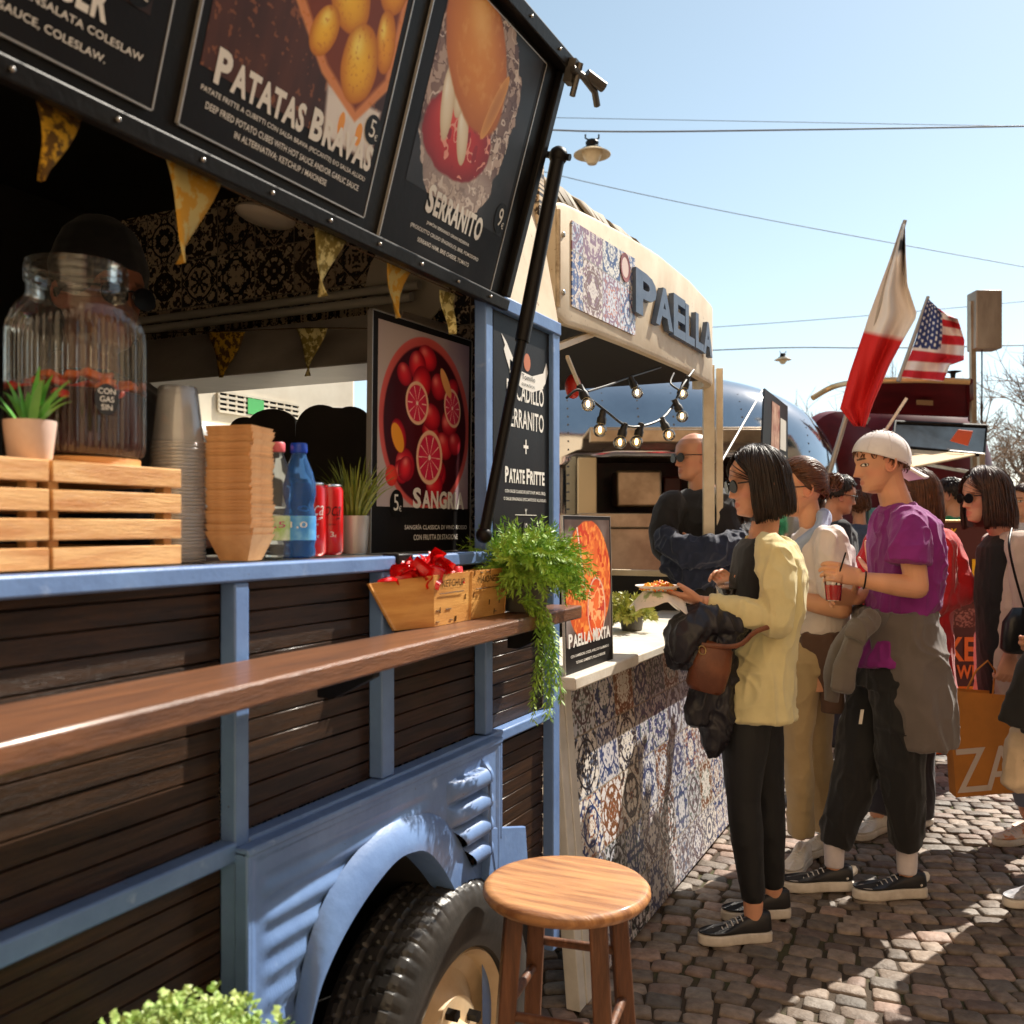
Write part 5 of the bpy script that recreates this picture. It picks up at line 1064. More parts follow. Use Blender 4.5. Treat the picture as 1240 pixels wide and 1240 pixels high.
# flags
def flag(label, base_px, top_px, t_, rows, colfun, nx=40, ny=50):
    a, b = PD(*base_px, t_), PD(*top_px, t_); r = thing('flag', label, 'flag', a); obj('flag_pole', MB().tube([a, b], [.022, .016], 10), M('pole_grey', L(170, 160, 150), rough=.4, metal=.3), r)
    vs, cols = [], []
    for j in range(ny + 1):
        v_ = j / ny; ys_ = np.interp(v_, [q[0] for q in rows], range(len(rows))); i0 = int(min(ys_, len(rows) - 2)); k = ys_ - i0; l0 = V(rows[i0][1]).lerp(V(rows[i0 + 1][1]), k); r0 = V(rows[i0][2]).lerp(V(rows[i0 + 1][2]), k)
        for i in range(nx + 1):
            u = i / nx; px, py = l0.lerp(r0, u); w_ = .10 * math.sin(u * 9 + v_ * 3) * u + .05 * math.sin(u * 17 - v_ * 7 + 1) * u; vs.append(PD(px, py, t_ + w_ - .02)); cols.append(colfun(u, v_))
    mb = MB(); mb.add(vs, [(j * (nx + 1) + i, j * (nx + 1) + i + 1, (j + 1) * (nx + 1) + i + 1, (j + 1) * (nx + 1) + i) for j in range(ny) for i in range(nx)]); me = mb.mesh('cloth', wpos(r), True, None); set_col(me, cols); 
    m_ = M('flag_cloth', (1, 1, 1), rough=.8, attr='col', bump=.3, bscale=30); o_ = put('cloth', me, m_, r); s_ = o_.modifiers.new('s', 'SOLIDIFY'); s_.thickness = .003; return r
def c1_(u, v_):
    if v_ < .16: return (205, 200, 196) if not (.45 < u < .9 and .06 < v_ < .13) else (40, 40, 44)
    if v_ < .54: return (236, 226, 216)
    return (216, 40, 38)
flag('long white and red flag hanging from a leaning pole', (996, 600), (1096, 267), 7.6, [(0, (1092, 270), (1096, 272)), (.15, (1078, 312), (1097, 308)), (.33, (1062, 355), (1099, 345)), (.45, (1052, 382), (1111, 382)), (.54, (1045, 404), (1092, 415)), (.72, (1029, 451), (1078, 440)), (.9, (1017, 495), (1057, 488)), (1, (1034, 516), (1047, 517))], c1_)
def c2_(u, v_):
    if u < .52 and v_ < .62:
        return (236, 232, 230) if ((u * 11) % 1 - .5) ** 2 + ((v_ * 13 + (int(u * 11) % 2) * .5) % 1 - .5) ** 2 < .06 else (46, 58, 110)
    return (204, 40, 54) if int(v_ * 9) % 2 == 0 else (240, 226, 220)
flag('stars and stripes flag on a leaning pole beside the duct', (1088, 462), (1124, 359), 9.0, [(0, (1124, 362), (1146, 382)), (.15, (1120, 372), (1160, 386)), (.5, (1110, 408), (1168, 412)), (.7, (1103, 428), (1167, 436)), (.8, (1098, 440), (1150, 442)), (1, (1091, 457), (1142, 462))], c2_, 60, 60)
# hanging street lamps and wires
LCR = M('lamp_cream', L(224, 206, 170), rough=.4, col2=L(206, 184, 146), vscale=8)
def hlamp(px, py, w_px, dia, label):
    t_ = dia * FPX / w_px; c_ = PD(px, py, t_); k = dia / .5; r = thing('street_lamp', label, 'street lamp', c_, 'lamps hung on wires')
    obj('lamp_cap', MB().lathe([(.0001, .04 * k), (.14 * k, .04 * k), (.15 * k, .075 * k), (.10 * k, .10 * k), (.08 * k, .12 * k), (.09 * k, .17 * k), (.07 * k, .20 * k), (.0001, .21 * k)], c_, 32), BLACKM, r)
    obj('lamp_shade', MB().lathe([(.12 * k, .075 * k), (.17 * k, .06 * k), (.25 * k, .01 * k), (.25 * k, 0), (.17 * k, .03 * k), (.12 * k, .04 * k)], c_, 40), LCR, r); obj('lamp_glass', MB().lathe([(.0001, -.13 * k), (.06 * k, -.12 * k), (.10 * k, -.06 * k), (.13 * k, .0), (.14 * k, .04 * k)], c_, 32), LCR, r)
    for s_ in (-1, 1): obj('hanger', MB().tube([c_ + UP * .2 * k + RIGHT * s_ * .03 * k, c_ + UP * .23 * k + RIGHT * s_ * .09 * k, c_ + UP * .28 * k + RIGHT * s_ * .09 * k], .012 * k, 6), BLACKM, r)
    return t_, c_
t1, c1 = hlamp(717, 188, 45, .5, 'large cream street lamp hung over the stall roof'); t2, c2 = hlamp(948, 436, 20, .5, 'small distant street lamp hung above the silver trailer')
def wire(pts, r_, lab): w_ = obj('overhead_wire', MB().tube(lerp_loop(pts, 30), r_, 6), M('wire_grey', L(120, 124, 130), rough=.6), loc=pts[0]); tag(w_, lab, 'wire', 'wires across the sky')
wire([PD(560, 150, t1), PD(717, 159, t1), PD(980, 157, t1), PD(1400, 150, t1)], .012, 'overhead wire that carries the large street lamp'); wire([PD(560, 180, 16), PD(700, 218, 16), PD(950, 270, 16), PD(1400, 352, 16)], .007, 'thin wire falling to the right above the flags')
wire([PD(780, 428, t2), PD(948, 421, t2), PD(1100, 421, t2), PD(1400, 414, t2)], .02, 'overhead wire that carries the small distant lamp'); wire([PD(780, 402, 30), PD(1040, 383, 30), PD(1400, 350, 30)], .012, 'faint wire rising behind the flags')
wire([PD(560, 140, 20), PD(700, 143, 20), PD(1400, 156, 20)], .007, 'uppermost faint wire above the large lamp')
# van seen through the truck
vn = thing('white_van', 'white van body with an air grille, seen through the truck\'s rear window', 'van', (-4.3, 3.6, 0)); VW = M('van_white', L(232, 224, 206), rough=.4, col2=L(214, 204, 184), vscale=3)
obj('van_body', MB().box((-5.6, 1.2, .3), (-3.35, PX(432, 500, -3.35).y, 2.55)), VW, vn, bevel=.04); vg = PX(265, 505, -3.35)
gx0, gx1 = PX(263, 500, -3.35).y, PX(360, 500, -3.35).y; gz0, gz1 = PX(310, 505, -3.35).z, PX(310, 482, -3.35).z; G_ = MB()
obj('air_grille', MB().box((-3.349, gx0, gz0), (-3.344, gx1, gz1)), BLACKM, vn)
for k in range(5): G_.box((-3.343, gx0, gz0 + (gz1 - gz0) * k / 4 - .006), (-3.335, gx1, gz0 + (gz1 - gz0) * k / 4 + .006))
for k in range(11): G_.box((-3.3425, gx0 + (gx1 - gx0) * k / 10 - .006, gz0), (-3.337, gx0 + (gx1 - gx0) * k / 10 + .006, gz1))
obj('grille_bars', G_, VW, vn); obj('green_sticker', MB().box((-3.334, gx0 + .2, gz1 - .09), (-3.331, gx0 + .32, gz1 - .01)), M('sticker_green', L(90, 190, 110), rough=.5), vn); obj('side_tube', MB().tube([(-3.28, 1.3, gz0 - .14), (-3.28, 4.2, gz0 - .14)], .07, 20), M('tube_white', L(240, 236, 226), rough=.35), vn)
# leafless trees
BARK = M('twig_bark', L(150, 122, 98), rough=.9, col2=L(110, 88, 70), vscale=4)
def tree(base, hgt, seed, label, dens=5):
    rn = random.Random(seed); r = thing('leafless_tree', label, 'tree', base, 'leafless trees behind the stalls'); tr = MB(); tw = MB()
    def grow(p_, d, l, rad, lev):
        pts = [p_]; 
        for i in range(3): d = (d + V((rn.uniform(-.16, .16), rn.uniform(-.16, .16), rn.uniform(-.05, .14)))).normalized(); pts.append(pts[-1] + d * l / 3)
        (tr if lev < 2 else tw).tube(pts, [rad, rad * .85, rad * .7, rad * .5], 7 if lev < 2 else 3, cap=False)
        if lev >= dens: return
        for k in range(rn.randint(3, 5) if lev else 6):
            j = rn.choice((1, 2, 3)) if lev else rn.choice((2, 3)); a = rn.random() * 6.28; s_ = rn.uniform(.35, .9); q = d.orthogonal().normalized(); q = Matrix.Rotation(a, 3, d) @ q; grow(pts[j], (d * math.cos(s_) + q * math.sin(s_)).normalized(), l * rn.uniform(.55, .8), rad * .52, lev + 1)
    grow(V(base), UP.copy(), hgt * .34, hgt * .022, 0); obj('trunk', tr, BARK, r, angle=None); obj('twigs', tw, BARK, r, angle=None); return r
def gp(px, t_): q = PD(px, 638, t_); q.z = 0; return q
tree(gp(1190, 24), 7.2, 3, 'tall leafless tree right of the steel duct'); tree(gp(1290, 20), 6.6, 9, 'leafless tree at the photo\'s right edge'); tree(gp(1120, 30), 6.0, 21, 'pale leafless tree behind the chrome flap'); tree(gp(958, 40), 8.2, 5, 'small far leafless tree over the silver trailer', 4); tree(gp(1230, 32), 7.5, 33, 'far leafless tree between the duct and the edge')
# hedge / shrubs low far
def bush(base, sx, sz, seed, label):
    rn = random.Random(seed); mb = MB()
    for k in range(2600):
        d = V((rn.gauss(0, 1), rn.gauss(0, 1), abs(rn.gauss(0, 1)))).normalized() * rn.uniform(.55, 1); q = V(base) + V((d.x * sx, d.y * sx, d.z * sz)); a = V((rn.uniform(-1, 1), rn.uniform(-1, 1), rn.uniform(-1, 1))).normalized() * .07; b = a.orthogonal().normalized() * .05; mb.add([q - a, q + b, q + a, q - b], [(0, 1, 2, 3)])
    r = thing('shrub', label, 'shrub', base, 'shrubs behind the stalls'); obj('leaves', mb, M('shrub_green', (.09, .12, .03), rough=.7, col2=(.16, .17, .06), vscale=2), r, smooth=False); obj('stem', MB().tube([V(base), V(base) + UP * sz * .6], .06, 8), BARK, r)
for i, (px, t_, sx, sz) in enumerate(((1140, 17, 1.2, 2.0), (1225, 18, 1.3, 2.1), (1060, 20, 1.5, 2.2), (985, 21, 1.5, 2.2))): bush(gp(px, t_), sx, sz, i, ['low shrub behind the green shirted man', 'low shrub at the right edge behind the crowd', 'low shrub behind the capped man', 'low shrub behind the maroon trailer'][i])
# chicken wings sign
sg = thing('menu_sign', 'tall maroon and orange fried chicken wings sign standing behind the red coat', 'sign', gp(1180, 5.6)); tg = 5.6; a, b = PD(1066, 638, tg), PD(1226, 638, tg); W_ = (b - a).length; o_ = V((a.x, a.y, .05)); Hs = zz(631, tg) - .05
obj('sign_board', MB().obox(o_ + RIGHT * W_ / 2 + UP * Hs / 2 + FWD * .02, RIGHT, UP, FWD, W_, Hs, .03), M('sign_maroon', L(84, 40, 36), rough=.5), sg, bevel=.004); obj('sign_frame', MB().tube([o_ + UP * Hs, o_ + UP * Hs + RIGHT * W_], .008, 8), GOLD, sg)
p = Pic(W_ - .01, .40, 120, 90, (232, 96, 24)); p.mix((p.noise(5, 3) - .45) * 3, (246, 140, 30)); p.mix((p.noise(8, 9, 3) > .6) * (p.y < .7), (190, 60, 26)); p.build('food_picture', o_ + RIGHT * .005 + UP * .01 - FWD * .001, RIGHT, UP, PRINT, sg)
p = Pic(W_ - .01, .14, 120, 40, (84, 40, 36)); p.mix((p.noise(16, 13, 3) > .56) * (p.y < .8), (150, 90, 80)); p.build('pattern_strip', o_ + RIGHT * .005 + UP * (zz(760, tg) - .05) - FWD * .001, RIGHT, UP, PRINT, sg)
def sgt(s_, x0, x1, ya, yb_, mat, nm): m_ = MB(); text(m_, s_, PD(x0, 638, tg).xy.to_3d() + UP * zz(yb_, tg) - FWD * .004, RIGHT, UP, (x1 - x0) / FPX * tg, (yb_ - ya) / FPX * tg, bold=.03); obj(nm, m_, mat, sg, smooth=False)
YEL = M('sign_yellow', L(246, 190, 30), rough=.5); ORG = M('sign_orange', L(236, 110, 44), rough=.5)
sgt('FRIED', 1147, 1216, 677, 702, YEL, 'title_lettering'); sgt('Y', 1151, 1158, 640, 650, YEL, 'mark'); sgt('CHICKEN', 1076, 1202, 771, 801, ORG, 'title_lettering'); sgt('WINGS', 1158, 1214, 805, 822, ORG, 'title_lettering')
# ================================================================ people
def ball_limb(mb, pts, rads, n=18, sm=5, ref=None):
    """tapered limb with rounded ends: pts world points, rads radius or (ra, rb) per point"""
    pts = [V(p) for p in pts]; R2 = [r if hasattr(r, '__len__') else (r, r) for r in rads]; m_ = max(2, sm * (len(pts) - 1) + 1); P = lerp_loop(pts, m_) if len(pts) > 2 else [pts[0].lerp(pts[1], k / (m_ - 1)) for k in range(m_)]
    d = [0]
    for a, b in zip(pts, pts[1:]): d.append(d[-1] + (b - a).length)
    T = [d[-1] * k / (m_ - 1) for k in range(m_)]; ra = np.interp(T, d, [r[0] for r in R2]); rb = np.interp(T, d, [r[1] for r in R2])
    mb.tube(P, list(zip(ra, rb)), n, up=ref); mb.ball(P[0], min(ra[0], rb[0]) * .98, 14)
    if getattr(mb, 'skin', 0): mb.ball(P[-1], min(ra[-1], rb[-1]) * .98, 14)
def remesh(mb, voxel, smooth=6, off=V((0, 0, 0)), name='m'):
    me = mb.mesh('tmp', off, False); o_ = bpy.data.objects.new('tmp', me); COL.objects.link(o_)
    m1 = o_.modifiers.new('r', 'REMESH'); m1.mode = 'VOXEL'; m1.voxel_size = voxel
    m2 = o_.modifiers.new('s', 'SMOOTH'); m2.factor = .5; m2.iterations = smooth
    out = bpy.data.meshes.new_from_object(o_.evaluated_get(bpy.context.evaluated_depsgraph_get())); out.name = name; bpy.data.objects.remove(o_); bpy.data.meshes.remove(me); return out
def coords(me):
    a = np.empty(len(me.vertices) * 3); me.vertices.foreach_get('co', a); n_ = np.empty(len(me.vertices) * 3); me.vertices.foreach_get('normal', n_); return a.reshape(-1, 3), n_.reshape(-1, 3)
def folds(me, amp, sc=(14, 14, 6), seed=1, amp2=.0):
    p, n_ = coords(me); v_ = vnoise(p * np.array(sc) + vnoise(p * 7, seed + 5)[:, None] * 2.2, seed); r = (1 - np.abs(2 * v_ - 1)) ** 1.6; v3 = vnoise(p * np.array(sc) * 4.2 + 31, seed + 2); r2 = 1 - np.abs(2 * vnoise(p * np.array(sc) * 2.3 + 9, seed + 1) - 1)
    p = p + n_ * (amp * (r ** 2 - .35) + amp * .55 * (r2 ** 3 - .3) + amp * .16 * (v3 - .5))[:, None]; me.vertices.foreach_set('co', p.reshape(-1)); me.update()
CLM = {}
def cloth(name, rgb, rough=.85, var=.85, bs=500, bump=.35, sheen=.15): return M(name, L(*rgb), rough=rough, col2=tuple(k * var for k in L(*rgb)), vscale=14, bump=bump, bscale=bs, sheen=sheen)

HU_ = [-.118, -.105, -.085, -.068, -.05, -.03, 0, .03, .06, .085, .105, .116]
HFr = [.040, .076, .082, .080, .079, .081, .083, .090, .084, .064, .034, .0]
HBk = [.010, -.005, -.022, -.045, -.07, -.086, -.100, -.106, -.098, -.078, -.046, -.01]
HWd = [.018, .036, .050, .056, .061, .066, .072, .076, .073, .060, .038, .01]
class Fig:
    def __init__(s, name, label, px, t0, fd, group='people at the food stalls', cat='person', z0=0):
        s.t0 = t0; g_ = PD(px, 638, t0); g_.z = z0; s.root = thing(name, label, cat, g_, group); s.fd = V(fd).normalized(); s.sd = UP.cross(s.fd).normalized(); s.b = MB(); s.b.skin = 1; s.off = V(g_); s.hfr = None; s.pal = None
    dx = 0
    def J(s, px, py, dd=0): return PD(px + s.dx, py, s.t0 - dd)
    def head(s, px, py, dd=0, fd=None, pitch=0, roll=0, k=1.0, nose=1.0, jaw=1.0):
        f = V(fd or s.fd).normalized(); f.z = 0; f.normalize(); sd = UP.cross(f).normalized(); R_ = Matrix.Rotation(math.radians(-pitch), 3, sd) @ Matrix.Rotation(math.radians(roll), 3, f)
        f, sd, u = R_ @ f, R_ @ sd, R_ @ UP; o = s.J(px, py, dd); s.hfr = (o, f, sd, u, k); nu, n = 84, 120; us = np.linspace(HU_[0], HU_[-1], nu); vs = []
        for uu in us:
            fr, bk, wd = np.interp(uu, HU_, HFr), np.interp(uu, HU_, HBk), np.interp(uu, HU_, HWd) * (jaw if uu < -.04 else 1); c0, hd = (fr + bk) / 2, (fr - bk) / 2
            for j in range(n):
                a = 2 * PI * j / n; ca, sa = math.cos(a), math.sin(a); x = c0 + hd * math.copysign(abs(ca) ** .9, ca); y = wd * math.copysign(abs(sa) ** .9, sa)
                if ca > 0:
                    q = 0; t_ = min(1, max(0, (.020 - uu) / .060)); am = (.004 + .025 * t_ ** 1.15) * nose if uu < .02 else .004 * math.exp(-((uu - .02) / .01) ** 2)
                    if uu < -.040: am *= math.exp(-((uu + .040) / .006) ** 2)
                    q += am * math.exp(-(y / (.0065 + .0065 * t_)) ** 2) + .006 * nose * math.exp(-((abs(y) - .012) / .006) ** 2 - ((uu + .038) / .007) ** 2)
                    q -= .010 * math.exp(-((abs(y) - .031) / .015) ** 2 - ((uu + .001) / .012) ** 2); q += .005 * math.exp(-((uu - .021) / .008) ** 2 - (y / .045) ** 2)
                    q += .0075 * math.exp(-((uu + .063) / .0048) ** 2 - (y / .019) ** 2) + .0078 * math.exp(-((uu + .0745) / .0052) ** 2 - (y / .017) ** 2) - .003 * math.exp(-((uu + .086) / .006) ** 2 - (y / .02) ** 2)
                    q += .006 * math.exp(-((uu + .101) / .011) ** 2 - (y / .018) ** 2) + .004 * math.exp(-((abs(y) - .042) / .014) ** 2 - ((uu + .028) / .016) ** 2); x += q * min(1, ca * 3)
                vs.append(o + f * (x * k) + sd * (y * k) + u * (uu * k))
        fs = [(i * n + j, i * n + (j + 1) % n, (i + 1) * n + (j + 1) % n, (i + 1) * n + j) for i in range(nu - 1) for j in range(n)] + [tuple(range(n - 1, -1, -1)), tuple((nu - 1) * n + j for j in range(n))]
        s.b.add(vs, fs)
        for sg in (1, -1):   # ears: a rim and a lobe
            e = o + f * (-.012 * k) + sd * (sg * .073 * k) + u * (-.012 * k); A1 = (u * .97 + f * -.22).normalized(); A2 = (f * .85 + sd * sg * -.5).normalized()
            s.b.tube([e + A1 * (.029 * k * math.cos(q)) + A2 * (-.018 * k * math.sin(q)) + sd * (sg * .007) for q in [2 * PI * i / 14 for i in range(14)]], .0052, 8, close=True); s.b.ball(e, (.012, .006, .022), 10, ax=(f, sd, u)); s.b.ball(e - u * .026 * k + sd * sg * .004, .0065, 8)
        return s.hfr
    def P(s, f, sd, u):
        o, F_, S_2, U_, k = s.hfr; return o + F_ * (f * k) + S_2 * (sd * k) + U_ * (u * k)
    def hand(s, w, d, pn, side=1, curl=(.5, .5, .5, .5), size=1.0, spread=.0, thumb=(.55, .75, .35), tcurl=.3, mb=None):
        mb = mb or s.b; w, d = V(w), V(d).normalized(); pn = V(pn); pn = (pn - d * pn.dot(d)).normalized(); lt = d.cross(pn).normalized() * side; kk = size
        mb.sections([(w, lt * .027 * kk, pn * .019 * kk), (w + d * .03 * kk, lt * .034 * kk, pn * .017 * kk), (w + d * .065 * kk, lt * .040 * kk, pn * .015 * kk), (w + d * .090 * kk, lt * .040 * kk, pn * .012 * kk)], n=20)
        for i, (off, ln) in enumerate(((.031, .068), (.0105, .078), (-.0105, .072), (-.031, .056))):
            p_ = w + d * .086 * kk + lt * off * kk; dd = (d + lt * (off * spread * 8)).normalized(); pts = [p_ - d * .02 * kk, p_]; ang = 0; ax = lt
            for q, fr in enumerate((.45, .32, .23)):
                ang += curl[i] * (.7 if q == 0 else 1.0); di = (dd * math.cos(ang) + pn * math.sin(ang)).normalized(); pts.append(pts[-1] + di * ln * fr * kk)
            ball_limb(mb, pts, [.0098 * kk, .0094 * kk, .0088 * kk, .0080 * kk, .0068 * kk], 12, 3)
        tb = w + d * .022 * kk + lt * .026 * kk; td = (d * thumb[0] + lt * thumb[1] + pn * thumb[2]).normalized(); t2 = (td + (d * .6 + pn * tcurl)).normalized()
        ball_limb(mb, [tb - td * .012, tb + td * .032 * kk, tb + td * .034 * kk + t2 * .030 * kk, tb + td * .034 * kk + t2 * .054 * kk], [.014 * kk, .0125 * kk, .0105 * kk, .0078 * kk], 12, 3)
    def arm(s, sh, el, wr, k=1.0):
        ball_limb(s.b, [sh, V(sh).lerp(el, .5), el], [.047 * k, .043 * k, .037 * k]); ball_limb(s.b, [el, V(el).lerp(wr, .35), wr], [.037 * k, .039 * k, .026 * k])
    def leg(s, hp, kn, an, k=1.0):
        ball_limb(s.b, [hp, V(hp).lerp(kn, .5), kn], [.075 * k, .066 * k, .050 * k]); ball_limb(s.b, [kn, V(kn).lerp(an, .35), an], [.048 * k, .052 * k, .033 * k])
    def torso(s, secs, k=1.0): s.b.sections([(s.J(a, b, c), s.sd * hw * k, s.fd * hd * k) for a, b, c, hd, hw in secs], n=30)
    def neck(s, base, k=1.0):
        o, F_, S_2, U_, kk = s.hfr; ball_limb(s.b, [o - F_ * .022 - U_ * .045, o - F_ * .028 - U_ * .095, V(base)], [.052 * k, .050 * k, .060 * k])
    def body(s, skin=(198, 142, 112), hairc=None, voxel=.0032, hairmask=None, eyes=True, lips=(176, 92, 84), brow=(60, 40, 30), mat=None):
        me = remesh(s.b, voxel, 3, s.off, 'body'); p, n_ = coords(me); c_ = np.zeros((len(p), 3)); c_[:] = skin; nz = vnoise(p * 30, 3); c_ *= (.95 + .1 * nz)[:, None]
        o, F_, S_2, U_, k = s.hfr; q = p + np.array(s.off) - np.array(o); x, y, u = [(q @ np.array(v)) / k for v in (F_, S_2, U_)]; hd = (u > -.13) & (u < .13) & (np.abs(x) < .16) & (np.abs(y) < .11)
        def mk(w_, col): c_[:] = c_ * (1 - w_[:, None]) + np.array(col) * w_[:, None]
        fr = hd & (x > .055)
        mk(np.clip(1.25 - np.sqrt((y / .019) ** 2 + ((u + .069) / .009) ** 2), 0, .2) * 2.2 * fr, lips); mk(.35 * np.exp(-((np.abs(y) - .045) / .02) ** 2 - ((u + .035) / .02) ** 2) * hd * (x > 0), (204, 116, 96)); mk(.35 * (hd & (np.abs(y) > .072)), (206, 110, 92)); mk(.25 * np.exp(-(y / .014) ** 2 - ((u + .036) / .012) ** 2) * fr, (206, 110, 90))
        if eyes:
            mk(.9 * (fr & (np.abs(u - .0235 - .06 * (np.abs(y) - .03) * (np.abs(y) < .03)) < .0036) & (np.abs(y) > .012) & (np.abs(y) < .050)), brow)
            e = np.sqrt(((np.abs(y) - .031) / .0145) ** 2 + ((u + .001) / .006) ** 2); mk(.95 * ((e < 1.25) & fr), (70, 44, 36)); mk(1.0 * ((e < .95) & fr), (224, 214, 206)); mk(1.0 * ((np.hypot(np.abs(y) - .033, u + .001) < .0055) & fr), (44, 28, 20))
        if hairmask is not None: mk(hairmask(x, y, u) * hd, hairc)
        set_col(me, c_); finish_mesh(me, True, None); return put('body', me, mat or M('skin', (1, 1, 1), rough=.48, attr='col', sss=.12, spec=.45, bump=.2, bscale=260), s.root)
    def garment(s, name, mb, mat, voxel=.006, amp=.006, sc=(14, 14, 6), seed=1, smooth=5, parent=None):
        me = remesh(mb, voxel, smooth, s.off, name); folds(me, amp, sc, seed); finish_mesh(me, True, None); return put(name, me, mat, parent or s.root)
    def secs(s, mb, L_, n=30, fd=None, p=2.3):
        f = V(fd).normalized() if fd is not None else s.fd; sd = UP.cross(f).normalized(); mb.sections([(s.J(a, b, c), sd * hw, f * hd) for a, b, c, hd, hw in L_], n=n, p=p); return mb
    def shades(s, colr=(.01, .01, .012)):
        m_ = M('dark_lens', colr, rough=.14, spec=.22); fr = M('black_frame', (.012, .01, .01), rough=.3); mb = MB()
        for sg in (1, -1):
            pts = [s.P(.099 - .32 * abs(sg * .034 + .026 * math.cos(a)) * .35, sg * .034 + .027 * math.cos(a), -.004 + .021 * math.sin(a) - .003 * math.cos(a) ** 2) for a in [2 * PI * i / 22 for i in range(22)]]
            mb.prism(pts, s.hfr[1] * .003)
        g_ = obj('sunglasses', mb, m_, s.root, angle=40); fb = MB()
        for sg in (1, -1): fb.tube([s.P(.088, sg * .061, .006), s.P(.075, sg * .074, .006), s.P(.0, sg * .080, .004), s.P(-.02, sg * .078, -.006)], .0024, 6); fb.tube([s.P(.099 - .32 * abs(sg * .034 + .0275 * math.cos(a)) * .35, sg * .034 + .0275 * math.cos(a), -.004 + .0215 * math.sin(a)) for a in [2 * PI * i / 20 for i in range(20)]], .0017, 5, close=True)
        fb.tube([s.P(.100, .009, .004), s.P(.103, 0, .006), s.P(.100, -.009, .004)], .0022, 6); obj('frame', fb, fr, g_)
    def hair(s, mat, front=50, lens=.13, lenb=.12, n=420, e=.010, theta0=(4, 55), flare=.0, inward=.02, curl=.3, seed=1, voff=0, fringe=True, part=0.0, puff=1.0):
        """long style: locks fall from the parting over the skull, then hang"""
        rn = random.Random(seed); mb = MB(); A, B, C_ = (.101 + e), (.080 + e), (.112 + e); c0 = (-.008, 0, .008)
        def pt(th, ph, ex=0):
            st, ct = math.sin(th), math.cos(th); return (c0[0] + (A + ex) * st * math.cos(ph), c0[1] + (B + ex) * st * math.sin(ph), c0[2] + (C_ + ex) * ct)
        def path(ph0, th0, ex, m_=16, ln=1.0):
            F0 = math.radians(front); sg = 1 if ph0 >= 0 else -1; tgt = sg * max(abs(ph0), F0 + (F0 - abs(ph0)) * .12 if abs(ph0) < F0 else 0); out = []; Lg = (lens + (lenb - lens) * max(0, (abs(ph0) - PI / 2) / (PI / 2))) * ln; te = math.radians(96)
            tot = (te - th0) * .1 + max(0, Lg); 
            for i in range(m_):
                a = i / (m_ - 1) * tot; 
                if a < (te - th0) * .1: th = th0 + a / .1; k = (th - th0) / (te - th0); q = pt(th, ph0 + (tgt - ph0) * min(1, k * 1.35) ** .8, ex)
                else: z = a - (te - th0) * .1; x0, y0_, z0_ = pt(te, tgt, ex); kk = z / max(1e-6, Lg); g_ = 1 + flare * kk * (1.25 - kk) * 1.3 - inward * kk ** 3 * 4; q = (c0[0] + (x0 - c0[0]) * g_, y0_ * g_, z0_ - z)
                out.append(s.P(*q))
            return out
        nb_ = 72; rows = [path(-PI + 2 * PI * i / nb_ + .001, .03, -.005, 18, .97) for i in range(nb_ + 1)]; o0 = len(mb.v)
        for r_ in rows: mb.v += [tuple(v) for v in r_]
        for i in range(nb_):
            for j in range(17): a = o0 + i * 18 + j; mb.f.append((a, a + 1, a + 19, a + 18)); mb.m.append(0)
        for k in range(int(n * 2.6)):
            ph = rn.uniform(-PI, PI); th = math.radians(rn.uniform(*theta0)) * (.6 if k % 3 else 1.5); ex = rn.uniform(-.003, .005) * puff; P_ = path(ph, th, ex, 15, rn.uniform(.84, 1.05)); w1 = rn.uniform(.0018, .0042); ph2 = rn.random() * 6; D = V((rn.uniform(-1, 1), rn.uniform(-1, 1), 0)) * .004 * curl
            P_ = [p_ + D * math.sin(i * .55 + ph2) for i, p_ in enumerate(P_)]; mb.tube(P_, [(w1 * .35 * (1 if i > 1 else .5), w1 * (1 if 1 < i < 12 else .55 if i < 14 else .2)) for i in range(15)], 6)
        for k in range(46):
            ph = rn.uniform(-PI, PI); P_ = path(ph, math.radians(rn.uniform(5, 40)), rn.uniform(.004, .010), 15, rn.uniform(.85, 1.12)); D = V((rn.uniform(-1, 1), rn.uniform(-1, 1), rn.uniform(-.3, .6))) * .012; P_ = [p_ + D * (i / 14) ** 1.5 for i, p_ in enumerate(P_)]; mb.tube(P_, .0007, 3)
        return obj('hair', mb, mat, s.root, angle=None)
    def short_hair(s, mat, n=700, ln=.035, line=(46, 92, 122), e=.006, seed=2, bun=None, thick=.0045, curl=.5):
        rn = random.Random(seed); mb = MB(); A, B, C_ = (.101 + e), (.079 + e), (.110 + e); c0 = (-.010, 0, .008); fr, sd, bk = [math.radians(q) for q in line]
        def lim(ph): a = abs(ph); return fr + (sd - fr) * min(1, a / (PI / 2)) ** 2.2 if a < PI / 2 else sd + (bk - sd) * ((a - PI / 2) / (PI / 2)) ** .8
        def pt(th, ph, ex=0): return s.P(c0[0] + (A + ex) * math.sin(th) * math.cos(ph), c0[1] + (B + ex) * math.sin(th) * math.sin(ph), c0[2] + (C_ + ex) * math.cos(th))
        nb_ = 80; o0 = len(mb.v)
        for i in range(nb_ + 1):
            ph = -PI + 2 * PI * i / nb_
            for j in range(16): mb.v.append(tuple(pt(.001 + lim(ph) * j / 15, ph, -.003 - (.006 if j == 15 else 0))))
        for i in range(nb_):
            for j in range(15): a = o0 + i * 16 + j; mb.f.append((a, a + 1, a + 17, a + 16)); mb.m.append(0)
        if bun: bd = V(bun).normalized(); 
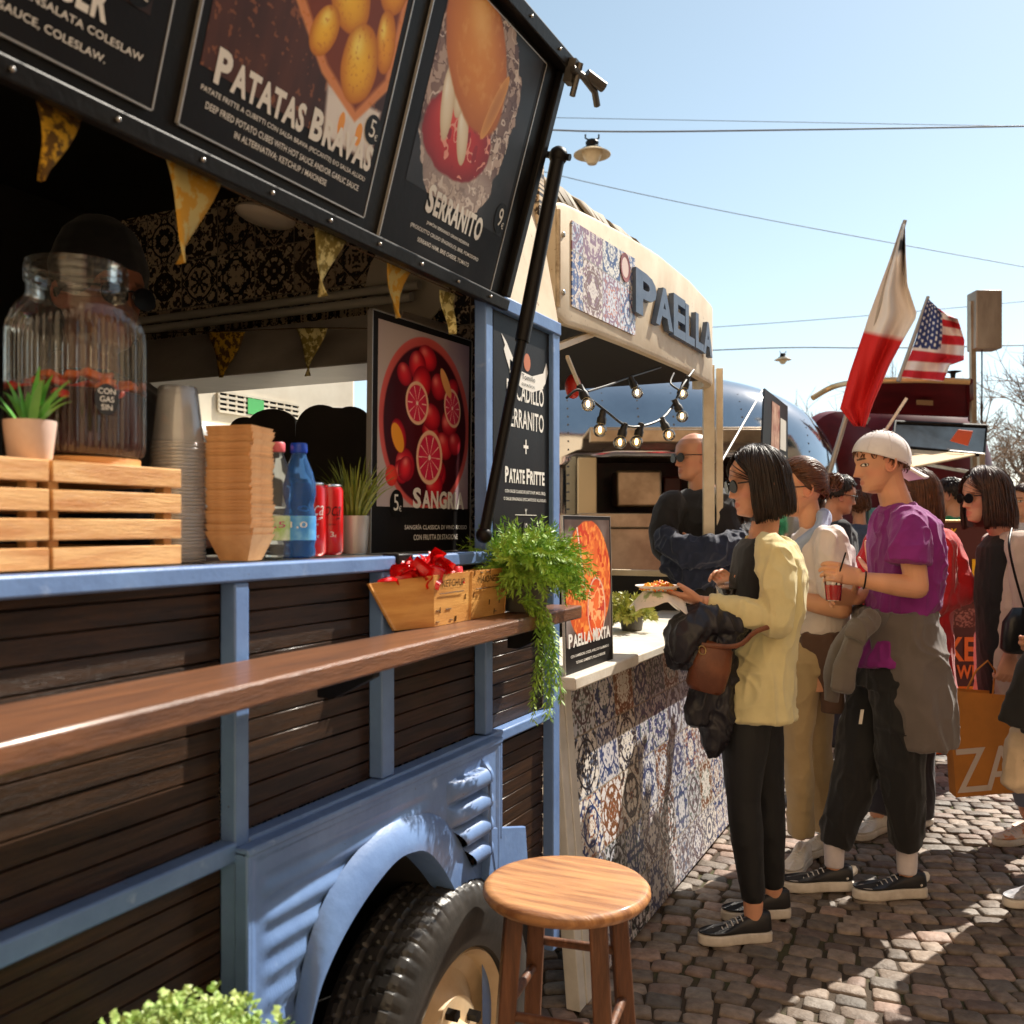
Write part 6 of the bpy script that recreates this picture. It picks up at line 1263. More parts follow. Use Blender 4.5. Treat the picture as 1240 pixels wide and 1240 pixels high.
        for k in range(n):
            ph = rn.uniform(-PI, PI); th = lim(ph) * rn.random() ** .6
            if bun:
                d0 = V((math.sin(th) * math.cos(ph), math.sin(th) * math.sin(ph), math.cos(th))); P_ = []
                for i in range(9): d = d0.slerp(bd, i / 8 * .93) if d0.angle(bd) > .05 else d0; P_.append(s.P(c0[0] + (A + .003) * d.x, c0[1] + (B + .003) * d.y, c0[2] + (C_ + .003) * d.z))
                P_ = [p_ + V((rn.uniform(-1, 1), rn.uniform(-1, 1), rn.uniform(-1, 1))) * .0012 for p_ in P_]; mb.tube(P_, [.002] + [thick * .8] * 7 + [.003], 5)
            else:
                dph = rn.uniform(-.25, .25) * curl; P_ = []; L_ = ln * rn.uniform(.6, 1.2)
                for i in range(5): u = i / 4; P_.append(pt(min(lim(ph) + .12, th + L_ / .1 * u), ph + dph * u, .001 + .006 * math.sin(u * PI * .8) * rn.uniform(.6, 1.5)))
                mb.tube(P_, [thick, thick, thick * .9, thick * .6, .0008], 5)
        if bun:
            bp = s.P(c0[0] + (A + .022) * bd.x, c0[1] + (B + .022) * bd.y, c0[2] + (C_ + .022) * bd.z); mb.ball(bp, .032, 18)
            for k in range(60):
                a = rn.random() * 6.28; ax = V((rn.uniform(-1, 1), rn.uniform(-1, 1), rn.uniform(-1, 1))).normalized(); q = ax.orthogonal().normalized(); r_ = rn.uniform(.03, .042); mb.tube([bp + (Matrix.Rotation(a + i * .4, 3, ax) @ q) * r_ for i in range(8)], [.001, .003, .0035, .0035, .0035, .003, .002, .0006], 5)
        return obj('hair', mb, mat, s.root, angle=None)
    def shoe(s, heel, toe, up=.0, h=.085, w=.047, upper=None, sole=None, sole_h=.032, stripe=None):
        heel, toe = V(heel), V(toe); heel.z = toe.z = .0; d = (toe - heel); L_ = d.length; d.normalize(); sdv = UP.cross(d).normalized(); r = s
        out = [(0, .70), (.06, .82), (.2, .80), (.4, .72), (.6, .92), (.75, 1.0), (.88, .82), (.97, .48), (1, .15)]
        def loop(z, g_=1.0, x0=0, tz=0):
            a = [heel + d * (L_ * (x0 + (1 - 2 * x0) * x)) + sdv * (w * k_ * g_) + UP * (z + tz * max(0, x - .6)) for x, k_ in out]; b = [heel + d * (L_ * (x0 + (1 - 2 * x0) * x)) - sdv * (w * k_ * g_) + UP * (z + tz * max(0, x - .6)) for x, k_ in reversed(out)]; return a + b
        up_m = MB(); rows = [loop(sole_h - .004, .98), loop(sole_h + .012, .96, .01)]
        prof_h = lambda x: np.interp(x, [0, .08, .28, .45, .7, .9, 1], [h, h + .012, h, h * .80, h * .50, h * .36, sole_h + .008])
        n_ = len(out); 
        for g_, kz in ((.93, .45), (.80, .75), (.55, .93), (.28, 1.0)):
            row = []
            for x, k_ in out: row.append(heel + d * (L_ * (.012 + .965 * x)) + sdv * (w * k_ * g_) + UP * (sole_h + .01 + (prof_h(x) - sole_h - .01) * kz))
            for x, k_ in reversed(out): row.append(heel + d * (L_ * (.012 + .965 * x)) - sdv * (w * k_ * g_) + UP * (sole_h + .01 + (prof_h(x) - sole_h - .01) * kz))
            rows.append(row)
        m_ = 2 * n_; vs = [v for r_ in rows for v in r_]; fs = [(i * m_ + j, i * m_ + (j + 1) % m_, (i + 1) * m_ + (j + 1) % m_, (i + 1) * m_ + j) for i in range(len(rows) - 1) for j in range(m_)] + [tuple((len(rows) - 1) * m_ + j for j in range(m_)), tuple(range(m_ - 1, -1, -1))]
        up_m.add(vs, fs); u_ = obj('sneaker', up_m, upper, s.root, angle=None); sb = u_.modifiers.new('s', 'SUBSURF'); sb.levels = sb.render_levels = 2
        so_ = MB(); rows = [loop(.002, .96), loop(.004, 1.02), loop(sole_h * .6, 1.06), loop(sole_h, 1.03), loop(sole_h + .002, .94)]; vs = [v for r_ in rows for v in r_]
        fs = [(i * m_ + j, i * m_ + (j + 1) % m_, (i + 1) * m_ + (j + 1) % m_, (i + 1) * m_ + j) for i in range(4) for j in range(m_)] + [tuple(4 * m_ + j for j in range(m_)), tuple(range(m_ - 1, -1, -1))]
        so_.add(vs, fs); q = obj('sole', so_, sole, u_, angle=50); sb = q.modifiers.new('s', 'SUBSURF'); sb.levels = sb.render_levels = 1
        lc = MB()
        for i in range(5):
            x = .42 + i * .065; z = float(prof_h(x)) + .002; c1 = heel + d * (L_ * x) + UP * z; lc.tube([c1 - sdv * .022 - UP * .006, c1 + UP * .0035, c1 + sdv * .022 - UP * .006], .0022, 5)
        obj('laces', lc, s_lace, u_)
        if stripe:
            hm = MB(); hm.tube([heel + d * L_ * .13 + sdv * w * .80 + UP * (sole_h + .012), heel - d * .001 + UP * (sole_h + .03), heel + d * L_ * .13 - sdv * w * .80 + UP * (sole_h + .012)], [.004, .022, .004], 8); obj('heel_tab', hm, stripe, u_)
        return u_
s_lace = M('lace_white', L(214, 210, 204), rough=.8)
LEFT = -RIGHT; TOC = -FWD
SK = M('skin', (1, 1, 1), rough=.48, attr='col', sss=.12, spec=.45, bump=.2, bscale=260)
HBLK = M('hair_black', (.010, .006, .005), rough=.42, col2=(.026, .012, .007), vscale=40, spec=.42); HBRN = M('hair_brown', (.055, .02, .009), rough=.42, col2=(.13, .045, .015), vscale=40, spec=.42); HDRK = M('hair_dark_brown', (.022, .010, .007), rough=.42, col2=(.06, .022, .011), vscale=40, spec=.42)
BLKC = cloth('black_cloth', (24, 23, 25), .8); BLKL = cloth('black_leggings', (20, 20, 22), .6, sheen=.05); WSOLE = M('white_sole', L(222, 214, 204), rough=.5, col2=L(196, 186, 174), vscale=18); BSH = M('black_shoe_leather', (.014, .014, .016), rough=.42, col2=(.022, .021, .022), vscale=20); WSH = M('white_shoe', L(226, 218, 208), rough=.55, col2=L(204, 196, 184), vscale=18)

# --- woman in the yellow cardigan
a = Fig('person', 'woman with a black bob in a pale yellow cardigan, holding a plate of food', 912, 3.3, LEFT * .97 + TOC * .1); CARD = cloth('yellow_knit', (228, 214, 160), .9, .9, 700, .5, .25)
a.head(916, 584, 0, pitch=-8, k=1.0, nose=.92, jaw=.95); nb = a.J(924, 648); a.neck(nb, .85)
a.torso([(924, 650, 0, .045, .08), (924, 662, 0, .066, .14), (926, 700, 0, .078, .125), (922, 760, 0, .078, .11), (914, 820, 0, .105, .165), (910, 856, 0, .11, .165)])
shL, elL, wrL = a.J(936, 668, .16), a.J(940, 752, .20), a.J(853, 730, .16); shR, elR, wrR = a.J(918, 668, -.16), a.J(925, 752, -.20), a.J(893, 724, -.04)
a.arm(shL, elL, wrL, .92); a.arm(shR, elR, wrR, .92)
a.hand(a.J(850, 728, .16), LEFT * 1 + UP * .22, UP + TOC * -.25, side=-1, curl=(.12, .10, .12, .2), size=.93, thumb=(.85, .35, .35), tcurl=.15)
a.hand(a.J(891, 723, -.04), LEFT * .5 + UP * .75, LEFT * .5 - UP * .3 + TOC * .6, side=1, curl=(.6, .6, .65, .7), size=.9)
kL, anL = a.J(900, 965, .085), a.J(912, 1092, .085); kR, anR = a.J(930, 965, -.09), a.J(936, 1075, -.11)
a.leg(a.J(906, 850, .08), kL, anL, .95); a.leg(a.J(916, 850, -.08), kR, anR, .95); ball_limb(a.b, [anL, V((anL.x, anL.y, .078))], [.034, .030]); ball_limb(a.b, [anR, V((anR.x, anR.y, .078))], [.034, .030])
a.body(skin=(208, 152, 122), voxel=.003, eyes=False, lips=(190, 92, 84))
m = MB(); a.secs(m, [(921, 652, 0, .052, .095), (921, 664, 0, .080, .13), (919, 700, 0, .098, .126), (917, 745, 0, .094, .12), (913, 780, 0, .09, .12)]); a.garment('black_top', m, BLKC, .007, .003)
m = MB(); a.secs(m, [(928, 650, 0, .050, .095), (929, 659, 0, .074, .155), (932, 674, 0, .086, .185), (934, 700, 0, .090, .185), (932, 740, 0, .092, .175), (922, 775, 0, .100, .175), (913, 812, 0, .122, .185), (910, 845, 0, .132, .192), (909, 863, 0, .134, .194)])
ball_limb(m, [a.J(934, 667, .15), a.J(941, 708, .19), elL], [.064, .060, .054]); ball_limb(m, [elL, elL.lerp(wrL, .5), wrL.lerp(elL, .04)], [.055, .052, .041])
ball_limb(m, [a.J(922, 667, -.15), a.J(924, 708, -.19), elR], [.062, .057, .052]); ball_limb(m, [elR, elR.lerp(wrR, .5), wrR.lerp(elR, .08)], [.052, .048, .040]); a.garment('cardigan', m, CARD, .0048, .012, (11, 11, 5), 3)
m = MB(); ball_limb(m, [a.J(906, 845, .075), a.J(902, 905, .08), kL, kL.lerp(anL, .35), anL + UP * .005], [.088, .078, .056, .056, .038]); ball_limb(m, [a.J(918, 845, -.075), a.J(922, 905, -.08), kR, kR.lerp(anR, .35), anR + UP * .005], [.088, .078, .056, .056, .038]); a.secs(m, [(914, 800, 0, .10, .16), (912, 850, 0, .108, .165)]); a.garment('leggings', m, BLKL, .006, .0025, (18, 18, 10), 5)
a.hair(HBLK, front=58, lens=.130, lenb=.105, n=520, e=.010, flare=.09, inward=.012, seed=4); a.shades()
d_ = (LEFT * .97 + TOC * .15).normalized()
for q_ in (anL, anR): a.shoe(q_ - d_ * .062, q_ + d_ * .195, upper=BSH, sole=WSOLE, sole_h=.036, w=.044, h=.098)
# plate, food, napkin
pc = a.J(797, 716, .17); r = thing('food_plate', 'white plate of yellow and orange rice held by the woman in the cardigan', 'plate', pc); q = V((0, 0, .002))
obj('plate', MB().lathe([(.0001, 0), (.045, 0), (.062, .010), (.075, .016), (.0755, .018), (.061, .013), (.044, .003), (.0001, .003)], pc + q, 40), M('white_card_plate', L(236, 226, 214), rough=.6), r)
m = MB(); rn = random.Random(4)
for k in range(420): an = rn.random() * 6.28; q_ = rn.random() ** .5 * .058; h_ = .028 * (1 - (q_ / .066) ** 2); p_ = pc + V((q_ * math.cos(an), q_ * math.sin(an), .006 + h_ * rn.random())); D = V((rn.uniform(-1, 1), rn.uniform(-1, 1), rn.uniform(-.5, .8))).normalized(); m.tube([p_ - D * .006, p_ + D * .006], .0025, 5, 1 if rn.random() < .45 else 0)
tag(obj('rice', m, [M('rice_yellow', L(240, 190, 60), rough=.5), M('rice_orange', L(224, 110, 40), rough=.5)], r), kind='stuff')
m = MB(); N_ = 14
for j in range(N_ + 1):
    for i in range(N_ + 1): x, y = (i / N_ - .5) * .17, (j / N_ - .5) * .16; d2 = math.hypot(x, y); m.v.append(tuple(pc + LEFT * x + TOC * y + UP * (-.006 - max(0, d2 - .05) * .9 + .007 * math.sin(x * 60 + y * 40))))
for j in range(N_):
    for i in range(N_): q_ = j * (N_ + 1) + i; m.f.append((q_, q_ + 1, q_ + N_ + 2, q_ + N_ + 1)); m.m.append(0)
o_ = obj('napkin', m, M('napkin_paper', L(232, 222, 208), rough=.9, col2=L(150, 170, 120), vscale=9, vmix=(.56, .6)), r, angle=None); s_ = o_.modifiers.new('s', 'SOLIDIFY'); s_.thickness = .001
cp = a.J(882, 716, .02); r = thing('drink_cup', 'clear domed cup in the cardigan woman\'s far hand', 'cup', cp); obj('cup_bowl', MB().lathe([(.0001, -.03), (.026, -.03), (.036, .0), (.044, .016), (.045, .018), (.034, .03), (.012, .036), (.0001, .036)], cp, 32), GL, r); obj('cup_content', MB().lathe([(.0001, -.028), (.025, -.028), (.035, .0), (.040, .010), (.0001, .014)], cp, 28), M('dark_drink', (.02, .015, .015), rough=.2), r)
# black jacket over the arm and brown bag
jk = thing('black_jacket', 'black jacket draped over the cardigan woman\'s forearm', 'jacket', a.J(850, 800, .25)); fj = Fig.__new__(Fig); fj.off = wpos(jk); fj.root = jk; fj.t0 = 3.3
m = MB(); m.skin = 1; J = a.J
ball_limb(m, [J(888, 756, .17), J(850, 752, .2), J(826, 772, .22), J(818, 800, .22)], [(.045, .07), (.055, .075), (.05, .075), (.025, .06)]); ball_limb(m, [J(880, 768, .17), J(850, 790, .2), J(832, 800, .2)], [(.05, .06), (.055, .06), (.03, .05)])
ball_limb(m, [J(870, 790, .14), J(850, 845, .14), J(840, 870, .15)], [(.05, .05), (.05, .05), (.035, .04)]); ball_limb(m, [J(868, 820, .12), J(868, 870, .12), J(862, 905, .12)], [(.045, .05), (.06, .05), (.03, .04)]); ball_limb(m, [J(880, 800, .1), J(880, 850, .1), J(878, 895, .1)], [(.04, .05), (.045, .05), (.02, .03)]); fj.garment('jacket_cloth', m, M('jacket_nylon', (.012, .011, .015), rough=.42, col2=(.02, .018, .024), vscale=14, bump=.4, bscale=60), .006, .014, (17, 17, 9), 8)
bg_ = thing('leather_bag', 'brown leather crossbody bag hanging at the cardigan woman\'s hip', 'bag', a.J(862, 805, .3)); BRL = M('brown_leather', L(122, 70, 40), rough=.38, col2=L(92, 48, 26), vscale=12, bump=.4, bscale=160); m = MB(); B0 = a.J(860, 806, .235); up_, rt_ = (UP + RIGHT * .25).normalized(), None; rt_ = up_.cross(TOC).normalized() * -1
m.sections([(B0 - up_ * .085, rt_ * .05, TOC * .028), (B0 - up_ * .07, rt_ * .062, TOC * .036), (B0, rt_ * .066, TOC * .038), (B0 + up_ * .06, rt_ * .058, TOC * .032), (B0 + up_ * .078, rt_ * .045, TOC * .02)], n=32, p=3.2); obj('bag_body', m, BRL, bg_, angle=60)
m = MB(); m.tube(lerp_loop([B0 + up_ * .06 + rt_ * .05 + TOC * .03, a.J(893, 782, .27), a.J(915, 765, .25), a.J(948, 752, .22), a.J(966, 730, .05)], 24), [(.003, .008)] * 24, 8, up=TOC); obj('strap', m, BRL, bg_); obj('ring', MB().tube([B0 + up_ * .045 + rt_ * (.045 + .012 * math.cos(k * .63)) + TOC * .035 + UP * .014 * math.sin(k * .63) for k in range(10)], .002, 6, close=True), M('brass', (.5, .35, .15), rough=.3, metal=1), bg_)

# --- man in the purple T-shirt
c = Fig('person', 'young man in a purple T-shirt with a backwards white cap and red drink', 1075, 3.65, LEFT); PUR = cloth('purple_jersey', (132, 30, 122), .8, .86, 600, .3); GRY = cloth('grey_sweat_cloth', (104, 94, 90), .95, .88, 700, .4, .3)
c.head(1065, 560, 0, pitch=-9, k=.98, nose=1.12); c.neck(c.J(1089, 622), 1.05)
c.torso([(1090, 616, 0, .05, .10), (1093, 630, 0, .08, .18), (1095, 670, 0, .105, .18), (1090, 740, 0, .09, .15), (1080, 800, 0, .10, .16), (1076, 830, 0, .11, .165)])
shL, elL, wrL = c.J(1099, 640, .19), c.J(1111, 712, .25), c.J(1043, 702, .20); shR, elR, wrR = c.J(1085, 640, -.19), c.J(1075, 710, -.23), c.J(1035, 725, -.05)
c.arm(shL, elL, wrL, 1.05); c.arm(shR, elR, wrR, 1.0); c.hand(c.J(1041, 701, .2), LEFT * 1 + UP * .30, TOC * -.75 - UP * .25 + LEFT * .2, side=-1, curl=(.55, .6, .65, .7), size=1.0, thumb=(.8, .35, .6), tcurl=.5); c.hand(wrR, LEFT * .6 + UP * .1 + TOC * .3, UP * -.3 - FWD * .6, side=1, curl=(.5,) * 4)
kN, aN = c.J(1092, 930, .08), c.J(1098, 1028, .05); kF, aF = c.J(1038, 930, -.05), c.J(1010, 1028, -.02)
c.leg(c.J(1086, 822, .085), kN, aN); c.leg(c.J(1070, 822, -.085), kF, aF); ball_limb(c.b, [aN, V((aN.x, aN.y, .085))], [.036, .030]); ball_limb(c.b, [aF, V((aF.x, aF.y, .085))], [.036, .030]); c.body(skin=(204, 148, 116), voxel=.003, brow=(70, 46, 32))
m = MB(); c.secs(m, [(1086, 612, 0, .052, .085), (1090, 620, 0, .075, .15), (1094, 634, 0, .098, .205), (1096, 665, 0, .118, .205), (1097, 705, 0, .120, .190), (1089, 745, 0, .112, .175), (1078, 780, 0, .118, .172), (1070, 803, 0, .122, .172)])
ball_limb(m, [c.J(1098, 634, .17), c.J(1101, 655, .215), c.J(1099, 682, .23)], [.070, .074, .080]); ball_limb(m, [c.J(1088, 634, -.17), c.J(1083, 655, -.215), c.J(1080, 682, -.23)], [.070, .074, .078]); c.garment('t_shirt', m, PUR, .005, .013, (11, 11, 6), 13)
m = MB(); m.tube([c.J(1086, 612, 0) + LEFT * (.062 * math.cos(q)) * 1 + TOC * (.07 * math.sin(q)) + UP * (-.012 - .022 * math.cos(q)) for q in [2 * PI * k / 24 for k in range(24)]], .005, 6, close=True); obj('collar', m, PUR, c.root)
m = MB(); ball_limb(m, [c.J(1088, 812, .08), c.J(1092, 870, .09), kN, c.J(1096, 985, .07), aN + UP * .012], [.104, .100, .088, .070, .054]); ball_limb(m, [c.J(1068, 812, -.08), c.J(1052, 870, -.07), kF, c.J(1020, 985, -.03), aF + UP * .012], [.104, .102, .090, .072, .054]); c.secs(m, [(1079, 790, 0, .095, .15), (1076, 830, 0, .125, .18)]); TROU = c.garment('trousers', m, BLKC, .0065, .011, (10, 10, 5), 19)
m = MB(); o_ = c.J(1030, 873, .07) + LEFT * .03; o_ = c.J(1043, 868, .075); m.obox(o_, RIGHT, (UP + RIGHT * .15).normalized(), TOC, .012, .055, .003); obj('white_tag', m, WSH, c.root); m = MB(); o_ = c.J(1026, 838, .07); m.add([o_ + LEFT * .014 + UP * .006, o_ + LEFT * .008 - UP * .004, o_ - LEFT * .018 + UP * .004, o_ + LEFT * .006 + UP * .000], [(0, 1, 2, 3)]); obj('white_mark', m, s_lace, c.root, smooth=False)
m = MB(); c.secs(m, [(1083, 738, .0, .125, .18), (1083, 752, .0, .136, .192), (1088, 775, .0, .142, .196), (1095, 810, .02, .140, .196), (1101, 850, .03, .138, .20), (1104, 880, .03, .130, .20), (1105, 896, .03, .124, .198)], fd=LEFT + TOC * .1)
ball_limb(m, [c.J(1052, 752, .17), c.J(1040, 765, .19), c.J(1034, 775, .19)], [.04, .045, .035]); ball_limb(m, [c.J(1042, 765, .16), c.J(1030, 790, .17), c.J(1018, 835, .16)], [.042, .036, .034]); ball_limb(m, [c.J(1036, 765, .12), c.J(1014, 800, .08), c.J(1006, 850, .06)], [.035, .034, .03]); c.garment('tied_hoodie', m, GRY, .0055, .014, (9, 9, 4), 23)
# cap worn backwards
CAPW = M('white_cap_cloth', L(232, 226, 226), rough=.8, col2=L(214, 208, 210), vscale=9, bump=.3, bscale=300); m = MB(); A = (.110, .090, .108); c.P0 = c.P; ct_, st_ = math.cos(math.radians(15)), math.sin(math.radians(15)); c.P = lambda f, sd, u: c.P0(f * ct_ - (u - .03) * st_, sd, .03 + (u - .03) * ct_ + f * st_)
for i in range(49):
    ph = 2 * PI * i / 48 + .0001
    for j in range(15):
        th = math.radians(3 + (78 + 22 * (1 - math.cos(ph)) / 2) * j / 14); bul = 1 + .03 * math.sin(j / 14 * PI); q = c.P(-.012 + A[0] * bul * math.sin(th) * math.cos(ph), A[1] * bul * math.sin(th) * math.sin(ph), .016 + A[2] * math.cos(th)); m.v.append(tuple(q))
for i in range(48):
    for j in range(14): q = i * 15 + j; m.f.append((q, q + 1, q + 16, q + 15)); m.m.append(0)
cap = obj('cap', m, CAPW, c.root, angle=None); s_ = cap.modifiers.new('s', 'SOLIDIFY'); s_.thickness = .003; s_.offset = 1
m = MB(); n1, n2 = 14, 7
for i in range(n1 + 1):
    a_ = (i / n1 - .5) * 1.9; 
    for j in range(n2 + 1): r_ = j / n2; m.v.append(tuple(c.P(-.012 - (.104 + .082 * r_ * math.cos(a_ * .55)) * math.cos(a_ * .62), (.088 + .0 * r_) * math.sin(a_ * .95), -.012 - .030 * r_ - .016 * (a_ * .9) ** 2)))
for i in range(n1):
    for j in range(n2): q = i * (n2 + 1) + j; m.f.append((q, q + 1, q + n2 + 2, q + n2 + 1)); m.m.append(0)
br_ = obj('brim', m, CAPW, cap, angle=None); s_ = br_.modifiers.new('s', 'SOLIDIFY'); s_.thickness = .008
m = MB(); 
for k in range(4): a_ = k * PI / 4; m.tube([c.P(-.012 + (A[0] + .003) * 1.03 * math.sin(t_) * math.cos(a_), (A[1] + .003) * 1.03 * math.sin(t_) * math.sin(a_), .016 + (A[2] + .003) * math.cos(t_)) for t_ in [math.radians(-80 + 160 * q / 16) for q in range(17)]], .0016, 5)
m.ball(c.P(-.012, 0, .016 + A[2] + .004), .007, 10); obj('cap_seams', m, CAPW, cap); c.P = c.P0
c.short_hair(HBRN, n=260, ln=.02, line=(70, 96, 118), e=.001, seed=6, thick=.003)
for g_, dd in ((aN, LEFT + TOC * .12), (aF, LEFT + TOC * .05)): dd = dd.normalized(); c.shoe(g_ - dd * .072, g_ + dd * .215, upper=BSH, sole=WSOLE, sole_h=.040, h=.092, w=.050, stripe=WSH)
for q_ in (aN, aF): m = MB(); ball_limb(m, [q_ + UP * .06, V((q_.x, q_.y, .088))], [.041, .036]); c.garment('sock', m, cloth('white_sock', (214, 204, 206), .9), .006, .002)
m = MB(); w0 = wrL.lerp(elL, .06); ax = (elL - wrL).normalized(); q = ax.orthogonal().normalized(); m.tube([w0 + (Matrix.Rotation(k * 2 * PI / 20, 3, ax) @ q) * .031 for k in range(20)], .003, 6, close=True); obj('bracelet', m, BLACKM, c.root)
cc = c.J(1008, 712, .20) - FWD * .01; r = thing('drink_cup', 'small clear cup of red drink with a straw in the capped man\'s hand', 'cup', cc); obj('cup_wall', MB().lathe([(.0001, -.045), (.026, -.045), (.034, .05), (.0345, .05), (.0345, .052), (.033, .052)], cc, 32), glass('thin_clear_cup', (.97, .97, .97), .05, 1.3, .05), r); obj('red_drink', MB().lathe([(.0001, -.042), (.0245, -.042), (.029, .012), (.0001, .012)], cc, 28), M('red_drink_liquid', (.42, .004, .012), rough=.2, emis=None), r); obj('straw', MB().tube([cc + UP * -.03, cc + UP * .05 + RIGHT * .02, cc + UP * .13 + RIGHT * .045], .003, 8), BLACKM, r)

# --- woman in white with the bun
b = Fig('person', 'woman in a white shirt and khaki trousers with pinned up auburn hair', 975, 3.97, LEFT); WHT = cloth('white_cotton', (218, 204, 200), .85, .93, 500, .3); KHK = cloth('khaki_cotton', (190, 164, 122), .85, .9, 500, .3); BRW = cloth('brown_wool', (98, 72, 60), .95, .85, 500, .4)
b.head(968, 591, 0, pitch=-6, nose=.95, jaw=.95); b.neck(b.J(984, 640), .9); b.torso([(985, 640, 0, .05, .08), (988, 652, 0, .08, .16), (990, 690, 0, .1, .16), (986, 740, 0, .09, .135), (978, 800, 0, .11, .17), (976, 830, 0, .11, .17)])
shL, elL, wrL = b.J(1004, 658, .17), b.J(1020, 738, .22), b.J(948, 722, .12); b.arm(shL, elL, wrL, 1.05); b.arm(b.J(980, 658, -.17), b.J(985, 735, -.2), b.J(935, 722, -.1)); b.hand(wrL, LEFT, UP + FWD * .3, side=-1); b.hand(b.J(935, 722, -.1), LEFT, UP - FWD * .3, side=1)
k1, a1 = b.J(966, 900, .07), b.J(970, 1008, .05); k2, a2 = b.J(985, 900, -.1), b.J(1000, 1000, -.12); b.leg(b.J(972, 815, .08), k1, a1); b.leg(b.J(980, 815, -.08), k2, a2); b.body(skin=(206, 150, 116), voxel=.0042, eyes=False)
m = MB(); b.secs(m, [(984, 640, 0, .055, .10), (988, 648, 0, .085, .16), (992, 664, 0, .115, .195), (994, 700, 0, .125, .195), (990, 745, 0, .120, .18), (984, 775, 0, .122, .18)]); ball_limb(m, [b.J(1003, 656, .16), b.J(1010, 690, .2), b.J(1018, 722, .215)], [.07, .068, .066]); ball_limb(m, [b.J(983, 656, -.16), b.J(985, 722, -.2)], [.07, .062]); b.garment('white_shirt', m, WHT, .0055, .013, (11, 11, 6), 31)
m = MB(); ball_limb(m, [b.J(972, 800, .09), b.J(968, 850, .09), k1, k1.lerp(a1, .5), a1 + UP * -.01], [.094, .076, .060, .054, .050]); ball_limb(m, [b.J(982, 800, -.08), k2, a2 + UP * -.01], [.11, .075, .054]); b.secs(m, [(981, 765, 0, .118, .17), (976, 810, 0, .125, .18)]); b.garment('khaki_trousers', m, KHK, .006, .008, (10, 10, 5), 37)
m = MB(); b.secs(m, [(985, 762, 0, .135, .195), (988, 778, 0, .14, .2), (990, 790, 0, .135, .195)]); ball_limb(m, [b.J(1002, 775, .18), b.J(1006, 820, .17), b.J(1008, 862, .15)], [(.05, .03), (.055, .03), (.045, .025)]); b.garment('brown_sweater', m, BRW, .0065, .011, (9, 9, 5), 41)
m = MB(); ball_limb(m, [b.J(996, 622, .06), b.J(992, 640, .09), b.J(975, 655, .1), b.J(960, 668, .09), b.J(956, 690, .08)], [(.03, .02), (.036, .022), (.038, .022), (.036, .02), (.03, .015)]); ball_limb(m, [b.J(996, 622, .06), b.J(1000, 630, -.02), b.J(985, 640, -.09), b.J(965, 655, -.08)], [(.03, .02), (.036, .022), (.038, .022), (.03, .02)]); b.garment('blue_scarf', m, cloth('pale_blue_cotton', (160, 176, 206), .85), .006, .006)
b.short_hair(HBRN, n=620, line=(44, 98, 128), e=.010, seed=9, bun=(-.92, .0, .02), thick=.005); b.shades()
for g_, dd in ((a1, LEFT * .5 + TOC * .8), (a2, LEFT * .8 + TOC * .5)): dd = dd.normalized(); b.shoe(g_ - dd * .06, g_ + dd * .19, upper=WSH, sole=WSOLE, w=.045)

# --- woman in the red coat
d = Fig('person', 'auburn haired person in a bright red coat behind the man in purple', 1098, 4.45, LEFT * .75 + TOC * .65); RDC = cloth('red_coat_cloth', (206, 22, 30), .8, .82, 400, .3, .3)
d.head(1108, 601, 0, fd=LEFT, pitch=-4); d.neck(d.J(1106, 640), .9); d.torso([(1104, 640, 0, .05, .08), (1102, 652, 0, .09, .17), (1100, 700, 0, .1, .16), (1098, 760, 0, .1, .15), (1098, 830, 0, .12, .17)])
e1, w1_ = d.J(1166, 716, .05), d.J(1120, 740, .2); d.arm(d.J(1142, 660, 0), e1, w1_); e2, w2_ = d.J(1050, 722, .15), d.J(1064, 696, .26); d.arm(d.J(1062, 660, .1), e2, w2_); d.hand(w2_, UP * .8 + RIGHT * -.15, -FWD * -.6 + RIGHT * .4, side=1, curl=(.1, .7, .8, .8)); d.hand(w1_, LEFT + UP * .1, FWD, side=1)
ka, aa = d.J(1068, 930, .05), d.J(1062, 985, .1); kb, ab = d.J(1112, 930, -.02), d.J(1116, 990, 0); d.leg(d.J(1080, 830, .05), ka, aa); d.leg(d.J(1112, 830, -.05), kb, ab); d.body(skin=(216, 160, 130), voxel=.0042, eyes=False)
m = MB(); d.secs(m, [(1104, 634, 0, .06, .10), (1102, 642, 0, .09, .17), (1100, 658, 0, .115, .215), (1100, 700, 0, .13, .215), (1100, 760, 0, .125, .19), (1104, 820, 0, .14, .20), (1108, 872, 0, .15, .215)]); ball_limb(m, [d.J(1142, 658, 0), d.J(1156, 690, .03), e1], [.068, .064, .058]); ball_limb(m, [e1, e1.lerp(w1_, .5), w1_], [.058, .054, .046]); ball_limb(m, [d.J(1064, 658, .1), d.J(1052, 690, .13), e2], [.066, .062, .056]); ball_limb(m, [e2, w2_.lerp(e2, .15)], [.055, .044]); d.garment('red_coat', m, RDC, .006, .010, (9, 9, 4), 43)
m = MB(); ball_limb(m, [d.J(1082, 850, .05), ka, aa], [.09, .075, .055]); ball_limb(m, [d.J(1112, 850, -.05), kb, ab], [.09, .075, .055]); d.garment('trousers', m, cloth('dark_denim', (52, 50, 58), .85), .008, .006)
d.hair(HBRN, front=60, lens=.16, lenb=.16, n=360, e=.012, flare=.05, seed=14)
for g_ in (aa, ab): dd = (LEFT * .75 + TOC * .65).normalized(); d.shoe(g_ - dd * .06, g_ + dd * .19, upper=WSH, sole=WSOLE, w=.045)

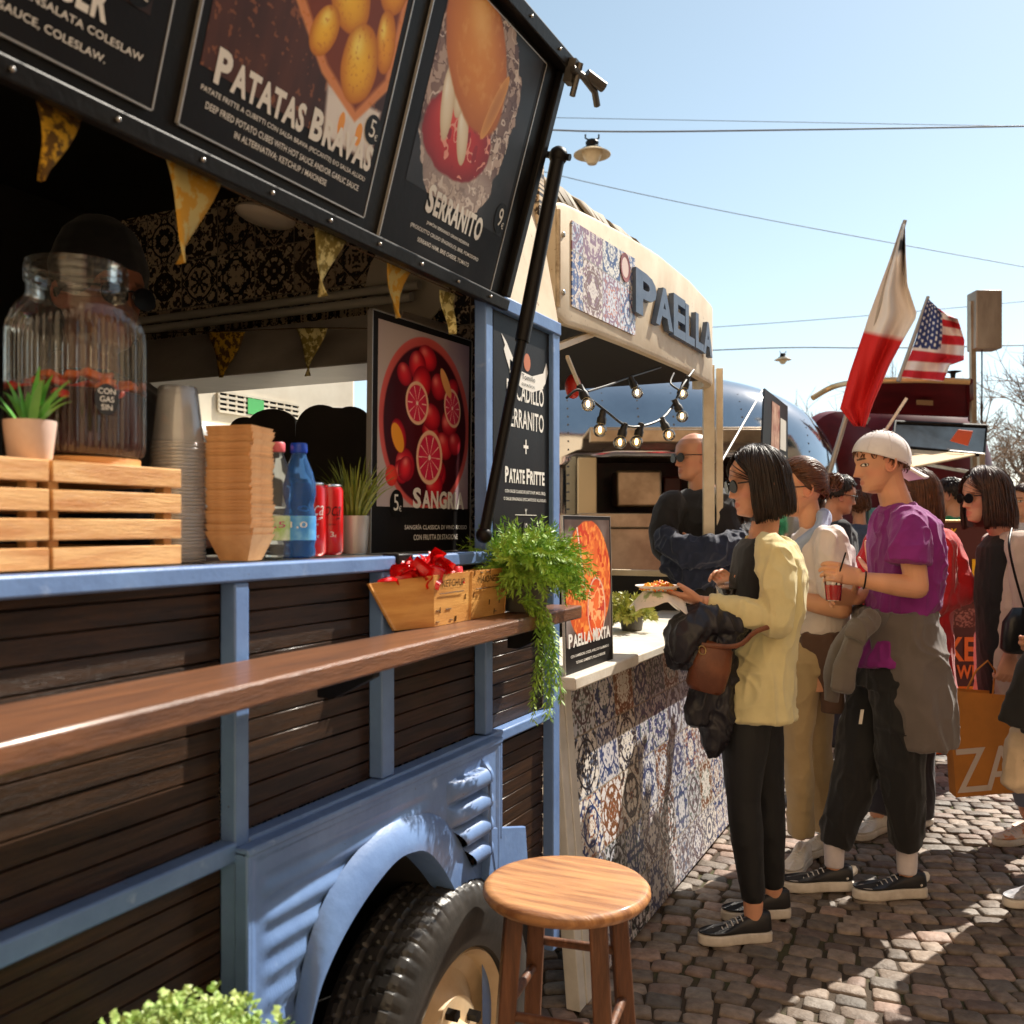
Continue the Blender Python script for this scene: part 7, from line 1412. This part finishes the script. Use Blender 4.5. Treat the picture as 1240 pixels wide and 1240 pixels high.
# --- man at the stall with folded arms
h = Fig('person', 'bald man in sunglasses and a dark jumper standing with folded arms behind the stall posts', 850, 4.9, LEFT * .72 + TOC * .7); NVY = cloth('navy_cloth', (34, 42, 66), .8, .75, 400, .3, .2); DKG = cloth('charcoal_wool', (44, 42, 44), .9, .8, 400, .4)
h.head(840, 553, 0, fd=LEFT * .93 + TOC * .36, pitch=-3, k=1.05); h.neck(h.J(852, 596), 1.15); h.torso([(853, 594, 0, .055, .10), (852, 606, 0, .09, .19), (850, 640, 0, .12, .2), (850, 700, 0, .12, .18), (850, 760, 0, .12, .18)])
e1, w1_, e2, w2_ = h.J(806, 668, .06), h.J(858, 672, .26), h.J(900, 662, .12), h.J(846, 668, .24); h.arm(h.J(812, 612, .05), e1, w1_); h.arm(h.J(892, 612, -.05), e2, w2_); h.hand(w1_, RIGHT + UP * .1, FWD, side=1, curl=(.3,) * 4); h.hand(w2_, LEFT + UP * .15, FWD, side=-1, curl=(.3,) * 4)
h.leg(h.J(836, 770, .05), h.J(836, 880, .05), V(h.J(836, 900, .05).xy.to_3d()) + UP * .08); h.leg(h.J(866, 770, -.05), h.J(866, 880, -.05), V(h.J(866, 900, -.05).xy.to_3d()) + UP * .08)
h.body(skin=(206, 146, 114), voxel=.0042, eyes=False, hairc=(120, 108, 100), hairmask=lambda x, y, u: .55 * np.clip((.02 - x + .6 * (np.abs(u - .03))) * 0 + (x < .0) * (u > -.03) * (u < .09), 0, 1)); h.shades()
m = MB(); h.secs(m, [(853, 592, 0, .062, .10), (852, 600, 0, .09, .18), (850, 616, 0, .12, .23), (850, 650, 0, .14, .235), (850, 710, 0, .14, .21), (850, 780, 0, .14, .21)]); ball_limb(m, [h.J(813, 610, .04), h.J(803, 640, .05), e1], [.075, .072, .066]); ball_limb(m, [e1, w1_.lerp(e1, .1)], [.064, .05]); ball_limb(m, [h.J(890, 610, -.04), h.J(898, 640, 0), e2], [.075, .072, .066]); ball_limb(m, [e2, w2_.lerp(e2, .1)], [.064, .05]); h.garment('dark_jumper', m, DKG, .007, .010, (9, 9, 6), 47)
m = MB(); m.skin = 1; ball_limb(m, [h.J(806, 650, .14), h.J(822, 664, .22), h.J(850, 668, .27), h.J(880, 664, .24), h.J(896, 655, .16)], [(.055, .05), (.075, .06), (.08, .06), (.075, .06), (.05, .05)]); ball_limb(m, [h.J(812, 686, .14), h.J(850, 696, .2), h.J(888, 690, .15)], [(.06, .05), (.085, .06), (.06, .05)]); h.garment('navy_jacket', m, NVY, .006, .026, (11, 11, 9), 53)
m = MB(); ball_limb(m, [h.J(836, 770, .05), h.J(836, 880, .05), V(h.J(836, 900, .05).xy.to_3d()) + UP * .03], [.11, .085, .06]); ball_limb(m, [h.J(866, 770, -.05), h.J(866, 880, -.05), V(h.J(866, 900, -.05).xy.to_3d()) + UP * .03], [.11, .085, .06]); h.garment('trousers', m, BLKC, .01, .006)

# --- woman in the beige coat at the right
g = Fig('person', 'dark haired woman in sunglasses and a beige coat, walking at the right edge', 1215, 4.27, LEFT * .98 + TOC * .1); BEI = cloth('beige_wool', (206, 186, 172), .92, .9, 500, .4, .3)
g.head(1192, 601, 0, pitch=-4, nose=1.0, jaw=.95); g.dx = 11; g.neck(g.J(1202, 644), .88); g.torso([(1208, 646, 0, .05, .08), (1210, 658, 0, .08, .16), (1212, 700, 0, .1, .15), (1212, 760, 0, .09, .13), (1214, 830, 0, .11, .17)])
e1, w1_ = g.J(1234, 742, .2), g.J(1212, 792, .22); g.arm(g.J(1224, 664, .17), e1, w1_); e2, w2_ = g.J(1215, 742, -.2), g.J(1190, 790, -.2); g.arm(g.J(1208, 664, -.17), e2, w2_); g.hand(w1_, -UP + LEFT * .2, FWD, side=1, curl=(.9,) * 4); g.hand(w2_, -UP + LEFT * .2, TOC, side=1, curl=(.9,) * 4)
k1, a1 = g.J(1222, 905, .08), g.J(1234, 985, .05); k2, a2 = g.J(1238, 905, -.08), g.J(1256, 985, -.1); g.leg(g.J(1218, 830, .08), k1, a1); g.leg(g.J(1226, 830, -.08), k2, a2); g.body(skin=(210, 152, 122), voxel=.0042, eyes=False, lips=(198, 84, 84))
m = MB(); g.secs(m, [(1204, 648, 0, .055, .07), (1204, 662, 0, .10, .115), (1203, 720, 0, .112, .115), (1205, 770, 0, .110, .11), (1208, 850, 0, .112, .11)]); g.garment('dark_top', m, BLKC, .007, .005)
m = MB(); g.secs(m, [(1210, 645, 0, .055, .10), (1212, 652, 0, .078, .16), (1218, 668, 0, .108, .195), (1219, 700, 0, .132, .198), (1219, 760, 0, .136, .188), (1218, 810, 0, .138, .19), (1218, 862, 0, .150, .20)]); ball_limb(m, [g.J(1224, 662, .16), g.J(1232, 700, .19), e1], [.066, .062, .056]); ball_limb(m, [e1, w1_.lerp(e1, .1)], [.056, .046]); ball_limb(m, [g.J(1210, 662, -.16), g.J(1214, 700, -.19), e2], [.066, .06, .054]); ball_limb(m, [e2, w2_.lerp(e2, .1)], [.054, .044]); g.garment('beige_coat', m, BEI, .006, .010, (8, 8, 4), 59)
m = MB(); ball_limb(m, [g.J(1219, 840, .08), k1, a1 + UP * .05], [.09, .07, .055]); ball_limb(m, [g.J(1227, 840, -.08), k2, a2 + UP * .05], [.09, .07, .055]); g.garment('jeans', m, cloth('pale_denim', (122, 132, 156), .85), .008, .006)
g.hair(HDRK, front=56, lens=.135, lenb=.15, n=460, e=.014, flare=.16, inward=.006, seed=24, curl=1.0, puff=1.5); g.shades()
MUL = M('patchwork_shoe', L(226, 206, 190), rough=.6, col2=L(214, 140, 90), vscale=22, vmix=(.55, .6))
for g_ in (a1, a2): dd = (LEFT * .95 + TOC * .3).normalized(); g.shoe(g_ - dd * .05, g_ + dd * .19, upper=MUL, sole=WSOLE, w=.046)
m = MB(); m.tube(lerp_loop([g.J(1214, 640, .13), g.J(1211, 662, .235), g.J(1219, 700, .25), g.J(1232, 745, .27)], 20), .005, 8); sbag = thing('shoulder_bag', 'black leather bag on a thin strap at the beige coat woman\'s elbow', 'bag', g.J(1228, 760, .3)); obj('strap', m, BLACKM, sbag); m = MB(); B0 = g.J(1233, 762, .30); m.sections([(B0 - UP * .1, RIGHT * .09, TOC * .03), (B0 - UP * .08, RIGHT * .11, TOC * .045), (B0 + UP * .03, RIGHT * .10, TOC * .04), (B0 + UP * .09, RIGHT * .06, TOC * .02)], n=30, p=3); obj('bag_body', m, M('black_leather', (.012, .012, .013), rough=.28, bump=.4, bscale=90), sbag, angle=70)
# shopping bags
kb_ = thing('paper_bag', 'large kraft shopping bag with white ZA lettering held by the beige coat woman', 'shopping bag', g.J(1190, 900, -.12)); KP = M('kraft_paper', L(216, 138, 58), rough=.8, col2=L(190, 122, 54), vscale=4, bump=.4, bscale=7)
g.dx = 0; q = [g.J(1158, 966, .14), g.J(1228, 960, .14), g.J(1224, 842, .14), g.J(1149, 836, .14)]; m = MB(); dpt = FWD * .09 + RIGHT * .012; th = .0015; F4 = q; B4 = [p_ + dpt for p_ in q]
def slab(mb_, p4, n_): mb_.prism(p4, n_)
m.prism([F4[0], F4[1], F4[2], F4[3]], FWD * th); m.prism([B4[0], B4[1], B4[2], B4[3]], FWD * th); m.prism([F4[0] + FWD * .002, B4[0], B4[3], F4[3] + FWD * .002], RIGHT * th); m.prism([F4[1] + FWD * .002, B4[1], B4[2], F4[2] + FWD * .002], -RIGHT * th); m.prism([F4[0] + UP * .002, F4[1] + UP * .002, B4[1] + UP * .002, B4[0] + UP * .002], UP * th); obj('bag_body', m, KP, kb_, smooth=False)
m = MB(); rr_ = (q[1] - q[0]).normalized(); uu_ = (q[3] - q[0]).normalized(); o_ = q[0] + rr_ * .005 + uu_ * .02 + TOC * .003; text(m, 'Z', o_, rr_, uu_, .135, .19); text(m, 'A', o_ + rr_ * .125, rr_, uu_, .155, .19); obj('bag_lettering', m, M('faded_white_ink', L(226, 206, 190), rough=.7), kb_, smooth=False)
obj('handle', MB().tube([q[3] + rr_ * .08, g.J(1182, 812, .17), g.J(1196, 800, .19), g.J(1205, 812, .17), q[2] - rr_ * .08], .004, 8), KP, kb_)
# person at the right edge in black
k_ = Fig('person', 'person in black mostly cut off by the right edge, carrying a canvas tote', 1300, 3.56, LEFT)
k_.dx = 8; k_.head(1300, 580, 0); k_.neck(k_.J(1306, 640)); k_.torso([(1306, 640, 0, .05, .08), (1308, 655, 0, .08, .17), (1310, 720, 0, .1, .17), (1306, 830, 0, .11, .17)]); e1, w1_ = k_.J(1310, 750, .25), k_.J(1276, 772, .22); k_.arm(k_.J(1306, 665, .18), e1, w1_); k_.hand(w1_, LEFT - UP * .3, FWD, side=-1, curl=(.8,) * 4); k_.arm(k_.J(1306, 665, -.18), k_.J(1310, 760, -.2), k_.J(1290, 840, -.2))
ka, aa = k_.J(1270, 940, .05), k_.J(1258, 1050, .0); k_.leg(k_.J(1296, 830, .08), ka, aa); kb2, ab = k_.J(1310, 940, -.05), k_.J(1330, 1050, -.05); k_.leg(k_.J(1306, 830, -.08), kb2, ab); k_.body(voxel=.006)
m = MB(); k_.secs(m, [(1306, 640, 0, .06, .1), (1308, 660, 0, .12, .21), (1308, 720, 0, .13, .21), (1306, 820, 0, .14, .2), (1304, 880, 0, .15, .21)]); ball_limb(m, [k_.J(1306, 664, .17), e1], [.07, .06]); ball_limb(m, [e1, w1_], [.06, .048]); ball_limb(m, [k_.J(1306, 664, -.17), k_.J(1310, 760, -.2), k_.J(1290, 840, -.2)], [.07, .06, .05])
ball_limb(m, [k_.J(1262, 765, .27), k_.J(1246, 810, .27), k_.J(1226, 880, .25)], [(.03, .03), (.06, .035), (.07, .03)]); ball_limb(m, [k_.J(1275, 765, .25), k_.J(1260, 820, .25), k_.J(1252, 890, .25)], [(.03, .03), (.06, .035), (.06, .03)]); k_.garment('black_coat', m, BLKC, .008, .009, (9, 9, 5), 61)
m = MB(); ball_limb(m, [k_.J(1298, 830, .08), ka, aa], [.1, .075, .055]); ball_limb(m, [k_.J(1306, 830, -.08), kb2, ab], [.1, .075, .055]); k_.garment('trousers', m, cloth('black_denim', (26, 26, 30), .8), .009, .006)
for g_ in (aa, ab): dd = (LEFT * .95 + TOC * .35).normalized(); k_.shoe(g_ - dd * .06, g_ + dd * .20, upper=M('grey_mesh_shoe', L(176, 176, 182), rough=.7, col2=L(130, 132, 140), vscale=40), sole=WSOLE, w=.046)
tt = thing('tote_bag', 'cream canvas tote bag with small dark print at the right edge', 'bag', k_.J(1228, 900, .15)); m = MB(); Bq = k_.J(1240, 905, .13); m.sections([(Bq - UP * .16, RIGHT * .075, TOC * .04), (Bq - UP * .13, RIGHT * .10, TOC * .055), (Bq, RIGHT * .085, TOC * .05), (Bq + UP * .10, RIGHT * .055, TOC * .03), (Bq + UP * .25, RIGHT * .02, TOC * .015)], n=26); fj.off = wpos(tt); fj.root = tt; fj.garment('tote_cloth', m, cloth('tote_canvas', (214, 190, 160), .9), .006, .010, (14, 14, 7), 67); m = MB(); text(m, 'BIO\nMERCATO', Bq - RIGHT * .05 - UP * .05 + TOC * .062, (RIGHT + UP * .5), (UP - RIGHT * .5), .07, .05); obj('print', m, BLACKM, tt, smooth=False)

# --- figures farther back
def bust(label, px, t0, fd, eye_y, hairfn, top, skin=(200, 146, 116), shades=False, sh_w=.2, sh_y=None, pitch=0, k=1.0):
    f_ = Fig('person', label, px, t0, fd); mpp = t0 / FPX; Y_ = lambda dz: eye_y + dz / mpp; X_ = px; s_ = f_.sd; f_.head(px, eye_y, 0, pitch=pitch, k=k); back = f_.fd * -.03
    def Q(f, sdv, dz): return f_.J(px, Y_(dz)) + f_.fd * f + s_ * sdv
    f_.neck(Q(-.035, 0, .175)); f_.b.sections([(Q(-.035, 0, .165), s_ * .08, f_.fd * .05), (Q(-.035, 0, .2), s_ * .17, f_.fd * .08), (Q(-.03, 0, .35), s_ * .16, f_.fd * .11), (Q(-.03, 0, .55), s_ * .14, f_.fd * .1), (Q(-.03, 0, .75), s_ * .16, f_.fd * .11)], n=26)
    arms = [(Q(-.035, sg * .18, .22), Q(-.04, sg * .23, .48), Q(.10, sg * .18, .62)) for sg in (1, -1)]
    for A_ in arms: f_.arm(*A_); f_.hand(A_[2], f_.fd + UP * -.1, s_ * 1, side=1, curl=(.5,) * 4)
    legs_ = [(Q(-.03, sg * .09, .80), Q(-.02, sg * .10, 1.2), Q(-.04, sg * .10, 1.55)) for sg in (1, -1)]
    for A_ in legs_: f_.leg(*A_)
    f_.body(skin=skin, voxel=.006, eyes=not shades)
    m = MB(); m.sections([(Q(-.035, 0, .165), s_ * .09, f_.fd * .06), (Q(-.035, 0, .19), s_ * .17, f_.fd * .09), (Q(-.03, 0, .24), s_ * (sh_w + .01), f_.fd * .12), (Q(-.03, 0, .4), s_ * sh_w, f_.fd * .13), (Q(-.03, 0, .6), s_ * .18, f_.fd * .125), (Q(-.03, 0, .76), s_ * .19, f_.fd * .13)], n=26)
    for A_ in arms: ball_limb(m, [A_[0], A_[0].lerp(A_[1], .8)], [.068, .062])
    f_.garment('shirt', m, top, .008, .008, (10, 10, 6), int(px)); m = MB()
    for A_ in legs_: ball_limb(m, list(A_), [.10, .08, .06])
    f_.garment('trousers', m, cloth('dark_denim', (52, 50, 58), .85), .01, .006)
    for A_ in legs_: g_ = V((A_[2].x, A_[2].y, 0)); f_.shoe(g_ - f_.fd * .06, g_ + f_.fd * .19, upper=BSH, sole=WSOLE)
    hairfn(f_)
    if shades: f_.shades()
    return f_
bust('dark haired man in sunglasses and a black T-shirt looking right, behind the pinned up hair', 1017, 6.0, RIGHT * .97 + TOC * .1, 600, lambda f_: f_.short_hair(HBLK, n=500, ln=.05, e=.010, seed=3, line=(48, 90, 118)), cloth('black_tee', (36, 38, 44), .85), shades=True, pitch=-10)
bust('dark haired man in a green shirt, seen from behind past the red coat', 1150, 7.0, LEFT * .8 + FWD * .6, 600, lambda f_: f_.short_hair(HBLK, n=500, ln=.045, e=.010, seed=5, line=(46, 88, 124)), cloth('green_jersey', (22, 120, 66), .85))
bust('dark haired visitor in a white top at the far right edge', 1240, 7.2, LEFT * .9 + TOC * .3, 607, lambda f_: f_.short_hair(HDRK, n=500, ln=.05, e=.012, seed=7), WHT)
bust('brown haired visitor farther back between the sunglasses man and the cap', 1040, 8.2, FWD + RIGHT * .2, 612, lambda f_: f_.short_hair(HBRN, n=400, ln=.05, e=.012, seed=17), cloth('dull_blue_cloth', (70, 84, 110), .85))
bust('light haired visitor with a red top far back beside the green shirt', 1128, 8.6, LEFT + FWD * .2, 606, lambda f_: f_.short_hair(HBRN, n=400, ln=.05, e=.012, seed=19), RDC)
# vendor inside the truck
v = Fig('person', 'vendor in a dark cap and glasses in the shade behind the sangria jar', 150, 1.95, TOC * .3 + RIGHT * .9, z0=.38); v.t0 = 1.95
v.head(122, 358, 0, fd=RIGHT * .8 + TOC * .5, pitch=-6); v.neck(v.J(112, 455)); v.torso([(120, 460, 0, .05, .09), (120, 480, 0, .09, .18), (120, 560, 0, .1, .18), (120, 700, 0, .1, .16), (120, 800, 0, .11, .17)]); v.arm(v.J(120, 490, .18), v.J(130, 600, .2), v.J(180, 640, .1)); v.arm(v.J(120, 490, -.18), v.J(110, 600, -.2), v.J(150, 650, -.1)); v.hand(v.J(180, 640, .1), RIGHT, FWD); v.hand(v.J(150, 650, -.1), RIGHT, FWD)
v.leg(v.J(120, 810, .08), v.J(120, 1000, .08), v.J(120, 1180, .08)); v.leg(v.J(120, 810, -.08), v.J(120, 1000, -.08), v.J(120, 1180, -.08)); v.body(skin=(150, 100, 78), voxel=.006); m = MB(); v.secs(m, [(120, 456, 0, .06, .1), (120, 480, 0, .11, .21), (120, 560, 0, .13, .2), (120, 800, 0, .13, .19), (120, 1000, 0, .14, .18)]); ball_limb(m, [v.J(120, 490, .18), v.J(130, 600, .2), v.J(180, 640, .1)], [.068, .058, .045]); ball_limb(m, [v.J(120, 490, -.18), v.J(110, 600, -.2), v.J(150, 650, -.1)], [.068, .058, .045]); v.garment('black_apron', m, BLKC, .008, .006)
m = MB(); m.skin = 1; ball_limb(m, [v.P(-.01, 0, .05), v.P(-.012, 0, .075)], [.100, .092]); v.garment('cap', m, BLKC, .006, .001); v.shades()

# unseen copies of visitors, added outside the frame to cast shadows on the paving
def gpos(px, t_): q = PD(px, 638, t_); q.z = 0; return q
copy_tree(c.root, gpos(1400, 3.5), 'unseen copy of the man in the purple T-shirt, added outside the right edge for its shadow'); copy_tree(g.root, gpos(1402, 4.6), 'unseen copy of the woman in the beige coat, added outside the right edge for its shadow'); copy_tree(b.root, gpos(1370, 5.7), 'unseen copy of the woman in the white shirt, added outside the right edge for its shadow')
# ================================================================ unseen houses, added behind and beside the camera for warm bounce light
PLA = M('warm_plaster', L(220, 196, 164), rough=.9, col2=L(204, 176, 140), vscale=1.5); PLB = M('rose_plaster', L(208, 170, 146), rough=.9, col2=L(190, 152, 128), vscale=1.5); SHU = M('green_shutter', L(60, 74, 58), rough=.7); WGL = M('window_dark', (.03, .03, .035), rough=.15); TER = M('terracotta_roof', L(170, 96, 66), rough=.9)
def house(name_label, o, R, w_, h_, dp, mat):
    o, R = V(o), V(R).normalized(); N = R.cross(UP).normalized() * -1; r = thing('added_house', name_label, 'house', o + R * w_ / 2, 'unseen plastered houses added for bounce light')
    obj('wall', MB().obox(o + R * w_ / 2 + UP * h_ / 2 + N * dp / 2, R, UP, N, w_, h_, dp), mat, r)
    obj('roof', MB().prism([o - R * .4 + UP * h_ - N * .6, o - R * .4 + UP * h_ + N * (dp + .4), o - R * .4 + UP * (h_ + 2) + N * dp / 2], R * (w_ + .8)), TER, r, smooth=False)
    nx, nz = int(w_ // 2.6), int(h_ // 3)
    for i in range(nx):
        for j in range(nz):
            c_ = o + R * (w_ * (i + .5) / nx) + UP * (1.7 + j * 3.0) - N * .02; wn = obj('window', MB().obox(c_, R, UP, N, 1.0, 1.5, .06), WGL, r)
            if j:
                for s_ in (-1, 1): obj('shutter', MB().obox(c_ + R * s_ * .78 - N * .02, R, UP, N, .5, 1.55, .05), SHU, wn)
    return r
house('unseen ochre plastered house with green shutters, added behind the camera for warm bounce light', (-9, -7.5, 0), (1, 0, 0), 13, 9.5, 6, PLA); house('unseen rose plastered house with green shutters, added behind the camera for warm bounce light', (4.3, -7.5, 0), (1, 0, 0), 9, 8.5, 6, PLB)
house('unseen ochre plastered house, added outside the frame at right to block sky and bounce warm light', (8.5, 9, 0), (0, -1, 0), 15, 9, 6, PLA)
